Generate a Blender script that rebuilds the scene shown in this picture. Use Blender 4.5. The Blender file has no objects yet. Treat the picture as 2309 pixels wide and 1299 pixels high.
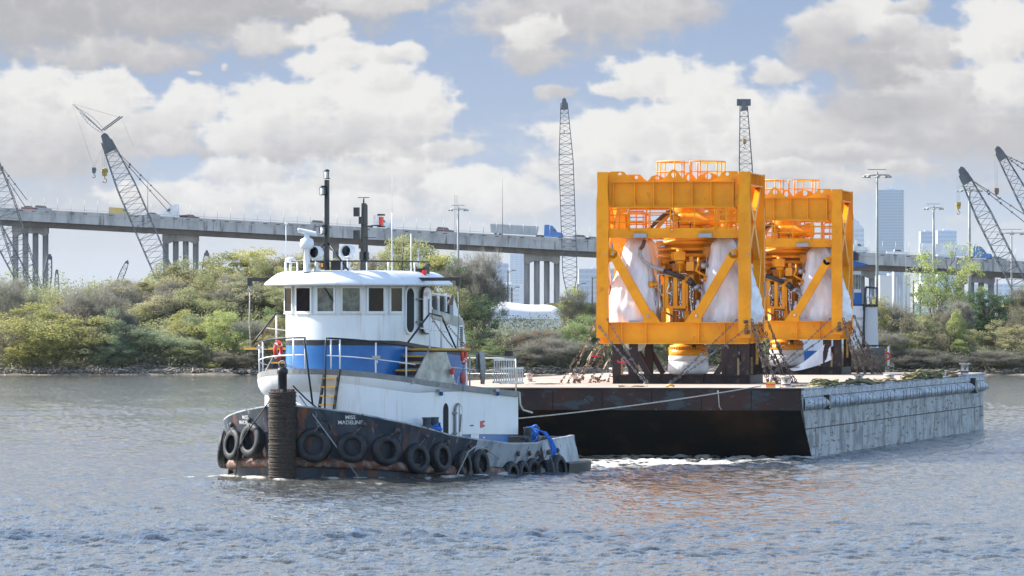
import bpy, math, random
import numpy as np
from mathutils import Vector, Matrix
SC = bpy.context.scene
COL = SC.collection
R = math.radians
F = 14000.0      # focal length in photo pixels (photo 2309 wide)
CX, HY = 1154.5, 700.0
HC = 5.9         # eye height above the water
# ---------------------------------------------------------------- camera
cam = bpy.data.cameras.new('camera')
cam.sensor_width = 36.0
cam.lens = 36.0 * F / 2309.0
cam.clip_start = 1.0
cam.clip_end = 40000.0
camo = bpy.data.objects.new('camera', cam)
camo.location = (0, 0, HC)
camo.rotation_euler = (R(90) + math.atan((HY - 649.5) / F), 0, 0)
COL.objects.link(camo)
SC.camera = camo
# ---------------------------------------------------------------- view
SC.view_settings.view_transform = 'Standard'
SC.view_settings.look = 'None'
SC.view_settings.gamma = 1.0
SC.view_settings.use_curve_mapping = False
SC.view_settings.exposure = 1.22
SC.render.engine = 'CYCLES'
SC.cycles.use_denoising = True
SC.cycles.use_adaptive_sampling = False
SC.cycles.max_bounces = 7
SC.cycles.diffuse_bounces = 3
SC.cycles.glossy_bounces = 3
SC.cycles.transmission_bounces = 4
SC.cycles.transparent_max_bounces = 12
SC.cycles.volume_bounces = 0
SC.cycles.sample_clamp_indirect = 6.0
SC.cycles.sample_clamp_direct = 0.0
# ---------------------------------------------------------------- sun and sky
SUN_EL, SUN_AZ = R(36), math.atan2(-0.94, 0.34)    # azimuth measured from +Y towards +X
sd = bpy.data.lights.new('sun', 'SUN')
sd.energy = 4.9
sd.angle = R(0.6)
sd.color = (1.0, 0.93, 0.82)
so = bpy.data.objects.new('sun', sd)
S = Vector((math.sin(SUN_AZ) * math.cos(SUN_EL), math.cos(SUN_AZ) * math.cos(SUN_EL), math.sin(SUN_EL)))
so.rotation_euler = (-S).to_track_quat('-Z', 'Y').to_euler()
so.location = (-40, 60, 80)
COL.objects.link(so)
w = bpy.data.worlds.new('World')
SC.world = w
w.use_nodes = True
nt = w.node_tree
nt.nodes.clear()
def N(nt, t, **kw):
    n = nt.nodes.new(t)
    for k, v in kw.items():
        if k.startswith('i_'):
            key = k[2:]
            key = int(key) if key.isdigit() else key.replace('_', ' ')
            n.inputs[key].default_value = v
        else:
            setattr(n, k, v)
    return n
out = N(nt, 'ShaderNodeOutputWorld')
bg = N(nt, 'ShaderNodeBackground')
bg.inputs['Strength'].default_value = 0.15
sky = N(nt, 'ShaderNodeTexSky', sky_type='NISHITA', sun_disc=False, sun_elevation=SUN_EL, sun_rotation=SUN_AZ % (2 * math.pi), altitude=10.0, air_density=1.0, dust_density=0.6, ozone_density=2.2)
tc = N(nt, 'ShaderNodeTexCoord')
mp = N(nt, 'ShaderNodeMapping')
mp.inputs['Scale'].default_value = (1, 1, 2.6)
nz = N(nt, 'ShaderNodeTexNoise', i_Scale=3.1, i_Detail=6.0, i_Roughness=0.58, i_Distortion=0.25)
cr = N(nt, 'ShaderNodeValToRGB')
cr.color_ramp.elements[0].position = 0.52
cr.color_ramp.elements[1].position = 0.66
mx = N(nt, 'ShaderNodeMix', data_type='RGBA')
mx.inputs['B'].default_value = (3.6, 3.9, 4.4, 1)
L = nt.links.new
L(tc.outputs['Generated'], mp.inputs['Vector'])
L(mp.outputs['Vector'], nz.inputs['Vector'])
L(nz.outputs['Fac'], cr.inputs['Fac'])
mlt = N(nt, 'ShaderNodeMath', operation='MULTIPLY')
mlt.inputs[1].default_value = 0.85
L(cr.outputs['Color'], mlt.inputs[0])
L(mlt.outputs[0], mx.inputs['Factor'])
L(sky.outputs['Color'], mx.inputs['A'])
L(mx.outputs['Result'], bg.inputs['Color'])
L(bg.outputs[0], out.inputs['Surface'])

# ================================================================ helpers
def W(px, py, d):
    "point of the place seen at photo pixel px,py at distance d"
    return Vector(((px - CX) / F * d, d, HC - (py - HY) / F * d))

class MB:
    def __init__(s):
        s.v, s.f, s.sm = [], [], []
    def add(s, vs, fs, smooth=False):
        o = len(s.v)
        s.v.extend([tuple(p) for p in vs])
        s.f.extend([tuple(i + o for i in q) for q in fs])
        s.sm.extend([smooth] * len(fs))
        return s
    def box(s, c, size, rot=None):
        hx, hy, hz = size[0] / 2, size[1] / 2, size[2] / 2
        pts = [Vector((x, y, z)) for z in (-hz, hz) for y in (-hy, hy) for x in (-hx, hx)]
        if rot is not None:
            pts = [rot @ p for p in pts]
        c = Vector(c)
        return s.add([p + c for p in pts], [(0, 2, 3, 1), (4, 5, 7, 6), (0, 1, 5, 4), (2, 6, 7, 3), (0, 4, 6, 2), (1, 3, 7, 5)])
    def bb(s, x0, x1, y0, y1, z0, z1):
        return s.box(((x0 + x1) / 2, (y0 + y1) / 2, (z0 + z1) / 2), (abs(x1 - x0), abs(y1 - y0), abs(z1 - z0)))
    def beam(s, a, b, w, h, up=(0, 0, 1)):
        a, b = Vector(a), Vector(b)
        d = (b - a)
        l = d.length
        if l < 1e-6: return s
        d.normalize()
        up = Vector(up)
        if abs(d.dot(up)) > 0.98: up = Vector((0, 1, 0))
        x = d.cross(up).normalized()
        y = x.cross(d).normalized()
        rot = Matrix((x, d, y)).transposed()
        return s.box((a + b) / 2, (w, l, h), rot)
    def tube(s, pts, r, n=6, smooth=True, cap=True, r2=None):
        pts = [Vector(p) for p in pts]
        vs, fs = [], []
        prev = None
        m = len(pts)
        for i, p in enumerate(pts):
            t = (pts[min(i + 1, m - 1)] - pts[max(i - 1, 0)])
            if t.length < 1e-9: t = Vector((0, 0, 1))
            t.normalize()
            if prev is None:
                a = Vector((0, 0, 1)) if abs(t.z) < 0.9 else Vector((1, 0, 0))
                x = t.cross(a).normalized()
            else:
                x = (prev - t * prev.dot(t))
                if x.length < 1e-6: x = t.orthogonal()
                x.normalize()
            prev = x
            y = t.cross(x)
            rr = r if r2 is None else r + (r2 - r) * i / max(1, m - 1)
            for k in range(n):
                an = 2 * math.pi * k / n
                vs.append(p + x * (rr * math.cos(an)) + y * (rr * math.sin(an)))
        for i in range(m - 1):
            for k in range(n):
                k2 = (k + 1) % n
                fs.append((i * n + k, i * n + k2, (i + 1) * n + k2, (i + 1) * n + k))
        s.add(vs, fs, smooth)
        if cap:
            o = len(s.v) - len(vs)
            s.f.append(tuple(o + k for k in reversed(range(n)))); s.sm.append(False)
            s.f.append(tuple(o + (m - 1) * n + k for k in range(n))); s.sm.append(False)
        return s
    def lathe(s, prof, c=(0, 0, 0), n=24, axis='z', smooth=True, rot=None, a0=0, a1=2 * math.pi):
        c = Vector(c)
        full = abs(a1 - a0 - 2 * math.pi) < 1e-6
        cols = n if full else n + 1
        vs, fs = [], []
        for (r, h) in prof:
            for k in range(cols):
                a = a0 + (a1 - a0) * k / n
                p = Vector((r * math.cos(a), r * math.sin(a), h))
                if axis == 'x': p = Vector((p.z, p.x, p.y))
                if axis == 'y': p = Vector((p.x, p.z, -p.y))
                if rot is not None: p = rot @ p
                vs.append(p + c)
        for i in range(len(prof) - 1):
            for k in range(n):
                k2 = (k + 1) % cols
                fs.append((i * cols + k, i * cols + k2, (i + 1) * cols + k2, (i + 1) * cols + k))
        return s.add(vs, fs, smooth)
    def prism(s, poly, d0, d1, ax='y'):
        "poly in the two other axes, extruded along ax"
        def P(a, b, t):
            return {'y': (a, t, b), 'x': (t, a, b), 'z': (a, b, t)}[ax]
        n = len(poly)
        vs = [P(a, b, d0) for a, b in poly] + [P(a, b, d1) for a, b in poly]
        fs = [tuple(range(n)), tuple(reversed(range(n, 2 * n)))]
        for i in range(n):
            j = (i + 1) % n
            fs.append((i, i + n, j + n, j))
        return s.add(vs, fs)
    def grid(s, rows, closed=False, smooth=True):
        m, n = len(rows), len(rows[0])
        vs = [p for r in rows for p in r]
        fs = []
        for i in range(m - 1):
            for k in range(n if closed else n - 1):
                k2 = (k + 1) % n
                fs.append((i * n + k, i * n + k2, (i + 1) * n + k2, (i + 1) * n + k))
        return s.add(vs, fs, smooth)
    def mesh(s, name):
        me = bpy.data.meshes.new(name)
        me.from_pydata(s.v, [], s.f)
        if any(s.sm):
            me.polygons.foreach_set('use_smooth', s.sm)
        me.update()
        return me
    def build(s, name, m, parent=None, label=None, cat=None, group=None, kind=None, loc=None):
        return link(name, s.mesh(name), m, parent, label, cat, group, kind, loc)

def fixn(me):
    import bmesh
    b = bmesh.new(); b.from_mesh(me)
    bmesh.ops.recalc_face_normals(b, faces=b.faces)
    b.to_mesh(me); b.free()
    return me

def tag(o, label=None, cat=None, group=None, kind=None):
    if label: o['label'] = label
    if cat: o['category'] = cat
    if group: o['group'] = group
    if kind: o['kind'] = kind
    return o

def link(name, me, m, parent=None, label=None, cat=None, group=None, kind=None, loc=None):
    o = bpy.data.objects.new(name, me)
    if m is not None and not len(me.materials): me.materials.append(m)
    COL.objects.link(o)
    if parent is not None: o.parent = parent
    if loc is not None: o.location = loc
    return tag(o, label, cat, group, kind)

def thing(name, loc, rz=0.0, label=None, cat=None, group=None):
    o = bpy.data.objects.new(name, None)
    COL.objects.link(o)
    o.location = loc
    o.rotation_euler = (0, 0, rz)
    return tag(o, label, cat, group)

def kids(o):
    return [c for c in bpy.data.objects if c.parent == o]

def copy_tree(o, parent=None, idx=None):
    if idx is None:
        idx = {}
        for c in SC.objects:
            if c.parent: idx.setdefault(c.parent.name, []).append(c)
    c = o.copy()
    COL.objects.link(c)
    if parent is not None: c.parent = parent
    for ch in idx.get(o.name, []):
        copy_tree(ch, c, idx)
    return c

# ---------------------------------------------------------------- materials
def mat(name, c1, c2=None, scale=1.0, detail=4.0, lo=0.42, hi=0.6, rough=0.6, metal=0.0, bump=0.0, bscale=None, stretch=(1, 1, 1), spec=0.5, c3=None, s3=None, lo3=0.6, hi3=0.68, stretch3=None, objvar=0.0, emit=0.0, coords='Object', rough2=None, c4=None, s4=1.0, lo4=0.55, hi4=0.62, stretch4=(1, 1, 1)):
    m = bpy.data.materials.new(name)
    m.use_nodes = True
    t = m.node_tree
    b = t.nodes['Principled BSDF']
    b.inputs['Base Color'].default_value = (*c1, 1)
    b.inputs['Roughness'].default_value = rough
    b.inputs['Metallic'].default_value = metal
    b.inputs['Specular IOR Level'].default_value = spec
    if emit:
        b.inputs['Emission Color'].default_value = (*c1, 1)
        b.inputs['Emission Strength'].default_value = emit
    m.diffuse_color = (*c1, 1)
    tcn = N(t, 'ShaderNodeTexCoord')
    def noise(sc, st, dt=detail):
        mpn = N(t, 'ShaderNodeMapping')
        mpn.inputs['Scale'].default_value = st
        t.links.new(tcn.outputs[coords], mpn.inputs['Vector'])
        n = N(t, 'ShaderNodeTexNoise', i_Scale=sc, i_Detail=dt, i_Roughness=0.62)
        t.links.new(mpn.outputs[0], n.inputs['Vector'])
        return n
    col = None
    if c2 is not None:
        n = noise(scale, stretch)
        r = N(t, 'ShaderNodeMapRange')
        r.inputs['From Min'].default_value = lo
        r.inputs['From Max'].default_value = hi
        t.links.new(n.outputs['Fac'], r.inputs['Value'])
        x = N(t, 'ShaderNodeMix', data_type='RGBA')
        x.inputs['A'].default_value = (*c1, 1)
        x.inputs['B'].default_value = (*c2, 1)
        t.links.new(r.outputs['Result'], x.inputs['Factor'])
        col = x.outputs['Result']
        if rough2 is not None:
            rr = N(t, 'ShaderNodeMapRange')
            rr.inputs['To Min'].default_value = rough
            rr.inputs['To Max'].default_value = rough2
            t.links.new(r.outputs['Result'], rr.inputs['Value'])
            t.links.new(rr.outputs['Result'], b.inputs['Roughness'])
    for cc, ss, st, l0, h0 in ((c3, s3 or scale * 2.3, stretch3 or stretch, lo3, hi3), (c4, s4, stretch4, lo4, hi4)):
        if cc is None: continue
        n = noise(ss, st)
        r = N(t, 'ShaderNodeMapRange')
        r.inputs['From Min'].default_value = l0
        r.inputs['From Max'].default_value = h0
        t.links.new(n.outputs['Fac'], r.inputs['Value'])
        x = N(t, 'ShaderNodeMix', data_type='RGBA')
        if col is None: x.inputs['A'].default_value = (*c1, 1)
        else: t.links.new(col, x.inputs['A'])
        x.inputs['B'].default_value = (*cc, 1)
        t.links.new(r.outputs['Result'], x.inputs['Factor'])
        col = x.outputs['Result']
    if objvar:
        oi = N(t, 'ShaderNodeObjectInfo')
        r = N(t, 'ShaderNodeMapRange')
        r.inputs['To Min'].default_value = 1 - objvar
        r.inputs['To Max'].default_value = 1 + objvar
        t.links.new(oi.outputs['Random'], r.inputs['Value'])
        h = N(t, 'ShaderNodeHueSaturation')
        if col is None: h.inputs['Color'].default_value = (*c1, 1)
        else: t.links.new(col, h.inputs['Color'])
        t.links.new(r.outputs['Result'], h.inputs['Value'])
        col = h.outputs['Color']
    if col is not None: t.links.new(col, b.inputs['Base Color'])
    if bump:
        n = noise(bscale or scale * 3, stretch)
        bp = N(t, 'ShaderNodeBump', i_Strength=bump, i_Distance=0.05)
        t.links.new(n.outputs['Fac'], bp.inputs['Height'])
        t.links.new(bp.outputs[0], b.inputs['Normal'])
    return m

# numpy value noise
class VN:
    def __init__(s, seed):
        s.t = np.random.RandomState(seed).rand(512, 512).astype(np.float32)
    def n(s, x, y):
        xi, yi = np.floor(x).astype(int), np.floor(y).astype(int)
        fx, fy = x - xi, y - yi
        fx = fx * fx * fx * (fx * (fx * 6 - 15) + 10); fy = fy * fy * fy * (fy * (fy * 6 - 15) + 10)
        a = s.t[xi % 512, yi % 512]; b = s.t[(xi + 1) % 512, yi % 512]
        c = s.t[xi % 512, (yi + 1) % 512]; d = s.t[(xi + 1) % 512, (yi + 1) % 512]
        return (a * (1 - fx) + b * fx) * (1 - fy) + (c * (1 - fx) + d * fx) * fy
    def fbm(s, x, y, o=5, g=0.5, l=2.03):
        r, a, t = 0, 1.0, 0
        for i in range(o):
            r = r + a * s.n(x + 17.3 * i, y - 9.1 * i); t += a
            a *= g; x = x * l; y = y * l
        return r / t
    def billow(s, x, y, o=5, g=0.52):
        r, a, t = 0, 1.0, 0
        for i in range(o):
            r = r + a * (1 - np.abs(2 * s.n(x + 31.7 * i, y + 11.9 * i) - 1)); t += a
            a *= g; x = x * 2.05; y = y * 2.05
        return r / t
def sst(a, b, x):
    t = np.clip((x - a) / (b - a), 0, 1)
    return t * t * (3 - 2 * t)
# ================================================================ sky with its cumulus clouds (a far backdrop, 14 km out)
def make_sky():
    D = 14500.0
    xs = np.concatenate([np.linspace(-3600, -120, 120, endpoint=False), np.arange(-120, 2430, 3.0), np.linspace(2430, 5900, 120)])
    ys = np.concatenate([np.linspace(-3600, -60, 110, endpoint=False), np.arange(-60, 724, 3.0)])
    X, Y = np.meshgrid(xs, ys)
    v1, v2, v3 = VN(3), VN(8), VN(21)
    # warped coordinates give ragged, billowing edges
    wx = (v1.fbm(X / 90, Y / 70, 5) - 0.5) * 64
    wy = (v2.fbm(X / 85 + 5, Y / 65, 5) - 0.5) * 46
    bil = v3.billow(X / 62.0, Y / 46.0, 6)
    Xw, Yw = X + wx, Y + wy
    fin = v2.fbm(X / 26.0, Y / 15.0, 5)
    # clear air: deeper blue up high, pale towards the horizon
    t = np.clip((Y + 60) / 700.0, 0, 1)
    top = np.array([0.345, 0.470, 0.695]); mid = np.array([0.45, 0.555, 0.735]); low = np.array([0.60, 0.69, 0.79])
    c = np.where(t[..., None] < 0.5, top + (mid - top) * (t[..., None] * 2), mid + (low - mid) * ((t[..., None] - 0.5) * 2))
    WHT = np.array([0.92, 0.905, 0.88]); GRY = np.array([0.61, 0.60, 0.61]); GRD = np.array([0.50, 0.495, 0.51])
    # (cx, cy, rx, ry, tone, flat) tone 1 = sunlit white, 0 = grey base
    CL = [
     (620, 460, 900, 70, .50, 1), (1150, 470, 300, 75, .62, 1), (1700, 330, 640, 130, .62, 1), (2250, 350, 420, 90, .5, 1), (1600, 440, 420, 60, .60, 1), (60, 400, 330, 110, .42, 1),
     (200, 520, 500, 90, .38, 1), (900, 540, 700, 50, .55, 1),
     (2290, 530, 130, 30, .6, 1), (2150, 500, 90, 18, .6, 1), (2230, 420, 60, 16, .5, 1),
     (1240, 209, 52, 17, .45, 0), (430, 167, 22, 11, .7, 0), (512, 162, 16, 10, .7, 0),
     (100, -30, 950, 215, .16, 0), (150, 10, 720, 150, .06, 1), (520, -10, 460, 110, .22, 0), (860, 0, 190, 34, .55, 0), (590, 82, 95, 48, .62, 0), (300, 120, 260, 40, .35, 0),
     (1270, 30, 300, 112, .40, 0), (1500, 10, 190, 60, .42, 0), (1190, 120, 85, 58, .38, 0), (1210, 70, 80, 40, .82, 0),
     (725, 70, 80, 42, .92, 0), (770, 120, 85, 42, .95, 0), (850, 135, 100, 34, .95, 0), (735, 150, 90, 34, .95, 0), (905, 125, 50, 22, .9, 0),
     (70, 215, 190, 75, .90, 0), (235, 212, 108, 62, .97, 0), (130, 300, 330, 75, .62, 0), (425, 236, 92, 50, .90, 0), (330, 300, 150, 55, .55, 0), (100, 350, 280, 60, .42, 0),
     (385, 325, 50, 30, .55, 0), (455, 335, 40, 24, .30, 0),
     (600, 245, 105, 68, 1.0, 0), (545, 295, 110, 58, .86, 0), (700, 225, 95, 52, 1.0, 0), (760, 200, 75, 40, 1.0, 0), (860, 225, 140, 85, 1.0, 0), (965, 235, 84, 72, 1.0, 0),
     (860, 180, 90, 40, .97, 0), (780, 310, 300, 66, .60, 0), (660, 345, 200, 36, .35, 0), (1010, 325, 75, 22, .72, 0), (900, 355, 150, 36, .48, 0),
     (880, 395, 215, 50, .66, 0), (545, 385, 130, 42, .75, 0), (1080, 415, 150, 44, .88, 0), (1170, 440, 110, 48, .82, 0), (395, 440, 190, 44, .80, 0), (760, 440, 260, 40, .6, 0),
     (470, 450, 110, 40, .78, 0), (800, 470, 230, 40, .78, 0),
     (1490, 175, 125, 60, .95, 0), (1390, 200, 75, 26, .88, 0), (1600, 200, 120, 50, .9, 0), (1340, 300, 140, 52, .93, 0), (1500, 300, 190, 80, .97, 0), (1330, 380, 170, 60, .72, 0),
     (1660, 290, 270, 110, .80, 0), (1750, 160, 60, 26, .75, 0), (1850, 320, 280, 90, .72, 0), (1560, 400, 240, 60, .66, 0),
     (1930, 28, 76, 50, .93, 0), (1860, 60, 95, 62, .62, 0), (2010, 65, 85, 60, .86, 0), (1850, 110, 95, 65, .30, 0), (1960, 130, 190, 85, .13, 0), (2040, 190, 170, 85, .10, 0), (2120, 110, 100, 52, .45, 0),
     (2240, 90, 110, 100, 1.0, 0), (2300, 60, 100, 90, 1.0, 0), (2150, 210, 170, 70, .55, 0), (2290, 190, 110, 60, .95, 0), (2060, 290, 330, 75, .38, 0), (2250, 300, 210, 85, .33, 0), (1980, 245, 200, 50, .22, 0),
     (1900, 345, 200, 30, .45, 0), (1850, 405, 140, 34, .60, 0), (1780, 385, 90, 26, .62, 0), (2040, 20, 60, 24, .5, 0),
     (2020, 380, 120, 22, .5, 0)]
    rs = random.Random(5)
    for i in range(150):       # the same broken cloud goes on outside the picture
        x, y = rs.uniform(-3500, 5800), rs.uniform(-3500, 300)
        if -250 < x < 2550 and y > -200: continue
        s_ = 1.0 + max(0, -y) / 1200.0
        CL.append((x, y, rs.uniform(150, 420) * s_, rs.uniform(60, 130) * s_, rs.uniform(.1, 1), 0))
    for (cx, cy, rx, ry, tone, flat) in CL:
        m = (np.abs(X - cx) < rx * 2 + 90) & (np.abs(Y - cy) < ry * 2 + 90)
        idx = np.where(m)
        if not len(idx[0]): continue
        ax, ay = (Xw[idx] - cx) / rx, (Yw[idx] - cy) / ry
        r = np.sqrt(ax * ax + ay * ay)
        b = bil[idx]
        dens = 1.10 - r + (b - 0.66) * 0.46 + (fin[idx] - .5) * .30
        soft = 0.60 if flat else (0.36 + 0.42 * (1 - tone))
        a = sst(0.0, soft, dens) * (0.36 if flat else 0.965)
        # sun comes from high on the left and lights the heaps' upper left sides
        lit = tone + (-(ay) * 0.26 - ax * 0.10) + (b - 0.62) * 0.42 + (fin[idx] - .5) * .12
        lit = np.clip(lit, 0, 1)
        colr = np.where(lit[..., None] < 0.35, GRD + (GRY - GRD) * (lit[..., None] / 0.35), GRY + (WHT - GRY) * ((lit[..., None] - 0.35) / 0.65))
        c[idx] = c[idx] * (1 - a[..., None]) + colr * a[..., None]
    # thin veil low down
    ve = sst(380, 640, Y) * 0.45
    c = c * (1 - ve[..., None]) + np.array([0.72, 0.75, 0.80]) * ve[..., None]
    ex = sst(-3600, -2200, X) * (1 - sst(4500, 5900, X)) * sst(-3600, -2300, Y)
    n, m = X.shape
    th = (X - CX) / F
    ph = (HY - Y) / F
    px = np.tan(np.clip(th, -1, 1)) * D
    P = np.stack([px, np.sqrt(np.maximum(D * D * 1.3 - px ** 2, 1)) * 0 + D, HC + ph * D], -1).reshape(-1, 3)
    i = np.arange(n * m).reshape(n, m)
    fcs = np.stack([i[:-1, :-1], i[1:, :-1], i[1:, 1:], i[:-1, 1:]], -1).reshape(-1, 4)
    me = bpy.data.meshes.new('sky')
    me.vertices.add(n * m); me.vertices.foreach_set('co', P.astype(np.float32).ravel())
    me.loops.add(fcs.size); me.loops.foreach_set('vertex_index', fcs.astype(np.int32).ravel())
    me.polygons.add(len(fcs)); me.polygons.foreach_set('loop_start', np.arange(0, fcs.size, 4, dtype=np.int32))
    me.update(); me.validate()
    ca = me.color_attributes.new('sky_color', 'FLOAT_COLOR', 'POINT')
    ca.data.foreach_set('color', np.concatenate([c, ex[..., None]], -1).astype(np.float32).ravel())
    mt = bpy.data.materials.new('sky_light')
    mt.use_nodes = True
    t = mt.node_tree; t.nodes.clear()
    o = N(t, 'ShaderNodeOutputMaterial'); e = N(t, 'ShaderNodeEmission'); tr = N(t, 'ShaderNodeBsdfTransparent'); mxs = N(t, 'ShaderNodeMixShader'); at = N(t, 'ShaderNodeVertexColor', layer_name='sky_color')
    e.inputs['Strength'].default_value = SKY_EMIT
    t.links.new(at.outputs['Color'], e.inputs['Color'])
    t.links.new(at.outputs['Alpha'], mxs.inputs[0])
    t.links.new(tr.outputs[0], mxs.inputs[1]); t.links.new(e.outputs[0], mxs.inputs[2])
    t.links.new(mxs.outputs[0], o.inputs['Surface'])
    mt.cycles.emission_sampling = 'NONE'
    link('sky', me, mt, kind='structure')
SKY_EMIT = 0.395
make_sky()

# ================================================================ air
hz = MB(); hz.bb(-3400, 3400, -30, 13200, -8.0, 123)
hm = bpy.data.materials.new('haze_air'); hm.use_nodes = True
t = hm.node_tree; t.nodes.clear()
o = N(t, 'ShaderNodeOutputMaterial'); pv = N(t, 'ShaderNodeVolumePrincipled')
pv.inputs['Color'].default_value = (0.86, 0.92, 1.0, 1)
HAZE = 0.000016
pv.inputs['Density'].default_value = HAZE
pv.inputs['Anisotropy'].default_value = 0.25
t.links.new(pv.outputs[0], o.inputs['Volume'])
hz.build('haze', hm, kind='stuff')

# ================================================================ places of the boats (needed by the water)
PHI = R(26)
TU = Vector((math.sin(PHI), math.cos(PHI), 0)); TV = Vector((math.cos(PHI), -math.sin(PHI), 0))
TD = HC * F / 385.0 * 1.0
T0 = Vector(((640 - CX) / F * TD, TD, 0))
def TG(px, py, v=None, u=None):
    "tug coordinates (aft, starboard, up) of photo pixel px,py on the plane v=const or u=const (v grows to port)"
    k = (px - CX) / F
    s, c = math.sin(PHI), math.cos(PHI)
    if u is None:
        u = (k * T0.y - T0.x - v * (c + k * s)) / (s - k * c)
    else:
        v = (k * T0.y - T0.x - u * (s - k * c)) / (c + k * s)
    d = T0.y + u * c - v * s
    return Vector((u, -v, HC - (py - HY) / F * d))
BTH = R(11)
BA = Vector((math.sin(BTH), math.cos(BTH), 0)); BL = Vector((-math.cos(BTH), math.sin(BTH), 0))
B0 = Vector((11.45, 245.8, 0)); BLEN, BWID, BZ = 62.0, 18.0, 2.8
HULLP = [(-0.15, 0.0), (0.0, 0.55), (0.35, 1.35), (0.85, 2.3), (1.55, 3.2), (2.6, 3.8), (4.2, 4.1), (6.5, 4.15), (9.5, 4.1), (13.0, 3.95), (15.7, 3.7), (16.8, 3.35)]

# ================================================================ water
def make_water():
    ROWS, CSTEP = 1000, 6.6
    inv = np.linspace(1 / 118.0, 1 / 572.0, ROWS)
    d = 1 / inv
    pxs = np.arange(CX - 1154 - 720, CX + 1154 + 720, CSTEP)
    A, Dd = np.meshgrid((pxs - CX) / F, d)
    X = A * Dd; Y = Dd.copy()
    rsp = np.gradient(d)[:, None] * np.ones_like(X)      # row spacing
    csp = Dd * CSTEP / F
    rs = np.random.RandomState(4)
    v1, v2, v3 = VN(31), VN(32), VN(33)
    # gustiness, and lines for the rougher, darkened water
    gust = v1.fbm(X / 16, Y / 26, 4)
    band = v2.fbm(X / 30 + 3, Y / 7, 4)
    chop = 0.72 + 0.9 * (gust - 0.5) * 2 * 0.5
    PX = (X / Y) * F + CX; PY = HY + HC * F / Y
    def line(y0, x0, x1, wdt):
        jit = (v3.fbm(PX / 90, PX * 0 + y0, 4) - 0.5) * 14
        return np.exp(-((PY - y0 - jit) / wdt) ** 2) * sst(x0 - 80, x0 + 30, PX) * (1 - sst(x1 - 60, x1 + 60, PX))
    # wake of the tug and of the barge, in place coordinates
    rel = np.stack([X - T0.x, Y - T0.y], -1)
    tu = rel @ np.array([TU.x, TU.y]); tv = rel @ np.array([TV.x, TV.y])
    relb = np.stack([X - B0.x, Y - B0.y], -1)
    ba = relb @ np.array([BA.x, BA.y]); bl = relb @ np.array([BL.x, BL.y])
    # waves
    H = np.zeros_like(X); DX = np.zeros_like(X); DY = np.zeros_like(X)
    for i in range(74):
        lam = 0.30 * (4.8 ** (rs.rand() ** 1.1))
        th = rs.normal(-1.7, 0.95)
        k = 2 * np.pi / lam
        kx, ky = k * np.cos(th), k * np.sin(th)
        amp = 0.0102 * lam ** 0.85
        ny = np.clip((lam / np.maximum(np.abs(np.sin(th)) * rsp, 1e-3) - 2.0) / 2.0, 0, 1) * np.clip((lam / np.maximum(np.abs(np.cos(th)) * csp, 1e-3) - 2.0) / 2.0, 0, 1)
        ph = kx * X + ky * Y + rs.rand() * 6.28 + 1.6 * (v3.n(X / (lam * 5) + i, Y / (lam * 5)) - .5) * 6.28
        a = amp * ny
        H += a * np.sin(ph); DX += a * np.cos(ph) * np.cos(th); DY += a * np.cos(ph) * np.sin(th)
    # rougher, steeper water beside the barge and behind the tug, darkened in the colour too
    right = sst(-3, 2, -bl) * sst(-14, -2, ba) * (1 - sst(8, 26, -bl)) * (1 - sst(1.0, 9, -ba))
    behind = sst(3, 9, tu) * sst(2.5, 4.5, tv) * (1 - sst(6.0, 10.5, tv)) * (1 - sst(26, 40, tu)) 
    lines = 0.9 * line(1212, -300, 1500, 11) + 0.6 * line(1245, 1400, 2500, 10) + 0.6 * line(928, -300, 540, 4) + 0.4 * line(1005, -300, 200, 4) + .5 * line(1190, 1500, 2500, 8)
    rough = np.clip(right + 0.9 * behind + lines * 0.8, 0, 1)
    H *= (chop + 0.22 * rough)
    # bow wave and side wash of the tug
    hd = np.interp(tu, [p[0] for p in HULLP], [p[1] for p in HULLP], left=0, right=3.0)
    av = np.abs(tv)
    out_ = av - hd
    nb = np.exp(-np.clip(out_, 0, 9) / 0.8) * sst(-1.9, -0.2, tu) * (1 - sst(5, 16, tu))
    # transverse swell of the bow wave (dark green trough just in front of the stem)
    rr = np.sqrt((tu + 0.5) ** 2 + tv ** 2)
    H += 0.10 * np.exp(-((rr - 3.4) / 0.9) ** 2) * sst(-0.2, 0.6, -tu + 0.35 * av) + 0.14 * nb - 0.05 * np.exp(-((rr - 5.2) / 0.9) ** 2)
    # foam
    f1 = v1.fbm(X * 3.1, Y * 1.3, 5); f2 = v2.fbm(X * 1.1, Y * .55, 5); f3 = v3.fbm(X * 7, Y * 3.0, 4)
    foam = np.zeros_like(X)
    foam += nb * sst(0.50, 0.72, f1) * 0.9
    foam += np.exp(-((out_ - .1) / .35) ** 2) * sst(-1.5, 0, tu) * (1 - sst(16, 17, tu)) * sst(.42, .6, f1) * 1.0
    # starboard bow splash, left of the bow tyres
    foam += np.exp(-((tu - 2.5) / 1.3) ** 2 - ((tv + 4.6) / 1.2) ** 2) * sst(.35, .6, f1) * 1.3
    # thrown forward streaks before the bow
    foam += 0.8 * np.exp(-((rr - 4.4) / 0.55) ** 2) * sst(.5, .66, f2) * sst(.45, .7, f1)
    # propeller wash aft of the tug, drifting past the barge's front
    wash = sst(15.5, 17.5, tu) * (1 - sst(38, 60, tu)) * np.exp(-((tv - 0.3 + 0.02 * (tu - 16)) / (2.9 + 0.07 * np.clip(tu - 16, 0, 50))) ** 2)
    foam += wash * sst(.42, .56, 0.5 * f1 + 0.5 * f2) * 1.2
    H += wash * ((f1 - .5) * 0.14 + (f3 - .5) * 0.10)
    # the wash rolled over by the barge front
    st = np.exp(-((-ba - 1.1) / 2.6) ** 2) * sst(-1.5, .5, bl) * (1 - sst(18, 20, bl))
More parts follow.
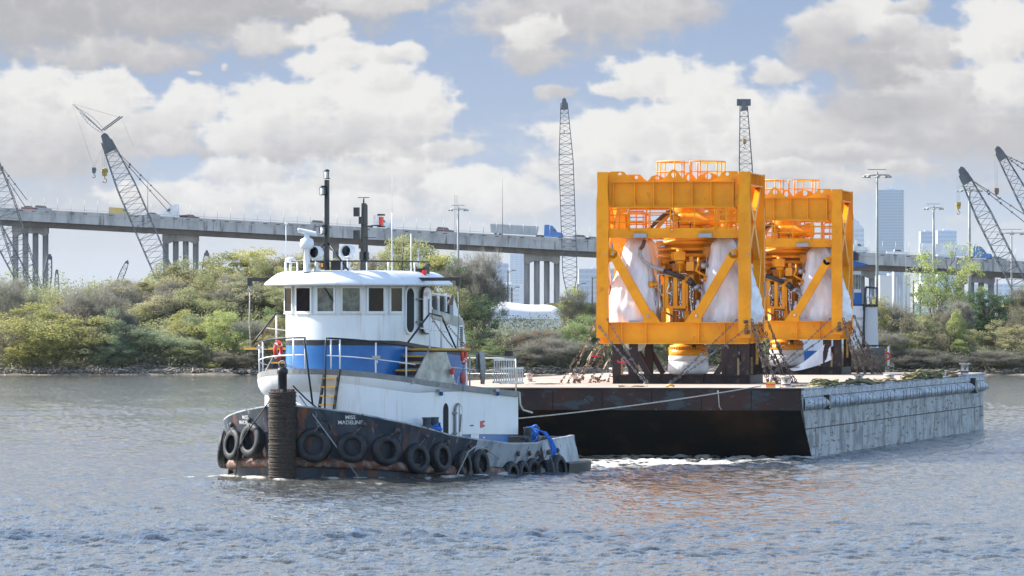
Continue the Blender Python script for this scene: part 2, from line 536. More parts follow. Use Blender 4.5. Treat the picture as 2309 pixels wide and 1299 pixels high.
    fr = np.exp(-((-ba + 2.2) / 0.9) ** 2) * sst(-.3, .5, bl) * (1 - sst(18, 20, bl))
    foam += fr * sst(.30, .50, f1) * 1.3
    H += fr * (0.07 + 0.12 * (f1 - .5))
    lw = np.exp(-((-ba - 7.0 - 3.0 * (v1.fbm(bl / 3, bl * 0, 3) - .5)) / 2.2) ** 2) * (1 - sst(6, 22, bl - 6)) * sst(-3.0, 3, bl)
    foam += lw * sst(.46, .60, .55 * f1 + .45 * f2) * 1.0
    H += lw * ((f1 - .5) * .14)
    # crests along the barge's side
    foam += np.exp(-((-bl - .15) / .28) ** 2) * sst(0, 3, ba) * (1 - sst(60, 64, ba)) * sst(.5, .62, f1) * .8
    foam = np.clip(foam, 0, 1.2)
    edge = sst(118, 130, Y) * (1 - sst(540, 570, Y)) * sst(CX - 1154 - 715, CX - 1154 - 560, PX) * (1 - sst(CX + 1154 + 560, CX + 1154 + 710, PX))
    H *= edge
    X2 = X - DX * 0.8 * edge; Y2 = Y - DY * 0.8 * edge
    n, m = X.shape
    P = np.stack([X2, Y2, H], -1).reshape(-1, 3)
    # flat surround reaching far out
    b = [(-4000, -20), (3000, -20), (3000, 640), (-3000, 640)]
    i = np.arange(n * m).reshape(n, m)
    fcs = np.stack([i[:-1, :-1], i[:-1, 1:], i[1:, 1:], i[1:, :-1]], -1).reshape(-1, 4)[:, ::-1]
    xl0, xr0, xl1, xr1 = X[0, 0], X[0, -1], X[-1, 0], X[-1, -1]
    y0, y1 = Y[0, 0], Y[-1, 0]
    ext = np.array([(-2500, -20, 0), (2500, -20, 0), (2500, 640, 0), (-2500, 640, 0), (xl0, y0, 0), (xr0, y0, 0), (xr1, y1, 0), (xl1, y1, 0)], float)
    P = np.concatenate([P, ext]); q = n * m
    ef = np.array([(q, q + 1, q + 5, q + 4), (q + 1, q + 2, q + 6, q + 5), (q + 2, q + 3, q + 7, q + 6), (q + 3, q, q + 4, q + 7)])
    fcs = np.concatenate([fcs, ef])
    me = bpy.data.meshes.new('water')
    me.vertices.add(len(P)); me.vertices.foreach_set('co', P.astype(np.float32).ravel())
    me.loops.add(fcs.size); me.loops.foreach_set('vertex_index', fcs.astype(np.int32).ravel())
    me.polygons.add(len(fcs)); me.polygons.foreach_set('loop_start', np.arange(0, fcs.size, 4, dtype=np.int32))
    me.polygons.foreach_set('use_smooth', np.ones(len(fcs), bool))
    me.update(); me.validate()
    at = me.attributes.new('foam', 'FLOAT', 'POINT')
    at.data.foreach_set('value', np.concatenate([foam.ravel(), np.zeros(8)]).astype(np.float32))
    at = me.attributes.new('rough_sky_dark', 'FLOAT', 'POINT')
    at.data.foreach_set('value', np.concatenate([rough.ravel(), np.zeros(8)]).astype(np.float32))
    mt = bpy.data.materials.new('muddy_river_water'); mt.use_nodes = True
    t = mt.node_tree; bs = t.nodes['Principled BSDF']
    tc = N(t, 'ShaderNodeTexCoord')
    a1 = N(t, 'ShaderNodeAttribute', attribute_name='foam'); a2 = N(t, 'ShaderNodeAttribute', attribute_name='rough_sky_dark')
    m1 = N(t, 'ShaderNodeMapping'); m1.inputs['Scale'].default_value = (1, 0.75, 1); m1.inputs['Rotation'].default_value = (0, 0, R(8))
    n1 = N(t, 'ShaderNodeTexNoise', i_Scale=4.2, i_Detail=6.0, i_Roughness=0.66, i_Distortion=0.6)
    n2 = N(t, 'ShaderNodeTexNoise', i_Scale=0.9, i_Detail=5.0)
    lk = t.links.new
    lk(tc.outputs['Object'], m1.inputs[0]); lk(m1.outputs[0], n1.inputs['Vector']); lk(tc.outputs['Object'], n2.inputs['Vector'])
    bp = N(t, 'ShaderNodeBump', i_Distance=0.12)
    st_ = N(t, 'ShaderNodeMath', operation='MULTIPLY_ADD'); st_.inputs[1].default_value = 0.25; st_.inputs[2].default_value = 0.18
    lk(a2.outputs['Fac'], st_.inputs[0]); lk(st_.outputs[0], bp.inputs['Strength'])
    mb_ = N(t, 'ShaderNodeMapping'); mb_.inputs['Scale'].default_value = (1.5, .42, 1)
    nb_ = N(t, 'ShaderNodeTexNoise', i_Scale=1.3, i_Detail=4.0, i_Roughness=0.6)
    lk(tc.outputs['Object'], mb_.inputs[0]); lk(mb_.outputs[0], nb_.inputs['Vector'])
    b2_ = N(t, 'ShaderNodeBump', i_Distance=0.5, i_Strength=0.38); lk(nb_.outputs['Fac'], b2_.inputs['Height']); lk(b2_.outputs[0], bp.inputs['Normal'])
    lk(n1.outputs['Fac'], bp.inputs['Height']); lk(bp.outputs[0], bs.inputs['Normal'])
    cm = N(t, 'ShaderNodeMix', data_type='RGBA')
    cm.inputs['A'].default_value = (0.100, 0.088, 0.062, 1); cm.inputs['B'].default_value = (0.066, 0.082, 0.094, 1)  # bluish half: sky reflection put into the body colour
    lk(n2.outputs['Fac'], cm.inputs['Factor'])
    c1 = N(t, 'ShaderNodeMix', data_type='RGBA'); c1.inputs['B'].default_value = (0.020, 0.034, 0.052, 1)  # dark blue painted in where steeper waves would reflect the upper sky
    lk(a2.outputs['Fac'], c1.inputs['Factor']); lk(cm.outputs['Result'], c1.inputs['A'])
    c2 = N(t, 'ShaderNodeMix', data_type='RGBA'); c2.inputs['B'].default_value = (0.56, 0.54, 0.49, 1)
    n5 = N(t, 'ShaderNodeTexNoise', i_Scale=5.5, i_Detail=7.0, i_Roughness=0.75)
    m5 = N(t, 'ShaderNodeMapping'); m5.inputs['Scale'].default_value = (1, .35, 1)
    lk(tc.outputs['Object'], m5.inputs[0]); lk(m5.outputs[0], n5.inputs['Vector'])
    fa = N(t, 'ShaderNodeMath', operation='MULTIPLY_ADD'); fa.inputs[1].default_value = 3.2; fa.inputs[2].default_value = -1.72
    lk(n5.outputs['Fac'], fa.inputs[0])
    fs_ = N(t, 'ShaderNodeMath', operation='ADD'); lk(fa.outputs[0], fs_.inputs[0]); lk(a1.outputs['Fac'], fs_.inputs[1])
    fm = N(t, 'ShaderNodeMath', operation='MULTIPLY', use_clamp=True); lk(fs_.outputs[0], fm.inputs[0]); lk(a1.outputs['Fac'], fm.inputs[1])
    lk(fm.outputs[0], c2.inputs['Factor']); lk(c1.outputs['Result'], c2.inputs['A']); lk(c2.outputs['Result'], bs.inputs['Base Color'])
    rg = N(t, 'ShaderNodeMath', operation='MULTIPLY_ADD'); rg.inputs[1].default_value = 0.6; rg.inputs[2].default_value = 0.04
    lk(a1.outputs['Fac'], rg.inputs[0]); lk(rg.outputs[0], bs.inputs['Roughness'])
    bs.inputs['IOR'].default_value = 1.33
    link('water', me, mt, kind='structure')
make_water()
# ================================================================ land
def gz(x, y):
    "height of the ground"
    x = np.asarray(x, float); y = np.asarray(y, float)
    bank = sst(567.5, 576, y) * 1.0 + sst(576, 600, y) * 1.6
    hill = sst(580, 622, y) * 2.2 * (1 - sst(-14, 8, x)) * (0.35 + 0.65 * sst(-46, -28, x)) * (1 - sst(700, 900, y))
    return -0.9 + sst(560, 568.5, y) * 1.0 + bank + hill
def make_ground():
    xs = np.concatenate([np.linspace(-3300, -90, 26, endpoint=False), np.linspace(-90, 90, 241), np.linspace(90, 3300, 26)[1:]])
    ys = np.concatenate([np.linspace(561, 640, 90, endpoint=False), np.linspace(640, 1000, 40, endpoint=False), np.linspace(1000, 13100, 60)])
    X, Y = np.meshgrid(xs, ys)
    v = VN(77)
    Z = gz(X, Y + (v.fbm(X / 9, Y * 0 + 3, 4) - .5) * 5 * (1 - sst(600, 640, Y))) + (v.fbm(X / 1.3, Y / 1.3, 4) - .5) * .5 * (1 - sst(600, 700, Y))
    P = np.stack([X, Y, Z], -1)
    b = MB(); b.grid([[tuple(p) for p in r] for r in P.tolist()])
    b.build('ground', mat('bank_soil', (0.13, 0.11, 0.078), (0.07, 0.062, 0.045), scale=0.35, rough=0.95, c3=(0.33, 0.28, 0.22), s3=1.6, lo3=.55, hi3=.62, bump=.6), kind='structure')
make_ground()

# ---------------------------------------------------------------- vegetation
def quads_mesh(name, cen, ax, ay, base=None):
    "cen (n,3), half axes ax, ay (n,3)"
    n = len(cen)
    P = np.stack([cen - ax - ay, cen + ax - ay * .6, cen + ax * .8 + ay, cen - ax * .6 + ay], 1).reshape(-1, 3)
    me = bpy.data.meshes.new(name)
    me.vertices.add(4 * n); me.vertices.foreach_set('co', P.astype(np.float32).ravel())
    me.loops.add(4 * n); me.loops.foreach_set('vertex_index', np.arange(4 * n, dtype=np.int32))
    me.polygons.add(n); me.polygons.foreach_set('loop_start', np.arange(0, 4 * n, 4, dtype=np.int32))
    me.update()
    return me
def unit(a):
    return a / np.maximum(np.linalg.norm(a, axis=-1, keepdims=True), 1e-9)
def crown(kind, seed):
    rs = np.random.RandomState(seed)
    spec = dict(round=(66, 300, .0165, .5, .125), upright=(60, 240, .0165, .34, .11), airy=(80, 90, .0155, .5, .08), bare=(90, 90, .011, .5, .12), brush=(80, 220, .0150, .52, .105))[kind]
    nl, per, ls, rad, lr = spec
    c = []
    while len(c) < nl:
        p = rs.uniform(-1, 1, 3)
        r = np.linalg.norm(p)
        if r > 1 or r < .30: continue
        if kind == 'upright': z = .52 + p[2] * .45; wv = rad * (1 - .55 * max(0, p[2])) 
        elif kind == 'brush': z = .42 + p[2] * .52; wv = rad
        elif kind == 'airy': z = .60 + p[2] * .38; wv = rad
        else: z = .56 + p[2] * .42; wv = rad * (1 - .15 * max(0, -p[2]))
        c.append((p[0] * wv * .88, p[1] * wv * .88, z))
    c = np.array(c)
    # lopsided outline
    a = rs.rand() * 6.28
    c[:, 0] += .06 * np.sin(c[:, 2] * 5 + a); c[:, 2] += .07 * np.sin(c[:, 0] * 7 + a * 2)
    c = np.repeat(c, per, 0)
    lr_ = lr * np.repeat(rs.uniform(.45, 1.2, nl), per)[:, None]
    d = unit(rs.normal(size=c.shape))
    p = c + d * lr_ * rs.uniform(.45, 1.05, (len(c), 1)) * np.array([1, 1, .75])
    if kind == 'bare':
        dr = unit(d + rs.normal(size=d.shape) * .5 + np.array([0, 0, .5]))
        s1 = unit(np.cross(dr, rs.normal(size=dr.shape)))
        L_ = rs.uniform(.03, .085, (len(p), 1))
        return quads_mesh('twigs', p, dr * L_, s1 * .0016)
    nrm = unit(d + rs.normal(size=d.shape) * .8)
    t1 = unit(np.cross(nrm, rs.normal(size=nrm.shape))); t2 = np.cross(nrm, t1)
    s_ = ls * rs.uniform(.5, 1.25, (len(p), 1)) * .5
    p[:, 2] = np.maximum(p[:, 2], .01)
    return quads_mesh('leaves', p, t1 * s_, t2 * s_ * .75)
def trunk_mesh(seed, thin=False, low=.12):
    rnd = random.Random(seed)
    b = MB()
    def limb(p, d, l, r, dep):
        pts = [p]
        q, dd = p.copy(), d.copy()
        for i in range(4):
            dd = (dd + Vector((rnd.uniform(-.25, .25), rnd.uniform(-.25, .25), rnd.uniform(-.05, .18)))).normalized()
            q = q + dd * (l / 4)
            pts.append(q.copy())
        b.tube(pts, r, n=5 if dep < 2 else 3, r2=r * .45, cap=False)
        if dep < 3:
            for k in range(3 if dep else 4):
                i = rnd.randint(2, 4)
                a = rnd.uniform(0, 6.28)
                nd = (dd + Vector((math.cos(a), math.sin(a), .35)) * rnd.uniform(.5, 1.0)).normalized()
                limb(pts[i], nd, l * rnd.uniform(.55, .8), r * .5, dep + 1)
    if thin:
        for k in range(5):
            a = rnd.uniform(0, 6.28)
            limb(Vector((math.cos(a) * .06, math.sin(a) * .06, 0)), Vector((math.cos(a) * .5, math.sin(a) * .5, 1)).normalized(), .36, .011, 1)
    else:
        limb(Vector((0, 0, -.02)), Vector((rnd.uniform(-.2, .2), 0, 1)).normalized(), .42, .030, 0)
    return b.mesh('trunk')
def leafmat(name, c, c2, sp=.25):
    m = mat(name, tuple(x * 2.1 for x in c), tuple(x * 2.0 for x in c2), scale=1.6, detail=2, lo=.35, hi=.65, rough=.6, spec=sp, objvar=.16)
    t = m.node_tree
    p = t.nodes['Principled BSDF']; o = t.nodes['Material Output']
    tr = N(t, 'ShaderNodeBsdfTranslucent'); ms = N(t, 'ShaderNodeMixShader'); ms.inputs[0].default_value = .48
    t.links.new(p.inputs['Base Color'].links[0].from_socket, tr.inputs['Color'])
    t.links.new(p.outputs[0], ms.inputs[1]); t.links.new(tr.outputs[0], ms.inputs[2]); t.links.new(ms.outputs[0], o.inputs['Surface'])
    return m
LM = dict(
    yellow=leafmat('yellow_green_leaves', (0.225, 0.215, 0.078), (0.155, 0.160, 0.065)),
    olive=leafmat('olive_leaves', (0.170, 0.172, 0.082), (0.115, 0.124, 0.064)),
    tan=leafmat('tan_olive_leaves', (0.205, 0.188, 0.105), (0.135, 0.130, 0.078)),
    grey=leafmat('grey_green_leaves', (0.155, 0.178, 0.108), (0.105, 0.130, 0.080)),
    green=leafmat('green_leaves', (0.125, 0.155, 0.065), (0.082, 0.110, 0.050)),
    dark=leafmat('dark_green_leaves', (0.050, 0.080, 0.036), (0.03, 0.054, 0.027)),
    brown=leafmat('brown_dry_leaves', (0.145, 0.130, 0.088), (0.095, 0.088, 0.062)),
    rust=leafmat('rusty_dry_leaves', (0.170, 0.120, 0.076), (0.11, 0.088, 0.062)),
    twig=leafmat('bare_grey_twigs', (0.120, 0.115, 0.095), (0.08, 0.078, 0.066)),
    lime=leafmat('bright_lime_leaves', (0.195, 0.215, 0.080), (0.135, 0.160, 0.065)))
BARK = mat('grey_brown_bark', (0.16, 0.13, 0.105), (0.09, 0.075, 0.06), scale=9, rough=.9)
CR = {k: [crown(k, 10 * j + i) for i in range(n)] for j, (k, n) in enumerate(dict(round=4, upright=3, airy=3, bare=3, brush=4).items())}
TRK = [trunk_mesh(s) for s in (1, 2, 3)]; TRT = [trunk_mesh(s, True) for s in (5, 6)]
MESHV = {}
def matted(me, m):
    k = (me.name, m.name)
    if k not in MESHV:
        c = me.copy(); c.materials.clear(); c.materials.append(m); MESHV[k] = c
    return MESHV[k]
rt = random.Random(12)
def tree(px, d, top, wpx, kind, col, label, cat='tree', group='trees along the far bank', bare=False):
    if d < 592: d = 570.0 + (d - 574) * .55
    x = (px - CX) / F * d
    z0 = float(gz(x, d)) - .1
    ztop = HC - (top - HY) / F * d
    h = ztop - z0; wd = wpx / F * d
    nm = {'tree': 'broadleaf_tree', 'bush': 'bush'}[cat]
    r = thing(nm, (x, d, z0), rt.uniform(0, 6.28), label, cat, group)
    r.scale = (wd, wd, h)
    i = rt.randint(0, 9)
    tk = TRT if kind in ('brush',) else TRK
    link('trunk', matted(tk[i % len(tk)], BARK), None, r)
    if bare and kind in ('bare', 'airy') or (bare and i % 3 == 0):
        link('twigs', matted(CR['bare'][i % 3], LM['twig']), None, r)
    if kind != 'bare':
        link('crown', matted(CR[kind][i % len(CR[kind])], LM[col]), None, r)
    return r
TL = [  # px, distance, top, width, kind, leaf, label, category, twigs
 (20, 596, 625, 90, 'bare', 'twig', 'bare grey tree at the left edge in front of the bridge pier', 'tree', 1),
 (12, 582, 700, 110, 'brush', 'brown', 'brown thicket bush at the left edge of the far bank', 'bush', 1),
 (122, 578, 686, 215, 'round', 'yellow', 'big round yellow-green tree nearest the left edge of the bank', 'tree', 0),
 (70, 577, 765, 110, 'round', 'yellow', 'low yellow-green bush at the foot of the big round tree', 'bush', 0),
 (190, 590, 640, 120, 'bare', 'twig', 'bare grey-brown tree behind the big yellow-green tree', 'tree', 1),
 (235, 588, 660, 110, 'airy', 'brown', 'thin brownish tree between the yellow-green and the grey-green trees', 'tree', 1),
 (222, 578, 735, 70, 'airy', 'olive', 'slim dark trunked tree right of the big yellow-green tree', 'tree', 1),
 (262, 579, 700, 105, 'upright', 'grey', 'tall grey-green conical tree on the left bank', 'tree', 0),
 (240, 576, 755, 90, 'round', 'grey', 'feathery grey-green bush below the conical tree', 'bush', 0),
 (285, 612, 632, 130, 'airy', 'tan', 'thin tan crown on the rise behind the conical tree', 'tree', 1),
 (350, 616, 604, 150, 'round', 'tan', 'tan-olive tree on the rise below the leaning crane', 'tree', 1),
 (430, 620, 590, 160, 'round', 'olive', 'olive tree on the rise in front of the twin-column bridge pier', 'tree', 0),
 (505, 622, 575, 150, 'round', 'olive', 'light olive tree on top of the rise', 'tree', 0),
 (580, 620, 568, 150, 'round', 'yellow', 'tallest yellow-olive tree left of the tug wheelhouse', 'tree', 0),
 (650, 622, 576, 150, 'round', 'tan', 'tan tree directly behind the tug wheelhouse roof', 'tree', 1),
 (320, 600, 668, 130, 'round', 'tan', 'tan tree halfway up the left slope', 'tree', 1),
 (395, 602, 655, 130, 'airy', 'brown', 'brown thin tree in the middle of the left slope', 'tree', 1),
 (462, 600, 650, 120, 'round', 'olive', 'olive rounded tree below the top of the rise', 'tree', 0),
 (540, 602, 640, 140, 'round', 'tan', 'tan tree right of the middle of the left slope', 'tree', 1),
 (610, 600, 650, 120, 'round', 'olive', 'shaded olive tree beside the tug davit', 'tree', 0),
 (322, 582, 735, 110, 'round', 'grey', 'pale grey-green bush in the middle of the left shore', 'bush', 0),
 (388, 580, 745, 105, 'round', 'grey', 'second pale grey-green bush along the left shore', 'bush', 0),
 (452, 588, 700, 110, 'round', 'yellow', 'yellow-green tree in the middle of the left slope', 'tree', 0),
 (505, 582, 705, 90, 'round', 'lime', 'bright green round tree left of the yellow tug gangway', 'tree', 0),
 (300, 590, 720, 90, 'round', 'olive', 'olive tree right of the conical grey-green tree', 'tree', 0),
 (430, 578, 770, 90, 'round', 'olive', 'olive shore bush with dark inside', 'bush', 1),
 (560, 584, 720, 110, 'bare', 'twig', 'bare grey thicket behind the tug gangway chains', 'bush', 1),
 (535, 577, 790, 100, 'brush', 'brown', 'brown dry bush on the shore below the gangway', 'bush', 1),
 (484, 574, 812, 34, 'brush', 'yellow', 'small yellow bush at the waterline', 'bush', 0),
 (600, 580, 740, 100, 'round', 'olive', 'olive bush beside the tug ladder frame', 'bush', 1),
 (720, 615, 588, 150, 'round', 'olive', 'olive tree behind the tug radar', 'tree', 0),
 (800, 612, 592, 150, 'round', 'tan', 'pale tan tree behind the tug searchlight', 'tree', 1),
 (880, 610, 566, 110, 'airy', 'tan', 'thin leaved tree behind the tug antenna whips', 'tree', 1),
 (945, 606, 535, 130, 'round', 'olive', 'tall olive green tree right of the tug mast', 'tree', 0),
 (985, 604, 580, 120, 'round', 'yellow', 'yellow-green tree above the tug funnel', 'tree', 0),
 (1000, 590, 650, 120, 'round', 'olive', 'olive tree directly behind the tug funnel', 'tree', 0),
 (1055, 598, 578, 110, 'airy', 'dark', 'sparse dark leaved tree right of the tug davit', 'tree', 1),
 (1098, 596, 560, 80, 'bare', 'twig', 'leggy bare tree reaching up to the bridge deck', 'tree', 1),
 (1075, 590, 660, 100, 'airy', 'dark', 'dark green leafy tree left of the white covered pile', 'tree', 0),
 (1060, 580, 738, 90, 'brush', 'green', 'green bush beside the tug louvre', 'bush', 0),
 (1112, 584, 742, 90, 'brush', 'brown', 'brown bush in front of the left end of the white pile', 'bush', 1),
 (1160, 584, 742, 90, 'brush', 'olive', 'olive bush in front of the middle of the white pile', 'bush', 1),
 (1212, 582, 740, 100, 'brush', 'rust', 'rusty bush in front of the right end of the white pile', 'bush', 1),
 (1078, 576, 785, 80, 'brush', 'lime', 'light green bush above the aluminium ladders', 'bush', 0),
 (1130, 577, 775, 90, 'brush', 'green', 'green bush low on the bank between tug and cargo', 'bush', 0),
 (1190, 576, 775, 100, 'bare', 'twig', 'bare grey bush low on the bank between tug and cargo', 'bush', 1),
 (1250, 577, 760, 120, 'bare', 'twig', 'large bare purple-grey bush left of the orange frame', 'bush', 1),
 (1296, 598, 650, 66, 'airy', 'lime', 'light olive airy tree left of the orange frame', 'tree', 1),
 (1308, 584, 712, 80, 'round', 'green', 'green round tree touching the orange frame', 'tree', 0),
 (1318, 578, 770, 70, 'brush', 'green', 'green bush behind the chains of the nearer frame', 'bush', 1),
 (1375, 582, 712, 90, 'brush', 'dark', 'dark bush seen behind the lower left leg of the frame', 'bush', 0),
 (1440, 580, 730, 110, 'brush', 'grey', 'grey-green bush seen under the nearer frame', 'bush', 0),
 (1520, 582, 735, 110, 'brush', 'olive', 'olive bush seen through the middle of the nearer frame', 'bush', 1),
 (1600, 582, 735, 110, 'brush', 'brown', 'brown bush seen under the right half of the nearer frame', 'bush', 1),
 (1680, 582, 725, 110, 'brush', 'olive', 'olive bush seen between the two frames', 'bush', 1),
 (1760, 582, 730, 110, 'brush', 'grey', 'grey-green bush behind the farther frame', 'bush', 1),
 (1850, 582, 720, 120, 'brush', 'olive', 'olive bush behind the second tug', 'bush', 1),
 (1930, 590, 700, 110, 'round', 'olive', 'olive tree hidden mostly by the second tug', 'tree', 0),
 (1988, 588, 672, 80, 'round', 'yellow', 'yellow-olive tree right of the second tug', 'tree', 1),
 (2030, 586, 684, 95, 'brush', 'brown', 'grey-brown vine covered tree right of the second tug', 'tree', 1),
 (2078, 588, 700, 80, 'brush', 'olive', 'vine covered olive mound below the slim light mast', 'bush', 1),
 (2143, 600, 545, 140, 'airy', 'lime', 'tall leafy tree with a bent trunk in front of the bridge', 'tree', 0),
 (2110, 598, 612, 100, 'airy', 'green', 'lower leafy limb tree left of the tall bent tree', 'tree', 0),
 (2150, 590, 672, 80, 'brush', 'brown', 'brown vine mound at the foot of the tall bent tree', 'bush', 1),
 (2205, 594, 660, 95, 'round', 'dark', 'dark green glossy tree right of the tall bent tree', 'tree', 0),
 (2250, 594, 668, 90, 'round', 'dark', 'second dark green glossy tree under the right crane', 'tree', 0),
 (2158, 581, 706, 64, 'upright', 'lime', 'bright lime narrow bush hanging down the right bank', 'bush', 0),
 (2165, 578, 755, 60, 'upright', 'lime', 'lower bright lime bush on the right bank', 'bush', 0),
 (2285, 588, 688, 80, 'brush', 'brown', 'brown mound of vines under the far right crane', 'bush', 1),
 (2312, 600, 640, 70, 'airy', 'tan', 'thin tan tree cut by the right edge', 'tree', 1),
 (2110, 582, 728, 100, 'brush', 'brown', 'brown vine thicket in the middle of the right bank', 'bush', 1),
 (2050, 580, 745, 110, 'brush', 'olive', 'dark olive thicket right of the second tug', 'bush', 1),
 (1995, 578, 745, 90, 'brush', 'brown', 'dark brown thicket next to the second tug hull', 'bush', 1),
 (2235, 582, 722, 110, 'brush', 'olive', 'olive thicket right of the lime bushes', 'bush', 1),
 (2300, 580, 728, 100, 'brush', 'tan', 'tan thicket at the right edge of the bank', 'bush', 1),
 (2040, 575, 785, 120, 'bare', 'twig', 'tangle of bare vines low on the right bank', 'bush', 1),
 (2120, 575, 792, 110, 'bare', 'twig', 'second tangle of bare vines on the right bank', 'bush', 1),
 (2215, 575, 788, 110, 'bare', 'twig', 'third tangle of bare vines right of the lime bushes', 'bush', 1),
 (2295, 575, 790, 90, 'bare', 'twig', 'tangle of bare vines at the right edge', 'bush', 1)]
for (px, d, top, wpx, kind, col, lab, cat, tw) in TL:
    tree(px, d, top, wpx * 1.5, kind, col, lab, cat, 'trees along the far bank' if cat == 'tree' else 'bushes along the far bank', bool(tw))
ORDN = 'first second third fourth fifth sixth seventh eighth ninth tenth eleventh twelfth thirteenth fourteenth fifteenth'.split()
for rn, d0, tops, y_off, wd0, cols_ in (('upper', 612, None, 26, 105, ('tan', 'olive', 'tan', 'olive', 'yellow', 'tan')), ('middle', 601, None, 74, 100, ('olive', 'tan', 'grey', 'olive', 'tan', 'yellow')), ('lower', 590, None, 128, 92, ('grey', 'olive', 'tan', 'green', 'olive', 'tan'))):
    for k in range(11):
        px = 150 + k * 49 + rt.uniform(-12, 12)
        sky_ = float(np.interp(px, [100, 160, 250, 350, 450, 560, 680], [665, 640, 628, 604, 588, 568, 575]))
        col = cols_[k % 6]
        tree(px, d0 + rt.uniform(-4, 4), sky_ + y_off + rt.uniform(-10, 14), wd0 * rt.uniform(.85, 1.15), ('round', 'round', 'airy')[k % 3] if rn != 'lower' else 'round', col, '%s %s tree from the left in the %s row of the left slope' % (ORDN[k], dict(tan='tan', olive='olive', yellow='yellow-green', grey='grey-green', green='green')[col], rn), 'tree', 'trees along the far bank', k % 3 == 2)
for k in range(13):
    px = 1100 + k * 97 + rt.uniform(-15, 15)
    if 1345 < px < 1900: continue
    col = ('olive', 'brown', 'tan', 'green', 'olive', 'rust', 'tan')[k % 7]
    tree(px, 588 + rt.uniform(-3, 3), (744 if px < 1300 else 728) + rt.uniform(-6, 16), 105, 'round', col, 'low %s bush filling the bank, %s of the right hand ones' % (dict(tan='tan', olive='olive', brown='brown', green='green', rust='rusty')[col], ORDN[k]), 'bush', 'bushes along the far bank')
# undergrowth that nobody could count, and the far wood behind
def brushband(name, x0, x1, y0, y1, h, n, m, size, seed, twig=False):
    rs = np.random.RandomState(seed)
    x = rs.uniform(x0, x1, n); y = rs.uniform(y0, y1, n)
    v = VN(seed)
    hh = h * (0.35 + 1.2 * v.fbm(x / 3, y / 3, 3)) * sst(0, 2.5, y - y0 + 1)
    z = gz(x, y) + rs.rand(n) ** .7 * hh
    p = np.stack([x, y, z], -1)
    nrm = unit(rs.normal(size=p.shape)); t1 = unit(np.cross(nrm, rs.normal(size=p.shape))); t2 = np.cross(nrm, t1)
    if twig:
        t1 = unit(rs.normal(size=p.shape) + np.array([0, 0, .6])); t2 = unit(np.cross(t1, rs.normal(size=p.shape)))
        me = quads_mesh(name, p, t1 * rs.uniform(.12, .5, (n, 1)), t2 * .011)
    else:
        s_ = size * rs.uniform(.4, 1.1, (n, 1))
        me = quads_mesh(name, p, t1 * s_, t2 * s_ * .7)
    link(name, me, m, kind='stuff')
brushband('undergrowth', -56, 56, 570.6, 600, 2.3, 110000, LM['olive'], .085, 41)
brushband('undergrowth', -56, 56, 569.4, 596, 2.0, 80000, LM['olive'], .08, 42)
brushband('undergrowth', -56, 56, 569.8, 586, 1.7, 50000, LM['twig'], .1, 43, True)
brushband('far_wood', -70, 70, 650, 700, 2.4, 90000, LM['tan'], .10, 44)
brushband('far_wood', -62, -16, 618, 636, 5.0, 90000, LM['olive'], .09, 45)
for sx in (-1, 1):
    a_, b_ = (-110, -56) if sx < 0 else (56, 110)
    brushband('undergrowth', a_, b_, 570.6, 606, 5.5, 70000, LM['olive'], .13, 51 + sx)
    brushband('undergrowth', a_, b_, 572, 606, 6.5, 50000, LM['tan'], .13, 55 + sx)
# shoreline: driftwood, stones
LOG = mat('bleached_driftwood', (0.40, 0.34, 0.28), (0.22, 0.18, 0.145), scale=3, rough=.85, objvar=.3)
STN = mat('pale_rubble', (0.27, 0.24, 0.20), (0.12, 0.105, 0.09), scale=2, rough=.9, objvar=.25)
rd = random.Random(9)
b = MB()
for i in range(2300):
    x = rd.uniform(-54, 54); y = 568.2 + abs(rd.gauss(0, 1.6)); z = float(gz(x, y)) + rd.uniform(0, .22)
    s = rd.uniform(.05, .22)
    b.box((x, y, z), (s * rd.uniform(1, 2.4), s, s * .8), Matrix.Rotation(rd.uniform(0, 3), 3, (rd.random(), rd.random(), rd.random() + .1)))
b.build('shore_rubble', STN, kind='stuff')
b = MB()
for i in range(1300):
    x = rd.uniform(-54, 54); y = 568.6 + abs(rd.gauss(0, 1.8)); z = float(gz(x, y)) + rd.uniform(0, .35)
    a = rd.uniform(0, 6.28); l = rd.uniform(.2, 1.3)
    v = Vector((math.cos(a), math.sin(a) * .5, rd.uniform(-.25, .35))) * l
    b.tube([Vector((x, y, z)) - v / 2, Vector((x, y, z)) + Vector((0, 0, rd.uniform(-.05, .12))), Vector((x, y, z)) + v / 2], rd.uniform(.02, .06), n=4, cap=False)
b.build('driftwood_litter', LOG, kind='stuff')
for i in range(22):
    x = rd.uniform(-50, 50); y = 568.0 + rd.uniform(0, 3); z = float(gz(x, y)) + .2
    l = rd.uniform(1.2, 3.4); a = rd.uniform(-.5, .5)
    m_ = MB(); pts = [(-l / 2, 0, 0), (-l / 6, rd.uniform(-.1, .1), .08), (l / 5, rd.uniform(-.1, .1), .0), (l / 2, 0, rd.uniform(.0, .45))]
    m_.tube(pts, rd.uniform(.07, .14), n=7, r2=.04)
    m_.tube([pts[1], (l * .05, .1, rd.uniform(.2, .6))], .04, n=4)
    px_ = x / y * F + CX
    o = m_.build('driftwood_log', LOG, None, 'bleached driftwood log lying on the far waterline', 'log', 'driftwood logs on the far bank')
    o.location = (x, y, z); o.rotation_euler = (0, 0, a)

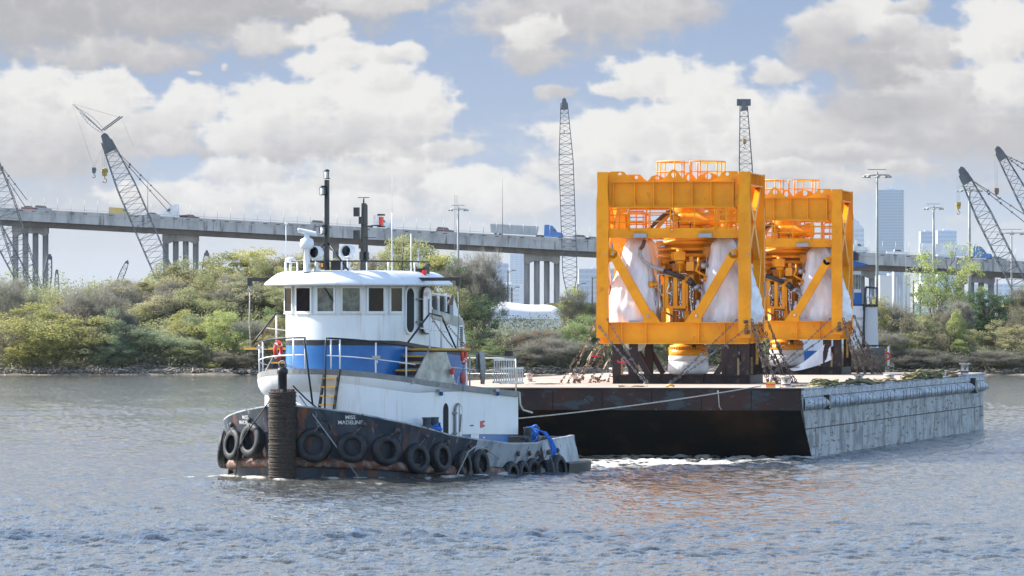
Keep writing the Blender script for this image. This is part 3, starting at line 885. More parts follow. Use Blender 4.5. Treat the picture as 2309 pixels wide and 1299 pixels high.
# ---------------------------------------------------------------- white covered pile behind the bushes
WT = mat('white_sheeting', (0.80, 0.80, 0.79), (0.74, 0.74, 0.74), scale=.8, rough=.6)
rows = []
for j in range(13):
    v_ = j / 12; row = []
    for i in range(41):
        u_ = i / 40
        x = -3.4 + u_ * 9.0
        hgt = 1.75 * (1 - abs(2 * u_ - 1) ** 5) * (0.86 + .10 * math.sin(u_ * 6 + .8) + .012 * math.sin(u_ * 9))
        a = math.pi * v_
        row.append((x, 640 - 3 * math.cos(a), 5.0 + hgt * 1.12 * max(0, math.sin(a)) ** .55 + (.008 * math.sin(i * 1.1 + j))))
    rows.append(row)
b = MB(); b.grid(rows); b.bb(-3.2, 5.4, 637.2, 642.8, 2.2, 5.0)
b.build('covered_pile', WT, None, 'long low pile covered with white sheeting behind the bushes', 'pile')

# ---------------------------------------------------------------- bridge
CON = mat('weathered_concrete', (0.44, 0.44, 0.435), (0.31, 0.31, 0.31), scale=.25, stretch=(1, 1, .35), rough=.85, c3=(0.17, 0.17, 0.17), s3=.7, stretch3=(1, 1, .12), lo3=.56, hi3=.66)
CON2 = mat('shaded_concrete', (0.13, 0.115, 0.105), (0.09, 0.08, 0.075), scale=.3, rough=.9)  # shade under the deck and in the openings put into the colour
CONP = mat('pier_concrete', (0.30, 0.285, 0.27), (0.18, 0.175, 0.17), scale=.35, stretch=(1, 1, .15), rough=.9, c3=(.16, .15, .14), s3=.5, lo3=.58, hi3=.7)
BD = 1700.0
TOPL = [(-1500, 395), (-600, 440), (0, 468), (560, 498), (1000, 522), (1345, 541), (2050, 574), (2309, 589), (2900, 612), (3900, 640)]
def btop(px):
    return float(np.interp(px, [p[0] for p in TOPL], [p[1] for p in TOPL]))
def bx(px): return (px - CX) / F * BD
def bz(py): return HC - (py - HY) / F * BD
br = thing('highway_bridge', (bx(1154), BD, 0), 0, 'long grey concrete highway bridge sloping down to the right on grouped columns', 'bridge')
ox = bx(1154)
stations = list(range(-1500, 3901, 60))
def strip(name, y0, y1, t0, t1, m):
    rows = []
    for px in stations:
        zt = bz(btop(px))
        x = bx(px) - ox
        rows.append([(x, y0, zt + t0), (x, y1, zt + t0), (x, y1, zt + t1), (x, y0, zt + t1)])
    b = MB(); b.grid(rows, closed=True, smooth=False)
    return b.build(name, m, br)
strip('deck_slab', .35, 24, -1.15, -1.55, CON)
strip('parapet', 0, .3, 0, -1.0, CON)
strip('parapet', 23.7, 24, 0, -1.0, CON)
strip('edge_girder', .15, .9, -1.01, -3.3, CON)
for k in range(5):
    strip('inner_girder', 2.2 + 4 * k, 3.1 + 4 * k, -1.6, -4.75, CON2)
b = MB()
for px in range(-1490, 3890, 29):
    x = bx(px) - ox; zt = bz(btop(px))
    if rd.random() < .9: b.bb(x - .55, x + .55, -.02, .0 - .004, zt - .66, zt - .40)
b.build('drain_openings', CON2, br, kind='stuff')
b = MB()
PST = mat('galvanised_post', (0.35, 0.36, 0.37), rough=.5, metal=.4)
for px in range(-1490, 3890, 30):
    x = bx(px) - ox; zt = bz(btop(px))
    b.tube([(x, .15, zt), (x, .15, zt + 3.3)], .055, n=4)
b.build('screen_posts', PST, br, kind='stuff')
b = MB()
b.grid([[(bx(px) - ox, .15, bz(btop(px)) + t_) for t_ in (.42, .50)] for px in stations])
b.build('rail', PST, br)
for pc in (-900, -480, -260, 65, 405, 722, 1222, 1560, 1935, 2205, 2560, 2900):
    zt = bz(btop(pc)) - 4.8
    xc = bx(pc) - ox
    hw = 5.0
    b = MB()
    # cap: hammerhead with drooping rounded ends
    prof = [(-hw, 0), (hw, 0), (hw, -2.6), (hw - .8, -3.6), (hw - 3.0, -2.7), (-hw + 3.0, -2.7), (-hw + .8, -3.6), (-hw, -2.6)]
    b.prism([(xc + x, zt + z + .9) for x, z in prof], 4.0, 7.2, 'y')
    b.build('pier_cap', CONP, br)
    for k in range(4):
        x = xc - 4.1 + k * 2.73
        b = MB(); b.tube([(x, 5.5 + k * .25, zt - 1.6), (x, 5.5 + k * .25, -1.0)], .82, n=14)
        b.build('pier_column', CONP, br)
    zb = 5.5 if pc == 1222 else 4.0
    b = MB(); b.bb(xc - 5.1, xc + 5.1, 3.8, 8.2, -1.2, zb + 1.4)
    b.build('pier_footing', CONP, br)

# ---------------------------------------------------------------- vehicles on the bridge
def paint(n, c, r=.35): return mat(n, c, rough=r, spec=.6, c2=tuple(x * .85 for x in c), scale=.5)
GLS = mat('dark_vehicle_glass', (0.03, 0.04, 0.05), rough=.08, spec=.8)
TYR = mat('tyre_rubber', (0.025, 0.025, 0.027), rough=.85)
def wheels(root, xs, r=.36, wdt=1.9):
    for x in xs:
        for y in (.12, wdt - .12):
            b = MB(); b.lathe([(0, -.11), (r * .9, -.11), (r, -.07), (r, .07), (r * .9, .11), (0, .11)], (x, y, r), n=14, axis='y')
            b.build('wheel', TYR, root)
def vehicle(kind, px, name, label, cat, m1, m2=None, flip=False, lane=2.0):
    x = bx(px); z = bz(btop(px)) - .55
    r = thing(name, (x, BD + lane, z), 0, label, cat, 'vehicles on the bridge')
    slope = -math.atan((btop(px + 60) - btop(px - 60)) / 120)
    r.rotation_euler = (0, -slope, math.pi if flip else 0)
    if flip: r.location.y += 1.9
    def body(poly, y0, y1, m, nm='body'):
        b = MB(); b.prism(poly, y0, y1, 'y'); o = b.build(nm, m, r); fixn(o.data)
    WHT_ = m2
    if kind == 'sedan':
        body([(-2.3, .25), (2.3, .25), (2.35, .65), (2.1, .85), (1.15, .95), (.45, 1.42), (-1.0, 1.45), (-1.75, 1.0), (-2.3, .95)], 0, 1.8, m1)
        body([(.95, .97), (.40, 1.37), (-.95, 1.39), (-1.5, 1.0)], -.015, 1.815, GLS, 'window')
        wheels(r, (-1.45, 1.45), .34)
    if kind == 'suv':
        body([(-2.4, .3), (2.4, .3), (2.45, .8), (2.2, 1.02), (1.2, 1.1), (.6, 1.7), (-2.0, 1.75), (-2.4, 1.1)], 0, 1.9, m1)
        body([(1.0, 1.12), (.55, 1.62), (-1.9, 1.66), (-2.15, 1.14)], -.015, 1.915, GLS, 'window')
        wheels(r, (-1.5, 1.5), .38)
    if kind == 'pickup':
        body([(-2.9, .45), (2.9, .45), (2.95, 1.0), (2.7, 1.2), (1.5, 1.25), (.9, 1.85), (-.8, 1.88), (-.95, 1.2), (-2.9, 1.2)], 0, 1.95, m1)
        body([(1.3, 1.27), (.85, 1.78), (-.72, 1.8), (-.8, 1.27)], -.015, 1.965, GLS, 'window')
        wheels(r, (-1.8, 1.9), .42)
    if kind == 'van':
        body([(-3.0, .4), (2.9, .4), (2.95, 1.1), (2.2, 1.35), (1.5, 2.0), (1.2, 2.25), (-3.0, 2.25)], 0, 2.0, m1)
        body([(2.1, 1.4), (1.5, 1.95), (1.0, 1.98), (1.0, 1.4)], -.015, 2.015, GLS, 'window')
        wheels(r, (-1.9, 1.9), .38)
    if kind in ('semi', 'semi_box', 'semi_hopper', 'semi_flat'):
        body([(-1.2, .7), (4.0, .7), (4.05, 1.4), (3.7, 2.0), (2.4, 2.15), (1.8, 3.0), (1.0, 3.75), (-.2, 4.0), (-1.2, 3.9)], 0, 2.4, m1, 'cab')
        body([(2.25, 2.2), (1.75, 2.9), (1.1, 2.9), (1.1, 2.2)], -.015, 2.415, GLS, 'window')
        body([(-3.4, .7), (-1.2, .7), (-1.2, 1.0), (-3.4, 1.0)], .7, 1.7, TYR, 'chassis')
        wheels(r, (3.1, -1.7, -2.9), .5, 2.4)
        if kind == 'semi_box':
            body([(-16, 1.1), (-1.9, 1.1), (-1.9, 4.0), (-16, 4.0)], 0, 2.5, m2, 'trailer')
            wheels(r, (-13.2, -14.4), .5, 2.4)
        if kind == 'semi_flat':
            body([(-15, 1.1), (-1.9, 1.1), (-1.9, 1.4), (-15, 1.4)], 0, 2.5, m2, 'trailer')
            wheels(r, (-13.2, -14.4), .5, 2.4)
        if kind == 'semi_hopper':
            body([(-15.8, 1.2), (-15.2, .9), (-3.6, .9), (-3.0, 1.2), (-2.7, 3.2), (-16.1, 3.2)], 0, 2.5, m2, 'trailer')
            for k in range(12):
                x_ = -15.3 + k * 1.1
                b = MB(); b.bb(x_, x_ + .12, -.06, -.005, 1.0, 3.1); b.build('trailer_rib', m2, r)
            body([(-16.1, 3.2), (-2.7, 3.2), (-3.2, 3.42), (-9, 3.35), (-15.6, 3.42)], .1, 2.4, m2, 'cover')
            wheels(r, (-13.2, -14.4), .5, 2.4)
PW, PY_, PB, PR, PG, PM = paint('white_vehicle_paint', (.75, .76, .78)), paint('mustard_paint', (.55, .40, .12)), paint('blue_truck_paint', (.03, .18, .52)), paint('dark_red_paint', (.25, .03, .03)), paint('grey_vehicle_paint', (.28, .3, .32)), paint('maroon_paint', (.15, .03, .045))
PT = paint('trailer_silver', (.42, .44, .45), .5)
vehicle('van', 268, 'delivery_van', 'mustard yellow van on the bridge left of the leaning crane', 'van', PY_)
vehicle('sedan', 345, 'sedan_car', 'light grey sedan on the bridge behind the crane boom', 'car', PG)
vehicle('semi', 394, 'truck_tractor', 'white truck tractor on the left part of the bridge', 'truck', PW, flip=True)
vehicle('sedan', 430, 'sedan_car', 'dark red sedan following the white truck tractor', 'car', PR)
vehicle('sedan', 65, 'sedan_car', 'dark red sedan nearest the left edge on the bridge', 'car', PR)
vehicle('suv', 95, 'suv_car', 'grey car above the first bridge pier', 'car', PG)
vehicle('semi', 850, 'truck_tractor', 'white and red truck tractor on the bridge behind the red mast lamp', 'truck', PW)
vehicle('suv', 720, 'suv_car', 'grey car on the bridge behind the tug mast', 'car', PG)
vehicle('suv', 1003, 'suv_car', 'maroon car on the bridge between tug and tall crane', 'car', PM)
vehicle('semi_hopper', 1236, 'truck_with_trailer', 'blue and white truck pulling a long silver hopper trailer', 'truck', PB, PT)
vehicle('suv', 1312, 'suv_car', 'silver car on the bridge left of the orange frame', 'car', PT)
vehicle('sedan', 1338, 'sedan_car', 'grey sedan on the bridge touching the orange frame', 'car', PG)
vehicle('semi_box', 1925, 'truck_with_trailer', 'white truck on the bridge right of the farther frame', 'truck', PW, PW)
vehicle('pickup', 2024, 'pickup_truck', 'white pickup on the bridge below the tall glass tower', 'pickup', PW)
vehicle('semi_box', 2205, 'truck_with_trailer', 'blue truck with a white box trailer behind the tall bent tree', 'truck', PB, PW)
vehicle('sedan', 2250, 'sedan_car', 'grey sedan ahead of the blue truck', 'car', PG)

# ---------------------------------------------------------------- lattice cranes
CRB = mat('dark_blue_grey_steel', (0.075, 0.09, 0.11), (0.12, 0.13, 0.14), scale=.5, rough=.5)
CRY = mat('yellow_hook_paint', (0.50, 0.36, 0.08), (0.25, 0.18, 0.05), scale=2, rough=.5)
CAB = mat('crane_cable', (0.13, 0.13, 0.14), rough=.6)
def lattice(b, a, c, w0, w1, w2, n, r=.07, dep=None):
    a, c = Vector(a), Vector(c)
    ax = (c - a).normalized()
    s1 = Vector((0, 1, 0)).cross(ax).normalized(); s2 = ax.cross(s1)
    P = []
    for i in range(n + 1):
        t_ = i / n
        w_ = w0 + (w1 - w0) * min(1, t_ / .12) if t_ < .12 else (w1 if t_ < .70 else w1 + (w2 - w1) * (t_ - .70) / .30)
        p = a + (c - a) * t_
        P.append([p + s1 * (w_ / 2 * sx) + s2 * (w_ / 2 * sy) for sx, sy in ((-1, -1), (1, -1), (1, 1), (-1, 1))])
    for k in range(4):
        for i in range(n): b.beam(P[i][k], P[i + 1][k], r * 1.5, r * 1.5)
    for i in range(n):
        for k in range(4):
            k2 = (k + 1) % 4
            if i % 2: b.beam(P[i][k], P[i + 1][k2], r * .75, r * .75)
            else: b.beam(P[i][k2], P[i + 1][k], r * .75, r * .75)
        if i % 2 == 0:
            for k in range(4): b.beam(P[i][k], P[i][(k + 1) % 4], r * .7, r * .7)
def hookblock(root, p, drop, s, m, tip):
    b = MB()
    for dx in (-.3, 0, .3): b.tube([Vector(tip) + Vector((dx * s, 0, 0)), Vector(p) + Vector((dx * s, 0, .8 * s))], .022 * s, n=3)
    b.build('hoist_rope', CAB, root)
    b = MB()
    b.lathe([(0, -.3 * s), (.5 * s, -.3 * s), (.62 * s, -.1 * s), (.62 * s, .1 * s), (.5 * s, .3 * s), (0, .3 * s)], p, n=16, axis='y')
    b.prism([(p[0] - .5 * s, p[2] + .3), (p[0] + .5 * s, p[2] + .3), (p[0] + .42 * s, p[2] - .9 * s), (p[0] - .42 * s, p[2] - .9 * s)], p[1] - .38, p[1] + .38, 'y')
    o = b.build('hook_block', m, root)
    b = MB()
    q = Vector(p) + Vector((0, 0, -.9 * s))
    pts = [q, q + Vector((0, 0, -.45 * s))] + [q + Vector((.38 * s * math.sin(a_) , 0, -.85 * s + .38 * s * math.cos(a_))) for a_ in [0, .7, 1.5, 2.3, 3.1, 3.9, 4.6]]
    b.tube(pts, .11 * s, n=6)
    b.build('hook', m, root)
def crane(label, base, tip, d, w, n, hooks=(), head=1.0, pend=None, r=.062, wt=None):
    A, T = W(base[0], base[1], d), W(tip[0], tip[1], d)
    root = thing('lattice_boom_crane', (A.x, A.y, float(gz(A.x, A.y))), 0, label, 'crane', 'lattice boom cranes behind the trees')
    o_ = Vector(root.location)
    A0 = A - o_; T0_ = T - o_
    b = MB(); lattice(b, A0, T0_, w * .4, w, wt or w * .55, n, r); b.build('boom', CRB, root)
    ax = (T0_ - A0).normalized(); s1 = Vector((0, 1, 0)).cross(ax).normalized()
    b = MB()
    h = head
    if h:
        pts = [T0_ + ax * 1.0 * h - s1 * .4 * h, T0_ + ax * .9 * h + s1 * .5 * h, T0_ - ax * 1.6 * h + s1 * .95 * h, T0_ - ax * 1.7 * h - s1 * .85 * h]
        for yy in (-.75, -.1, .55):
            vs = [p + Vector((0, yy, 0)) for p in pts] + [p + Vector((0, yy + .12, 0)) for p in pts]
            b.add(vs, [(0, 1, 2, 3), (7, 6, 5, 4), (0, 4, 5, 1), (1, 5, 6, 2), (2, 6, 7, 3), (3, 7, 4, 0)])
        b.lathe([(0, -.5), (.45 * h, -.5), (.45 * h, .5), (0, .5)], T0_ + ax * .8 * h, n=12, axis='y')
        b.build('boom_head', CRB, root)
    # body on crawlers behind the trees
    g = Vector((A0.x, 0, 0))
    b = MB(); b.bb(g.x - 3.2, g.x + 3.6, -1.7, 1.7, 1.4, 4.2); b.bb(g.x + 3.6, g.x + 5.0, -1.9, 1.9, 1.5, 3.6); b.build('machinery_house', CRY, root)
    b = MB(); b.bb(g.x - 4.0, g.x - 2.6, -2.6, -1.75, 1.5, 3.6); b.build('cab', GLS, root)
    for yy in (-2.4, 1.5):
        b = MB(); b.bb(g.x - 4, g.x + 4, yy, yy + .9, 0, 1.15); b.build('crawler_track', CRB, root)
    b = MB(); lattice(b, (A0.x, 0, 1.2), A0, w * .5, w * .5, w * .4, 4, r) if A0.z > 2.5 else b.bb(A0.x - .5, A0.x + .5, -.5, .5, .9, max(1.5, A0.z)); b.build('boom_foot', CRB, root)
    if pend:
        Q = W(pend[0], pend[1], d) - o_
        b = MB()
        for k, yy in enumerate((-.7, .7)):
            b.tube([T0_ + Vector((0, yy, 0)), Q + Vector((0, yy, k * 1.1))], .045, n=4)
            for f_ in (.35, .52, .68):
                p = (T0_ + Vector((0, yy, 0))).lerp(Q + Vector((0, yy, k * 1.1)), f_)
                b.tube([p, p.lerp(Q, .03)], .16, n=5)
        b.build('pendant_line', CAB, root)
    for (hx, hy, s_, mm, tx, ty) in hooks:
        hookblock(root, W(hx, hy, d) - o_, 0, s_, mm, W(tx, ty, d) - o_)
    return root, o_
r1, o1 = crane('tall leaning lattice crane with a jib and two hooks at left', (392, 668), (240, 318), 820, 2.5, 26, ((236, 386, .72, CRY, 234, 330), (212, 383, .5, CRB, 229, 338)), .9, (385, 482))
b = MB()
K = W(232, 297, 820) - o1
for (ax_, ay_) in ((160, 229), (166, 240)):
    b.tube([K, W(ax_, ay_, 820) - o1], .05, n=4)
J0, J1 = K, W(163, 234, 820) - o1
for k_ in range(12):
    f_ = k_ / 12; g_ = (k_ + 1) / 12; wd_ = .5 * math.sin(math.pi * min(1, .15 + f_))
    wg_ = .5 * math.sin(math.pi * min(1, .15 + g_))
    n_ = Vector((-.7, 0, -.72))
    n_ = Vector((-(J1 - J0).z, 0, (J1 - J0).x)).normalized()
    p0, p1 = J0.lerp(J1, f_), J0.lerp(J1, g_)
    for sgn in (-1, 1):
        b.tube([p0 + n_ * wd_ * sgn, p1 + n_ * wg_ * sgn], .035, n=3)
    b.tube([p0 + n_ * wd_, p1 - n_ * wg_], .02, n=3)
b.build('jib', PST, r1)
b = MB(); M1 = W(274, 266, 820) - o1
for yy in (-.5, .5): b.beam(K + Vector((0, yy, 0)) + Vector((.25 * yy, 0, .2)), M1 + Vector((.25 * yy, yy, .2)), .14, .14)
b.build('jib_mast', CRB, r1)
b = MB()
b.tube([M1, J1], .018, n=3); b.tube([M1, W(300, 330, 820) - o1], .012, n=3); b.tube([J1, W(212, 378, 820) - o1], .014, n=3)
b.build('jib_rope', CAB, r1)
crane('lattice crane boom cut by the left edge, leaning over the first pier', (92, 722), (-28, 335), 800, 2.6, 26, (), 1.0, (60, 470))
crane('second thinner lattice boom at the left edge beside the first pier', (88, 700), (-60, 420), 830, 1.8, 20, (), .6)
crane('tall upright pale lattice crane tower left of the orange frames', (1287, 672), (1272, 232), 850, 1.95, 38, ((1272, 300, .1, CRB, 1272, 240),), .55, None, .06, .9)
crane('upright lattice crane rising behind the nearer orange frame', (1692, 690), (1677, 236), 850, 1.75, 34, ((1679, 318, .45, CRY, 1677, 246),), .5, None, .06, 1.0)
b = MB(); q = W(1677, 231, 850); b.bb(q.x - .95, q.x + .95, q.y - .6, q.y + .6, q.z - .45, q.z + .45)
rr_ = [o for o in SC.objects if o.get('label', '').startswith('upright lattice crane')][0]
o = b.build('boom_head', CRB, None); o.parent = rr_; o.location = -Vector(rr_.location)
crane('leaning lattice crane with a yellow hook block right of the glass tower', (2325, 700), (2172, 392), 700, 1.75, 20, ((2161, 462, .5, CRY, 2160, 398),), .7, (2330, 518))
crane('lattice crane boom at the far right edge with a brown hook block', (2440, 690), (2253, 343), 720, 1.5, 22, ((2247, 430, .5, mat('brown_hook', (.2, .12, .08), rough=.6), 2245, 345),), .6, (2330, 400))
crane('small distant crane boom peeping over the left trees', (262, 650), (287, 590), 1100, .9, 8, (), .22)
crane('small dark crane head right of the twin-column pier', (462, 660), (466, 570), 1000, 1.2, 9, (), .35)
crane('short dark pile driver crane beside the first pier', (100, 700), (112, 578), 760, .9, 10, (), .25)
crane('slim upright mast with a dark platform left of the rise', (128, 700), (128, 612), 780, .5, 8, (), .2)

# ---------------------------------------------------------------- tall light masts
POLE = mat('weathered_steel_pole', (0.30, 0.31, 0.30), (0.22, 0.23, 0.22), scale=.4, rough=.6)
def mast(px, top, d, r, label, rw=1.15):
    T_ = W(px, top, d); g = float(gz(T_.x, d))
    root = thing('light_mast', (T_.x, d, g), 0, label, 'light mast', 'tall light masts')
    h = T_.z - g
    b = MB(); b.tube([(0, 0, 0), (0, 0, h * .5), (0, 0, h)], r * 1.5, n=10, r2=r * .8); b.build('pole', POLE, root)
    b = MB(); b.lathe([(rw - .05, h - .35), (rw + .05, h - .35), (rw + .05, h - .25), (rw - .05, h - .25), (rw - .05, h - .35)], (0, 0, 0), n=20)
    b.beam((-rw, 0, h - .3), (rw, 0, h - .3), .08, .08); b.beam((0, -rw, h - .3), (0, rw, h - .3), .08, .08)
    b.beam((-rw * .8, 0, h + .25), (rw * .8, 0, h + .25), .08, .08)
    b.build('lamp_ring', POLE, root)
    for k in range(8):
        a_ = k * math.pi / 4
        b = MB(); b.lathe([(.02, .12), (.13, .08), (.24, -.12), (0, -.12)], (rw * 1.1 * math.cos(a_), rw * 1.1 * math.sin(a_), h - .45), n=8)
        b.build('floodlight', POLE, root)
mast(1978, 388, 620, .12, 'tallest light mast in front of the glass tower')
mast(2105, 464, 900, .17, 'light mast between the glass tower and the tall bent tree', 1.2)
mast(2186, 424, 900, .20, 'light mast behind the right leaning crane', 1.6)
mast(2281, 521, 900, .12, 'light mast nearest the right edge', 1.9)
mast(1033, 467, 900, .16, 'light mast between the tug and the tall upright crane', 1.2)
for (px, top, bot, d, lab) in ((1133, 402, 520, 1690, 'thin mast rising from the bridge above the hopper trailer'), (333, 375, 480, 1690, 'thin tapering mast standing on the bridge behind the leaning crane'), (2043, 545, 700, 1500, 'thin dark pole right of the glass tower')):
    T_, B_ = W(px, top, d), W(px, bot, d)
    b = MB(); b.tube([B_ - Vector((0, 0, 2)), T_], .14, n=6, r2=.05); b.build('thin_mast', POLE, None, lab, 'mast')
# antenna lattice near the mast at 1033
b = MB(); p = W(1028, 440, 1200); q = W(1028, 690, 1200); lattice(b, q, p, .6, .6, .5, 40, .03); b.build('radio_mast', PST, None, 'thin lattice radio mast behind the light mast by the tug', 'radio mast')
# wooden utility poles
WOOD = mat('dark_utility_pole', (0.10, 0.085, 0.07), rough=.9)
for (px, top, lab) in ((1132, 650, 'leftmost short utility pole above the white covered pile'), (1145, 610, 'tallest utility pole above the white covered pile'), (1154, 648, 'utility pole right of the tallest one above the white pile'), (1335, 625, 'street pole next to the orange frame'), (2060, 632, 'utility pole left of the tall bent tree'), (2075, 640, 'utility pole between the bent tree and the silos'), (2248, 628, 'utility pole under the right crane'), (1303, 640, 'utility pole right of the tall upright crane')):
    T_ = W(px, top, 760); g = float(gz(T_.x, 760))
    r = thing('utility_pole', (T_.x, 760, g), 0, lab, 'pole', 'utility poles behind the bank')
    h = T_.z - g
    b = MB(); b.tube([(0, 0, 0), (0, 0, h)], .13, n=7, r2=.09); b.build('pole', WOOD, r)
    b = MB(); b.beam((0, 0, h - .3), (.55, 0, h), .06, .06); b.box((.75, 0, h + .02), (.45, .18, .1)); b.build('lamp_arm', WOOD, r)

# ---------------------------------------------------------------- the city
def tower(name, px0, px1, top, d, c, lab, cat='building', nb=0, cols=0, slant=0, depth=26, side=0.0):
    a, c_ = W(px0, top, d), W(px1, top, d)
    wd = c_.x - a.x; h = a.z - 1.0
    r = thing(name, ((a.x + c_.x) / 2, d, 1.0), side, lab, cat, 'city buildings on the horizon')
    m = mat('facade_' + str(px0), tuple(min(.8, x * 1.35) for x in c), rough=.4)  # paled in the colour to stand in for distance haze
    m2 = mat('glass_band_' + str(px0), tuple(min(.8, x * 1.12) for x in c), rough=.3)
    b = MB()
    if slant:
        b.prism([(-wd / 2, 0), (wd / 2, 0), (wd / 2, h), (-wd / 2, h - slant)], 0, depth, 'y')
    else: b.bb(-wd / 2, wd / 2, 0, depth, 0, h)
    o = b.build('facade', m, r); fixn(o.data)
    if nb:
        b = MB()
        for k in range(nb):
            z0 = h * (k + .3) / nb; z1 = h * (k + .8) / nb
            if slant and z1 > h - slant: continue
            for q in range(max(1, cols)):
                n_ = max(1, cols)
                b.bb(-wd / 2 + wd * (q + .12) / n_, -wd / 2 + wd * (q + .88) / n_, -.3, -.05, z0, z1)
        b.build('window_bands', m2, r, kind='stuff')
        b = MB()
        for k in range(nb):
            z0 = h * (k + .3) / nb; z1 = h * (k + .8) / nb
            if slant and z1 > h - slant: continue
            b.bb(wd / 2 + .05, wd / 2 + .3, 2, depth - 2, z0, z1)
        b.build('window_bands', m2, r, kind='stuff')
    b = MB(); b.bb(-wd * .18, wd * .18, depth * .3, depth * .6, h - .05 - slant * .5, h + h * .012 + .5); b.build('roof_plant', m, r)
    return r
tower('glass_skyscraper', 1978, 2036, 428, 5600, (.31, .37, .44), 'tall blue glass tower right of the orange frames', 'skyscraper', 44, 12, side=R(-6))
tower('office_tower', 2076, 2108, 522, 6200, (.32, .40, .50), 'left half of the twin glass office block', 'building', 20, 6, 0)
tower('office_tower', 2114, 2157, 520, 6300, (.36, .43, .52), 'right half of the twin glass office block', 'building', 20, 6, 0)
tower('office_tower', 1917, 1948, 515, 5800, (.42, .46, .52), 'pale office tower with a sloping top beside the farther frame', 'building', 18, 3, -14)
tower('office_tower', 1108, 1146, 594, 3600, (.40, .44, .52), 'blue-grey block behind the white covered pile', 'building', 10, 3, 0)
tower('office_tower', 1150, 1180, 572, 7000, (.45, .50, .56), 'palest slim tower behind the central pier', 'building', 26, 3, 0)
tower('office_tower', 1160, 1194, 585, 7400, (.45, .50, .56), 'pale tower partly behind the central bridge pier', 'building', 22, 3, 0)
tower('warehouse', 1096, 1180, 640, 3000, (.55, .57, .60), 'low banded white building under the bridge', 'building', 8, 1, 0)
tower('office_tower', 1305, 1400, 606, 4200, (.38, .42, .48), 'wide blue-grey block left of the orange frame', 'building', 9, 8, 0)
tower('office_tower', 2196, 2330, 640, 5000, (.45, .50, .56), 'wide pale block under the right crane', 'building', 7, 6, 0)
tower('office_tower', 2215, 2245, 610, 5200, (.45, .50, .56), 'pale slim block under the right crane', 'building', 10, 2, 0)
tower('storage_shed', 1984, 2053, 621, 2200, (.46, .46, .46), 'grey industrial hall under the bridge right of the frames', 'building', 0)
tower('storage_shed', 2070, 2110, 640, 2300, (.62, .64, .66), 'pale industrial hall behind the tall bent tree', 'building', 4, 1)
for k, px in enumerate((2018, 2024, 2030)):
    b = MB(); T_ = W(px, 612 - k * 2, 2190); b.lathe([(1.0, 0), (1.0, T_.z), (.6, T_.z + .5), (0, T_.z + .5)], (T_.x, T_.y, 0), n=12)
    b.build('process_tower', PT, None, ('left', 'middle', 'right')[k] + ' silver process tower before the grey industrial hall', 'tower', 'silver process towers')
r = thing('moored_ship', W(2062, 690, 1400) * 1.0, 0, 'black hulled ship bow with a red waterline under the bridge', 'ship'); r.location.z = 1.0
b = MB(); b.prism([(-3.0, 1.6), (6, 1.6), (6, 4.0), (-2.2, 4.0), (-2.9, 4.6)], 0, 8, 'y'); fixn(b.build('hull', mat('ship_black', (.03, .035, .04), rough=.5), r).data)
b = MB(); b.prism([(-2.8, 0), (6, 0), (6, 1.58), (-3.0, 1.58)], .1, 7.9, 'y'); fixn(b.build('boot_top', mat('ship_red', (.5, .08, .06), rough=.6), r).data)
b = MB(); b.bb(0, 3.4, 2, 6, 4.02, 6.5); b.bb(1, 2.0, 3, 5, 6.5, 9.0); b.build('deckhouse', PW, r)
# ================================================================ TUG
WHT = mat('tug_white_paint', (0.76, 0.77, 0.78), (0.68, 0.70, 0.72), scale=.8, lo=.4, hi=.75, rough=.38, c3=(.55, .46, .38), s3=3.0, lo3=.555, hi3=.80, stretch3=(1, 1, .09), bump=.04)
BLU = mat('tug_blue_paint', (0.006, 0.135, 0.40), (0.005, 0.105, 0.34), scale=1.2, rough=.35)
BLK = mat('tug_black_paint', (0.010, 0.013, 0.018), (0.022, 0.023, 0.025), scale=2, rough=.45, spec=.35)
GRYP = mat('tug_grey_deck_paint', (0.17, 0.175, 0.175), (0.24, 0.24, 0.23), scale=1.5, rough=.55, c3=(.10, .10, .10), s3=4)
GALV = mat('bare_grey_plate', (0.27, 0.28, 0.27), (0.40, 0.41, 0.40), scale=1.4, rough=.42, metal=.25, c3=(.16, .17, .17), s3=3, lo3=.5, hi3=.7)
YEL = mat('safety_yellow_paint', (0.62, 0.34, 0.03), (0.40, 0.20, 0.03), scale=5, rough=.5, lo=.5, hi=.7)
RED = mat('lifebuoy_red', (0.72, 0.05, 0.02), (0.6, .04, .02), scale=3, rough=.5)
HULLM = mat('tug_hull_black_rust', (0.020, 0.029, 0.044), (0.055, 0.066, 0.084), scale=.9, detail=7, lo=.45, hi=.62, rough=.55, spec=.3, stretch=(1, 1, .5), c3=(0.17, 0.066, 0.035), s3=2.3, lo3=.545, hi3=.66, stretch3=(1, 1, .28), c4=(.30, .29, .28), s4=5.0, lo4=.63, hi4=.68, stretch4=(1, 1, .18), bump=.25)
HULLA = mat('tug_hull_worn_grey', (0.36, 0.39, 0.42), (0.15, 0.175, 0.21), scale=1.3, detail=7, lo=.45, hi=.62, rough=.5, stretch=(1, 1, .5), c3=(0.05, 0.05, 0.055), s3=3.0, lo3=.60, hi3=.66, stretch3=(1, 1, .3), c4=(.22, .12, .07), s4=2.4, lo4=.62, hi4=.70, stretch4=(1, 1, .3), bump=.25)
STRK = mat('rusty_rub_rail', (0.13, 0.05, 0.032), (0.26, 0.20, 0.17), scale=3.5, detail=6, lo=.45, hi=.6, rough=.75, c3=(.06, .045, .04), s3=2.5, lo3=.52, hi3=.62, bump=.5)
ROPEM = mat('dark_wound_rope', (0.030, 0.023, 0.019), (0.085, 0.066, 0.052), scale=9, stretch=(1, 1, 5), rough=.9, bump=.5)
GLASS = mat('wheelhouse_glass', (0.004, 0.006, 0.010), (.012, .011, .016), scale=3, rough=.04, spec=.16)
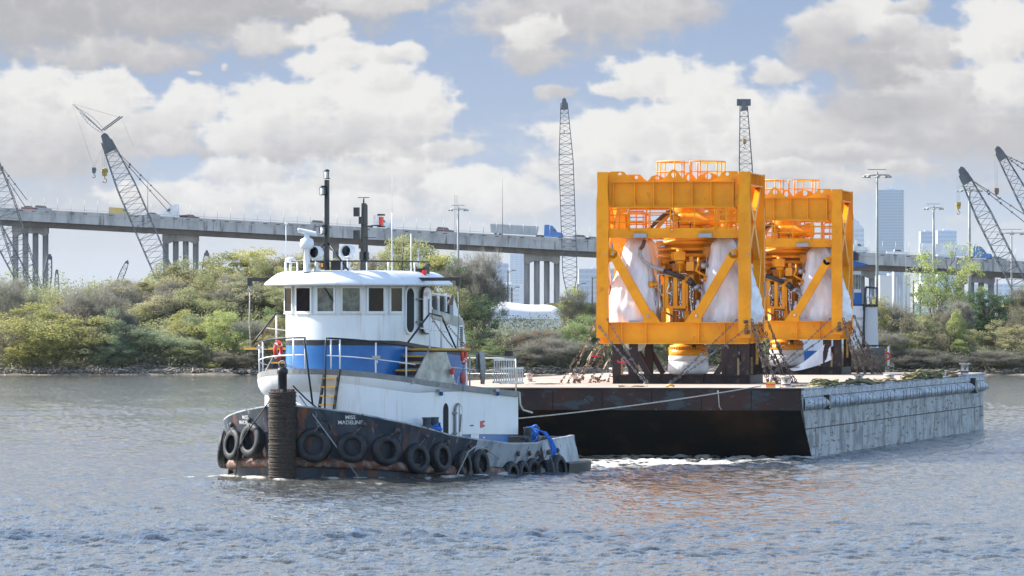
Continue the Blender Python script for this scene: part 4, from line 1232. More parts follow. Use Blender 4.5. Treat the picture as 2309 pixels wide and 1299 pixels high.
GLASSL = mat('lightened_glass', (0.11, 0.15, 0.15), (.03, .045, .055), scale=3.2, rough=.05, spec=.5)  # paler copy of the glass; light coming through put into its colour
GLASSD = mat('dimmed_glass', (0.012, 0.009, 0.016), (0.004, .004, .010), scale=4, rough=.12, spec=.03)  # darker copy of the glass; sun-side reflection taken out of it
DARKIN = mat('doorway_shade', (0.012, 0.012, 0.014), rough=.8)  # near-black sheets: shade inside the open doors put into the colour
ALU = mat('aluminium', (0.55, 0.56, 0.57), (.4, .41, .42), scale=4, rough=.4, metal=.6)
CHN = mat('rusty_chain', (0.13, 0.075, 0.045), (0.26, 0.21, 0.17), scale=6, lo=.45, hi=.62, rough=.7)
CHG = mat('grey_chain', (0.20, 0.20, 0.20), (0.10, 0.08, 0.07), scale=8, rough=.6)
RUB = mat('black_tyre_rubber', (0.008, 0.010, 0.014), (0.022, 0.025, 0.03), scale=2.4, rough=.6, spec=.35, c3=(.12, .12, .12), s3=9, lo3=.62, hi3=.70)
BROPE = mat('blue_mooring_rope', (0.01, 0.12, 0.50), (0.02, 0.18, 0.62), scale=12, rough=.8, bump=.4)
GROPE = mat('grey_rope', (0.42, 0.41, 0.38), (0.28, 0.27, 0.25), scale=14, rough=.9, bump=.4)
LREDM = mat('red_lens', (0.7, 0.01, 0.01), rough=.2); LCLR = mat('clear_lens', (.55, .53, .48), rough=.15); LORG = mat('orange_lens', (.8, .28, .05), rough=.3)

tug = thing('tugboat', T0, math.atan2(math.cos(PHI), math.sin(PHI)), 'white tugboat with a blue band, black rusty hull and a rope wound bow post', 'tugboat')
def tp(name, b, m, parent=None, fix=False):
    o = b.build(name, m, parent or tug)
    if fix: fixn(o.data)
    return o
def chaikin(pts, k=3):
    for _ in range(k):
        q = [pts[0]]
        for a, c in zip(pts[:-1], pts[1:]):
            q.append((a[0] * .75 + c[0] * .25, a[1] * .75 + c[1] * .25)); q.append((a[0] * .25 + c[0] * .75, a[1] * .25 + c[1] * .75))
        q.append(pts[-1]); pts = q
    return pts
PORT = chaikin(HULLP)
ZS = [(-1, 2.66), (0, 2.58), (0.85, 2.34), (1.55, 2.12), (2.6, 1.90), (4.6, 1.53), (6.2, 1.38), (9.5, 1.13), (12, 1.10), (14, 1.20), (16.5, 1.28)]
def zsheer(u): return float(np.interp(u, [p[0] for p in ZS], [p[1] for p in ZS]))
FULL = [(u, -v) for u, v in reversed(PORT)] + PORT[1:]     # starboard stern -> stem -> port stern ; second = v (port +)
def hpt(u, v, z, off=0.0):
    zt = zsheer(u); f = max(-.6, min(1.0, z / zt))
    s_ = 0.90 + 0.10 * f
    if u > 12.5: s_ = 1.02 - .05 * f
    uu = u + (1 - f) * 0.55 * max(0, 1 - abs(u) / 3.0) * (0.5 + 0.5 * min(1, abs(v)))
    if u > 14: uu = u - (f) * .25
    return Vector((uu, -v * s_, z))
nF = len(FULL)
def onrm(i):
    a, c = FULL[max(0, i - 1)], FULL[min(nF - 1, i + 1)]
    du, dv = c[0] - a[0], c[1] - a[1]
    n = Vector((dv, du, 0)) * -1.0     # outward in (u, y=-v)
    n = Vector((-dv, -du, 0)).normalized()
    u, v = FULL[i]
    if n.dot(Vector((u - 7, -v, 0))) < 0: n = -n
    return n
def hullband(i0, i1, z0f, z1f, nz, thick=None):
    rows = []
    for i in range(i0, i1 + 1):
        u, v = FULL[i]; z0, z1 = z0f(u), z1f(u)
        rows.append([hpt(u, v, z0 + (z1 - z0) * k / nz) for k in range(nz + 1)])
    return rows
iA = min(range(nF // 2, nF), key=lambda i: abs(FULL[i][0] - 6.6)); iS = nF - 1 - iA
b = MB()
b.grid(hullband(iS, iA, lambda u: -1.2, zsheer, 9))
tp('hull', b, HULLM)
b = MB(); b.grid(hullband(iA, nF - 1, lambda u: -1.2, zsheer, 8)); b.grid(hullband(0, iS, lambda u: -1.2, zsheer, 8))
a0, a1 = FULL[0], FULL[-1]
b.add([hpt(*a0, -1.2), hpt(*a0, 1.28), hpt(*a1, 1.28), hpt(*a1, -1.2)], [(0, 1, 2, 3)])
tp('after_hull', b, HULLA)
# bulwark inside, cap rail and deck
b = MB()
rows = []
for i in range(nF):
    u, v = FULL[i]; zt = zsheer(u); n = onrm(i)
    p = hpt(u, v, zt)
    rows.append([p, p + Vector((0, 0, .05)), p - n * .16 + Vector((0, 0, .05)), p - n * .16 - Vector((0, 0, .1))])
b.grid(rows, smooth=False); tp('cap_rail', b, HULLA)
b = MB()
rows = []
for i in range(nF):
    u, v = FULL[i]; zt = zsheer(u); n = onrm(i)
    p = hpt(u, v, zt) - n * .06; q = hpt(u, v, zt - .85) - n * .06
    rows.append([p, q])
b.grid(rows); b.add([Vector((FULL[0][0] - .3, -FULL[0][1], 1.25)), Vector((FULL[-1][0] - .3, -FULL[-1][1], 1.25)), Vector((FULL[-1][0] - .3, -FULL[-1][1], .4)), Vector((FULL[0][0] - .3, -FULL[0][1], .4))], [(0, 1, 2, 3)])
tp('bulwark_lining', b, BLK)
b = MB()
half = [i for i in range(nF // 2, nF)]
rows = []
for i in half:
    u, v = FULL[i]; z = zsheer(u) - .85
    rows.append([Vector((u + .1, -v * .94, z)), Vector((u + .1, 0, z + .05)), Vector((u + .1, v * .94, z))])
b.grid(rows); tp('deck', b, GRYP)
# rub rail of rusty half round
def zrub(u): return float(np.interp(u, [-1, 0, 3, 7, 10], [.72, .66, .42, .20, .12]))
b = MB(); pts = []
for i in range(nF):
    u, v = FULL[i]
    if u > 9.5: continue
    pts.append(hpt(u, v, zrub(u)) + onrm(i) * .06)
b.tube(pts, .17, n=8); tp('rub_rail', b, STRK)
# stern guard platform
b = MB(); rows = []
idx = [i for i in range(nF) if FULL[i][0] > 13.6]
L_, R_ = [i for i in idx if i < nF / 2], [i for i in idx if i > nF / 2]
def guard(i):
    u, v = FULL[i]; n = onrm(i); p = hpt(u, v, .2)
    return p, n
seq = [guard(i) for i in R_]
e = seq[-1][0]
seq2 = [(Vector((e.x + .0, e.y, .2)), Vector((.7, -.7, 0))), (Vector((e.x + .15, e.y * .6, .2)), Vector((1, 0, 0))), (Vector((e.x + .15, -e.y * .6, .2)), Vector((1, 0, 0))), (Vector((e.x, -e.y, .2)), Vector((.7, .7, 0)))]
seq = seq + seq2 + [(Vector((p.x, -p.y, p.z)), Vector((n.x, -n.y, 0))) for p, n in reversed(seq)]
rows = [[Vector((p.x, p.y, 0.02)) - n * .2, Vector((p.x, p.y, 0.02)) + n * .38, Vector((p.x, p.y, .34)) + n * .42, Vector((p.x, p.y, .38)) + n * .34, Vector((p.x, p.y, .38)) - n * .2] for p, n in seq]
b.grid(rows, smooth=False); tp('stern_guard', b, BLK)
# bow post wound with rope
PU = -.10
b = MB(); prof = []
rw = random.Random(3)
z = -.3
while z < 3.06:
    r_ = .475 + rw.uniform(-.018, .022)
    prof += [(r_ - .02, z), (r_ + .008, z + .014), (r_ + .008, z + .028), (r_ - .02, z + .042)]
    z += .044
b.lathe(prof, (PU, 0, 0), n=30); b.lathe([(0, 3.1), (.46, 3.1), (.46, 3.0)], (PU, 0, 0), n=24); tp('rope_wound_post', b, ROPEM)
b = MB(); b.lathe([(.155, 3.0), (.155, 3.70), (.19, 3.72), (.19, 3.86), (.10, 3.95), (0, 3.95)], (PU, 0, 0), n=16); tp('bow_bitt', b, BLK)
b = MB(); b.tube([(PU, .13 * math.cos(a), 4.02 + .13 * math.sin(a)) for a in np.linspace(-.6, 3.74, 14)], .032, n=6); tp('shackle', b, GRYP)
b = MB()
for k in range(7):
    a = k * 6.28 / 7
    b.box((PU + .36 * math.cos(a), .36 * math.sin(a), 3.13), (.1, .1, .1))
tp('bolt', b, STRK)
# ---------------- houses
def outline(uc, r, ua, n=40, rv=None):
    rv = rv or r
    P = [(ua, -rv), ((ua + uc) / 2, -rv)]
    for k in range(n + 1):
        a = -math.pi / 2 + math.pi * k / n
        P.append((uc - r * math.cos(a), rv * math.sin(a)))
    return P + [((ua + uc) / 2, rv), (ua, rv)]
def wall(b, P, z0, z1, closed=True, smooth=True, k=1):
    rows = []
    for u, v in P:
        a, c = (z0(u) if callable(z0) else z0), (z1(u) if callable(z1) else z1)
        rows.append([Vector((u, -v, a + (c - a) * j / k)) for j in range(k + 1)])
    b.grid(rows, smooth=smooth)
    if closed:
        b.add([rows[0][0], rows[0][-1], rows[-1][-1], rows[-1][0]], [(0, 1, 2, 3)])
def cap(b, P, z):
    pts = [Vector((u, -v, z(u) if callable(z) else z)) for u, v in P]
    n = len(pts)
    vs, fs = pts, []
    for i in range(n // 2):
        fs.append((i, i + 1, n - 2 - i, n - 1 - i)) if i + 1 < n - 2 - i else None
    b.add(vs, [f for f in fs if f])
def z2(u): return float(np.interp(u, [1.5, 3.0, 5.0, 12.25], [3.84, 3.62, 3.38, 2.94]))
def zst(u): return float(np.interp(u, [2.5, 5.0, 7.0, 10.0], [4.86, 4.82, 4.62, 4.42]))
H1 = outline(4.75, 2.75, 11.6, rv=2.95)
b = MB()
wall(b, H1, lambda u: 1.5 if u < 9.5 else 1.42 - (u - 9.5) * .0, lambda u: z2(u) - .05, k=1); tp('main_deckhouse', b, WHT)
# blue and grey foot of the deckhouse
zfoot = lambda u: float(np.interp(u, [2, 6, 12], [2.12, 1.72, 1.55]))
b = MB(); wall(b, outline(4.75, 2.76, 11.61, rv=2.962), .2, zfoot); tp('blue_foot_band', b, BLU)
b = MB(); wall(b, outline(4.75, 2.77, 11.62, rv=2.972), lambda u: zfoot(u) - .02, lambda u: zfoot(u) + .18, k=1); tp('grey_stripe', b, mat('taupe_stripe', (.16, .145, .13), rough=.5))
# concave aft end of the deckhouse
b = MB(); rows = []
for k in range(9):
    f = k / 8; z = 1.45 + f * 1.5
    uo = 11.62 + .5 * max(0, (f - .45) / .55) ** 1.8
    rows.append([Vector((uo, -2.96, z)), Vector((uo, 2.96, z))])
b.grid(rows)
b.grid([[Vector((11.55, s_ * 2.965, 1.45 + k / 8 * 1.5)) for k in range(9)] for s_ in (1,)] + [[Vector((11.62 + .5 * max(0, (k / 8 - .45) / .55) ** 1.8, 2.965, 1.45 + k / 8 * 1.5)) for k in range(9)]])
b.grid([[Vector((11.55, -2.965, 1.45 + k / 8 * 1.5)) for k in range(9)], [Vector((11.62 + .5 * max(0, (k / 8 - .45) / .55) ** 1.8, -2.965, 1.45 + k / 8 * 1.5)) for k in range(9)]])
tp('after_bulkhead', b, WHT)
# boat deck with rim; bowl shaped flare under its front
D2 = outline(4.6, 3.1, 12.25)
b = MB(); rows = []
D1 = outline(4.75, 2.75, 12.25, rv=2.97)
for (u, v), (u1, v1) in zip(D2, D1):
    fl = .62 * max(0.0, min(1, (5.6 - u) / 3.2)) ** .6
    z = z2(u)
    rows.append([Vector((u, -v, z - .14)), Vector((u * .85 + u1 * .15, -(v * .85 + v1 * .15), z - .14 - fl * .45)), Vector((u * .4 + u1 * .6, -(v * .4 + v1 * .6), z - .14 - fl * .85)), Vector((u1, -v1, z - .15 - fl))])
b.grid(rows); tp('deck_flare', b, WHT)
b = MB(); b.grid([[Vector((u + .065, -v * .972, 1.5 if u < 9.5 else 1.42)), Vector((u + .065, -v * .972, z2(u) - .1))] for u, v in D2 if v > 1.02]); tp('port_house_side', b, WHT)
b = MB(); rows = [[Vector((u * .985 + .07, -v * .985, z2(u) - .16)), Vector((u, -v, z2(u) - .16)), Vector((u, -v, z2(u) + .04)), Vector((u * .985 + .07, -v * .975, z2(u) + .04))] for u, v in D2]
rows2 = rows
b.grid(rows, smooth=False); b.add([rows[0][1], rows[0][2], rows[-1][2], rows[-1][1]], [(0, 1, 2, 3)]); tp('deck_rim', b, GRYP)
b = MB(); cap(b, outline(4.6, 3.04, 12.2), lambda u: z2(u) + .01); tp('boat_deck', b, GRYP)
# upper house
UH = outline(4.6, 2.1, 7.05, 48)
UHB = outline(4.6, 2.1, 9.9, 48)
b = MB(); wall(b, UHB, lambda u: z2(u), lambda u: zst(u) - .16); tp('blue_house_wall', b, BLU)
b = MB(); wall(b, outline(4.6, 2.108, 9.91, 48), lambda u: zst(u) - .17, lambda u: zst(u) + .01); tp('black_stripe', b, BLK)
b = MB(); wall(b, UH, lambda u: zst(u), 6.98); cap(b, UH, 6.98); tp('wheelhouse_wall', b, WHT)
# after casing with sloping top
def onv(pts, v): return [TG(px, py, v=v) for px, py in pts]
cs = onv([(966, 668), (975, 700), (1040, 724), (1053, 800), (1057, 872)], 2.1)
poly = [(6.9, 6.75), (cs[0].x, 6.3), (7.35, 5.92), (9.65, 5.62), (9.95, 4.5), (10.1, 3.0), (6.9, 3.0)]
b = MB(); b.prism(poly, -2.095, 2.095, 'y'); tp('after_casing', b, WHT, fix=True)
b = MB(); b.prism([(7.2, 5.95), (9.35, 5.66), (9.7, 5.52), (9.78, 5.25), (7.2, 5.62)], -2.13, 2.13, 'y'); tp('casing_shoulder', b, GALV, fix=True)
b = MB(); b.bb(7.3, 9.0, -1.9, 1.9, 5.7, 6.42); tp('engine_uptake', b, BLK)
b = MB(); b.prism([(9.0, 6.42), (9.0, 5.6), (9.7, 5.5)], -2.05, 2.05, 'y'); tp('uptake_gusset', b, WHT, fix=True)
for v_ in (-2.0, 2.0):
    b = MB()
    for u_ in (7.9, 8.5): b.beam((u_, v_, 5.85), (u_, v_, 6.5), .07, .07)
    b.beam((7.2, v_, 6.52), (8.9, v_, 6.4), .06, .06); tp('uptake_rail', b, WHT)
b = MB(); b.lathe([(.2, 0), (.2, .2), (.1, .3), (0, .3)], (8.0, -.8, 6.4), n=10); b.lathe([(.2, 0), (.2, .2), (.1, .3), (0, .3)], (8.0, .8, 6.4), n=10); tp('exhaust_cap', b, BLK)
for sg in (-1, 1):
    c0 = TG(1034, 760, v=2.12)
    b = MB(); w_, h_ = .30, .78
    for (dx, dz, sx, sz) in ((0, h_ / 2, w_ * 1.15, .05), (0, -h_ / 2, w_ * 1.15, .05), (-w_ / 2, 0, .05, h_), (w_ / 2, 0, .05, h_)):
        b.box((9.45 + dx, sg * 2.12, c0.z + dz), (sx, .05, sz))
    lv = tp('louvre', b, WHT)
    for k in range(11):
        b = MB(); b.box((9.45, sg * 2.13, c0.z - .34 + k * .068), (w_ - .04, .03, .034)); tp('slat', b, BLK, lv)
# roof
RO = lambda off, ua: outline(4.6, 2.1 + off, ua + off * .4, 48)
rings = [(0.0, 6.93), (.45, 6.84), (.70, 6.76), (.76, 6.80), (.74, 6.86), (.50, 7.06), (.28, 7.20), (.10, 7.26), (-.6, 7.30)]
b = MB(); cols = [[Vector((u, -v, z)) for u, v in RO(o_, 7.05)] for o_, z in rings]
b.grid(cols); b.add([c[0] for c in cols] + [c[-1] for c in reversed(cols)], [tuple(range(2 * len(cols)))])
cap(b, RO(-.6, 7.05), 7.30); tp('visor_roof', b, WHT)
# windows by position on the curved front
def proj(p):
    q = Vector(T0) + TU * p.x + TV * (-p.y)
    return (q.x / q.y) * F + CX, HY - (p.z - HC) / q.y * F
dense = []
P_ = outline(4.6, 2.1, 7.05, 96)
for (a, c) in zip(P_[:-1], P_[1:]):
    for k in range(8): dense.append((a[0] + (c[0] - a[0]) * k / 8, a[1] + (c[1] - a[1]) * k / 8))
dpx = [proj(Vector((u, -v, 6)))[0] for u, v in dense]
i0 = min(range(len(dpx)), key=lambda i: dpx[i])
def at_px(px):
    i = min(range(i0, len(dpx)), key=lambda i: abs(dpx[i] - px)); return Vector((dense[i][0], -dense[i][1], 0))
WINS = [(646, 661, 652, 703, 0), (671, 702, 650, 702, 0), (717, 753, 648, 700, 1), (772, 811, 648, 700, 1), (829, 863, 649, 700, 0), (878, 903, 650, 702, 0)]
for (xa, xb, ya, yb, cl) in WINS:
    A_, B_ = at_px(xa), at_px(xb)
    zt, zb = 6.68, 5.87
    t_ = (B_ - A_).normalized(); n_ = Vector((t_.y, -t_.x, 0))
    if n_.dot((A_ + B_) / 2 - Vector((4.6, 0, 0))) < 0: n_ = -n_
    bulge = .035
    fr = MB()
    A2, B2 = A_ + n_ * bulge, B_ + n_ * bulge
    for z in (zt + .03, zb - .03): fr.beam(A2 + Vector((0, 0, z)) - t_ * .06, B2 + Vector((0, 0, z)) + t_ * .06, .08, .06)
    for q in (A2 - t_ * .03, B2 + t_ * .03): fr.beam(q + Vector((0, 0, zb)), q + Vector((0, 0, zt)), .06, .08, up=n_)
    fo = tp('window_frame', fr, WHT)
    g = MB(); G = [A_ + n_ * (bulge + .012), B_ + n_ * (bulge + .012)]
    g.add([G[0] + Vector((0, 0, zb)), G[1] + Vector((0, 0, zb)), G[1] + Vector((0, 0, zt)), G[0] + Vector((0, 0, zt))], [(0, 1, 2, 3)])
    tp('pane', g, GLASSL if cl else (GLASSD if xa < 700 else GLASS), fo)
    sl = MB(); sl.box(((A2 + B2) / 2 + Vector((0, 0, zb - .085))), (.02, .02, .02)); sl.beam(A2 - t_ * .1 + Vector((0, 0, zb - .085)), B2 + t_ * .1 + Vector((0, 0, zb - .085)), .09, .03); tp('sill', sl, WHT, fo)
q = at_px(733); b = MB(); nn = (q - Vector((4.6, 0, 0))).normalized() * .09
b.beam(q + nn + Vector((0, 0, 6.70)), at_px(753) + nn + Vector((0, 0, 6.20)), .035, .035); tp('wiper', b, BLK)
def rrect(b, u0, u1, z0, z1, y, th, r, n=5):
    pts = []
    for (cu, cz, a0) in ((u1 - r, z1 - r, 0), (u0 + r, z1 - r, 90), (u0 + r, z0 + r, 180), (u1 - r, z0 + r, 270)):
        for k in range(n + 1):
            a = R(a0 + 90 * k / n); pts.append((cu + r * math.cos(a), cz + r * math.sin(a)))
    b.prism(pts, y, y + th, 'y')
for sg in (-1, 1):     # side doors of the wheelhouse: port (sg=-1) stands open
    y = sg * 2.1
    b = MB(); rrect(b, 5.05, 5.75, 5.05, 6.76, y + (-.06 if sg < 0 else 0), .06, .3); fo = tp('door_frame', b, WHT, fix=True)
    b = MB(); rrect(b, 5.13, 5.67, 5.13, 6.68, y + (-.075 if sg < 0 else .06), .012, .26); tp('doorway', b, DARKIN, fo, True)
    b = MB(); rrect(b, 6.12, 6.86, 5.05, 6.76, y + (-.17 if sg < 0 else .11), .055, .3); d_ = tp('door', b, BLK, fix=True)
    b = MB(); rrect(b, 6.17, 6.81, 5.10, 6.71, y + (-.19 if sg < 0 else .165), .02, .27); tp('door_leaf', b, WHT, d_, True)
    b = MB()
    for z in (5.5, 6.3):
        b.beam((6.85, y + sg * .2, z), (6.97, y + sg * .14, z), .06, .05); b.beam((5.85, y + sg * .06, z), (6.13, y + sg * .15, z), .05, .05)
    b.beam((6.55, y + sg * .21, 5.7), (6.55, y + sg * .21, 6.3), .03, .04); tp('hinge', b, GRYP, d_)
# texts
def text_mesh(s, size, name, m, mapf, parent, al='CENTER', bold=.0):
    c = bpy.data.curves.new('t', 'FONT'); c.body = s; c.size = size; c.align_x = al; c.offset = bold; c.resolution_u = 3; c.space_line = .95
    o = bpy.data.objects.new('t', c); COL.objects.link(o)
    me = bpy.data.meshes.new_from_object(o.evaluated_get(bpy.context.evaluated_depsgraph_get()))
    bpy.data.objects.remove(o); bpy.data.curves.remove(c)
    for v in me.vertices: v.co = mapf(v.co.x, v.co.y)
    me.materials.clear(); me.name = name
    link(name, me, m, parent)
REDT = mat('red_lettering', (.65, .03, .04), rough=.5); WTXT = mat('white_lettering', (.62, .63, .62), (.4, .4, .4), scale=6, rough=.6, lo=.5, hi=.65)
text_mesh('EXIT', .20, 'lettering', REDT, lambda x, y: Vector((6.34 + x, -2.305, 6.40 + y)), tug)
# name on both bows, laid on the plating
cum = [0.0]
for i in range(1, nF): cum.append(cum[-1] + math.hypot(FULL[i][0] - FULL[i - 1][0], FULL[i][1] - FULL[i - 1][1]))
def hull_s(s, z, off):
    i = max(1, min(nF - 1, int(np.searchsorted(cum, s)))); f = (s - cum[i - 1]) / (cum[i] - cum[i - 1])
    u = FULL[i - 1][0] * (1 - f) + FULL[i][0] * f; v = FULL[i - 1][1] * (1 - f) + FULL[i][1] * f
    n0, n1 = onrm(i - 1), onrm(i)
    return hpt(u, v, z) + (n0 * (1 - f) + n1 * f).normalized() * off
def s_at(px, z, side):
    rng = range(nF // 2, nF) if side > 0 else [i for i in range(0, nF // 2) if FULL[i][0] < 2.95]
    best = min(np.linspace(cum[rng[0]], cum[rng[-1]], 700), key=lambda s: abs(proj(hull_s(s, z, 0))[0] - px))
    return best
sN = s_at(790, 2.0, 1)
text_mesh('MISS', .185, 'lettering', WTXT, lambda x, y: hull_s(sN + x, 2.15 + y, .03), tug, bold=.003)
text_mesh('MADELINE', .185, 'lettering', WTXT, lambda x, y: hull_s(sN + x, 1.97 + y, .03), tug, bold=.003)
sN2 = s_at(556, 2.0, -1)
text_mesh('MISS', .185, 'lettering', WTXT, lambda x, y: hull_s(sN2 + x, 2.12 + y, .03), tug, bold=.003)
text_mesh('MADELINE', .185, 'lettering', WTXT, lambda x, y: hull_s(sN2 + x, 1.94 + y, .03), tug, bold=.003)
# ---------------- roof gear
b = MB(); R2 = outline(4.6, 2.15, 6.9, 30)
b.tube([Vector((u, -v, 7.62)) for u, v in R2], .028, n=6); tp('roof_rail', b, BLK)
b = MB()
for i in range(1, len(R2), 4): b.tube([Vector((R2[i][0], -R2[i][1], 7.18)), Vector((R2[i][0], -R2[i][1], 7.6))], .032, n=6)
tp('roof_rail_posts', b, WHT)
def at0(px, py, v): return TG(px, py, v=v)
def lampbody(p, m=LCLR, s=1.0):
    b = MB(); b.lathe([(.12 * s, 0), (.12 * s, .03), (0, .03)], p, n=12); b.lathe([(.11 * s, .28 * s), (.05, .34 * s), (0, .34 * s)], p, n=12)
    for a in (0, 2.1, 4.2): b.beam(Vector(p) + Vector((.1 * s * math.cos(a), .1 * s * math.sin(a), 0)), Vector(p) + Vector((.1 * s * math.cos(a), .1 * s * math.sin(a), .29 * s)), .015, .015)
    o = tp('navigation_lamp', b, BLK)
    b = MB(); b.lathe([(.085 * s, .03), (.085 * s, .28 * s), (0, .28 * s)], p, n=12); tp('lens', b, m, o)
mu = 3.2
ztop1 = at0(731, 428, 0).z
b = MB(); b.beam((mu, 0, 7.28), (mu, 0, ztop1 + .35), .13, .13); b.tube([(mu + .13, 0, 7.4), (mu + .16, .02, 9), (mu + .12, 0, ztop1)], .018, n=5); tp('fore_mast', b, BLK)
b = MB(); b.tube([(mu, 0, 8.32), (mu - .2, .9, 7.3)], .03, n=6); b.tube([(mu, 0, 8.32), (mu - .2, -.95, 7.3)], .03, n=6); tp('mast_stay', b, BLK)
lampbody((mu, 0, ztop1 + .38)); lampbody((mu - .12, .10, at0(724, 440, 0).z)); lampbody((mu - .12, .10, at0(724, 528, 0).z), LCLR, .95)
mu2 = 5.95
zt2 = at0(808, 458, 0).z
b = MB(); b.prism([(-.17 + mu2, 7.28), (.10 + mu2, 7.28), (.16 + mu2, 9.4), (.14 + mu2, zt2), (-.06 + mu2, zt2), (-.10 + mu2, 8.8)], -.07, .03, 'y')
b.beam((mu2 + .26, 0, 7.28), (mu2 + .22, 0, zt2 - .05), .09, .09); tp('main_mast', b, BLK, fix=True)
for (px, py, s_) in ((804, 478, (.14, .18, .32)), (804, 530, (.14, .2, .34)), (814, 497, (.14, .12, .26)), (814, 553, (.14, .12, .24)), (821, 577, (.2, .28, .28))):
    b = MB(); b.box(at0(px, py, 0), s_); tp('mast_box', b, BLK)
b = MB(); b.tube([(mu2 + .05, 0, zt2), (mu2 + .05, 0, zt2 + .2)], .03, n=6); b.beam((mu2 + .05, -.22, zt2 + .2), (mu2 + .05, .22, zt2 + .2), .03, .025)
tp('mast_aerial', b, BLK)
b = MB(); b.beam((mu2, -.5, at0(808, 536, 0).z), (mu2, .3, at0(808, 536, 0).z), .02, .02); tp('cross_arm', b, BLK)
p = at0(848, 505, .42); b = MB(); b.tube([(mu2 + .2, 0, p.z - .06), (mu2 + .2, -.62, p.z - .05)], .022, n=6); tp('lamp_arm', b, BLK)
b = MB(); b.box((mu2 + .2, -.62, p.z + .1), (.13, .13, .30)); lo_ = tp('red_lamp', b, LREDM)
b = MB(); b.box((mu2 + .2, -.62, p.z + .32), (.2, .2, .06)); b.box((mu2 + .2, -.62, p.z - .09), (.2, .2, .06)); tp('lamp_cap', b, BLK, lo_)
# radar
rp = at0(692, 610, -.35); b = MB(); b.lathe([(.17, 7.25), (.12, 7.32), (.11, 8.02), (.2, 8.06), (0, 8.06)], (rp.x, rp.y, 0), n=14); tp('radar_pedestal', b, WHT)
b = MB(); b.lathe([(0, 8.05), (.22, 8.07), (.245, 8.22), (.22, 8.38), (.1, 8.44), (.08, 8.56), (0, 8.56)], (rp.x, rp.y, 0), n=18); tp('radar_drum', b, WHT)
b = MB(); b.tube([(rp.x - .13, rp.y + .28, 8.70), (rp.x - .12, rp.y + .25, 8.70), (rp.x + .12, rp.y - .27, 8.57), (rp.x + .13, rp.y - .30, 8.57)], .085, n=10); tp('radar_scanner', b, WHT)
def searchlight(px, py, vv):
    c = at0(px, py, vv); b = MB()
    rot = Matrix.Rotation(R(-186), 3, 'Z') @ Matrix.Rotation(R(-4), 3, 'Y')
    b.lathe([(.0, -.22), (.17, -.20), (.225, -.1), (.235, .18), (.22, .2), (.20, .2), (.19, .12), (0, .10)], c, n=22, axis='x', rot=rot)
    o = tp('searchlight', b, WHT)
    b = MB(); b.lathe([(0, .125), (.185, .135)], c, n=20, axis='x', rot=rot); tp('lens', b, GLASS, o)
    b = MB(); b.tube([c + Vector((0, .2, 0)), c + Vector((0, .16, -.26)), c + Vector((0, -.16, -.26)), c + Vector((0, -.2, 0))], .03, n=5); b.tube([c + Vector((0, 0, -.27)), Vector((c.x, c.y, 7.25))], .06, n=8); b.lathe([(.14, 7.25), (.14, 7.35), (0, 7.35)], (c.x, c.y, 0), n=10); tp('bracket', b, WHT, o)
searchlight(714, 570, -.1); searchlight(786, 567, .75)
c = at0(655, 588, -1.3); b = MB(); b.lathe([(0, -.07), (.17, -.07), (.2, 0), (.17, .09), (.06, .13), (0, .13)], c, n=18); b.tube([c, Vector((c.x, c.y, 7.2))], .05, n=8); tp('satellite_dome', b, WHT)
b = MB(); c = at0(704, 600, -.2); b.lathe([(.02, 0), (.03, .2), (.11, .38)], c + Vector((.2, 0, 0)), n=12, axis='x', rot=Matrix.Rotation(R(190), 3, 'Z')); b.box(c + Vector((.1, 0, -.12)), (.1, .1, .3)); tp('horn', b, mat('cream_horn', (.62, .58, .45), rough=.4))
b = MB(); c = at0(728, 598, .0); b.box(c, (.1, .14, .26)); tp('lamp_housing', b, BLK); b = MB(); b.box(c + Vector((-.055, 0, 0)), (.02, .08, .14)); tp('amber_lamp', b, LORG)
b = MB(); b.bb(mu + .25, mu + .9, -.42, -.02, 7.26, 7.62); tp('roof_locker', b, BLK)
for (px, yt, yb, vv, r0, m) in ((645, 505, 606, -1.4, .022, WHT), (884, 480, 616, 1.9, .028, WHT), (927, 527, 622, 1.95, .032, WHT), (943, 560, 622, 2.0, .026, WHT), (906, 547, 617, 1.2, .02, BLK)):
    t_, q = at0(px, yt, vv), at0(px, yb, vv)
    b = MB(); b.tube([Vector((t_.x, t_.y, q.z - .15)), Vector((t_.x + (.1 if m is BLK else 0), t_.y, t_.z))], r0, n=6, r2=r0 * .6)
    if px == 884: b.tube([Vector((t_.x, t_.y, t_.z)), Vector((t_.x, t_.y, t_.z + 1.35))], .008, n=4, r2=.003)
    if px == 645: b.box((t_.x, t_.y, t_.z + .02), (.09, .09, .07))
    tp('whip_aerial', b, m)
c = at0(950, 617, 2.2); b = MB(); b.bb(c.x - .2, c.x + .25, c.y - .2, c.y + .25, 7.02, 7.38); o = tp('side_lamp_box', b, BLK)
b = MB(); b.lathe([(.08, -.12), (.09, 0), (.08, .12)], (c.x - .21, c.y - .22, 7.2), n=10); tp('red_lens', b, LREDM, o)
b = MB(); c = at0(965, 605, 2.2); b.tube([c + Vector((0, 0, -.35)), c], .02, n=5); b.box(c + Vector((-.08, 0, .06)), (.3, .16, .08), Matrix.Rotation(R(-30), 3, 'Y')); tp('floodlight', b, BLK)
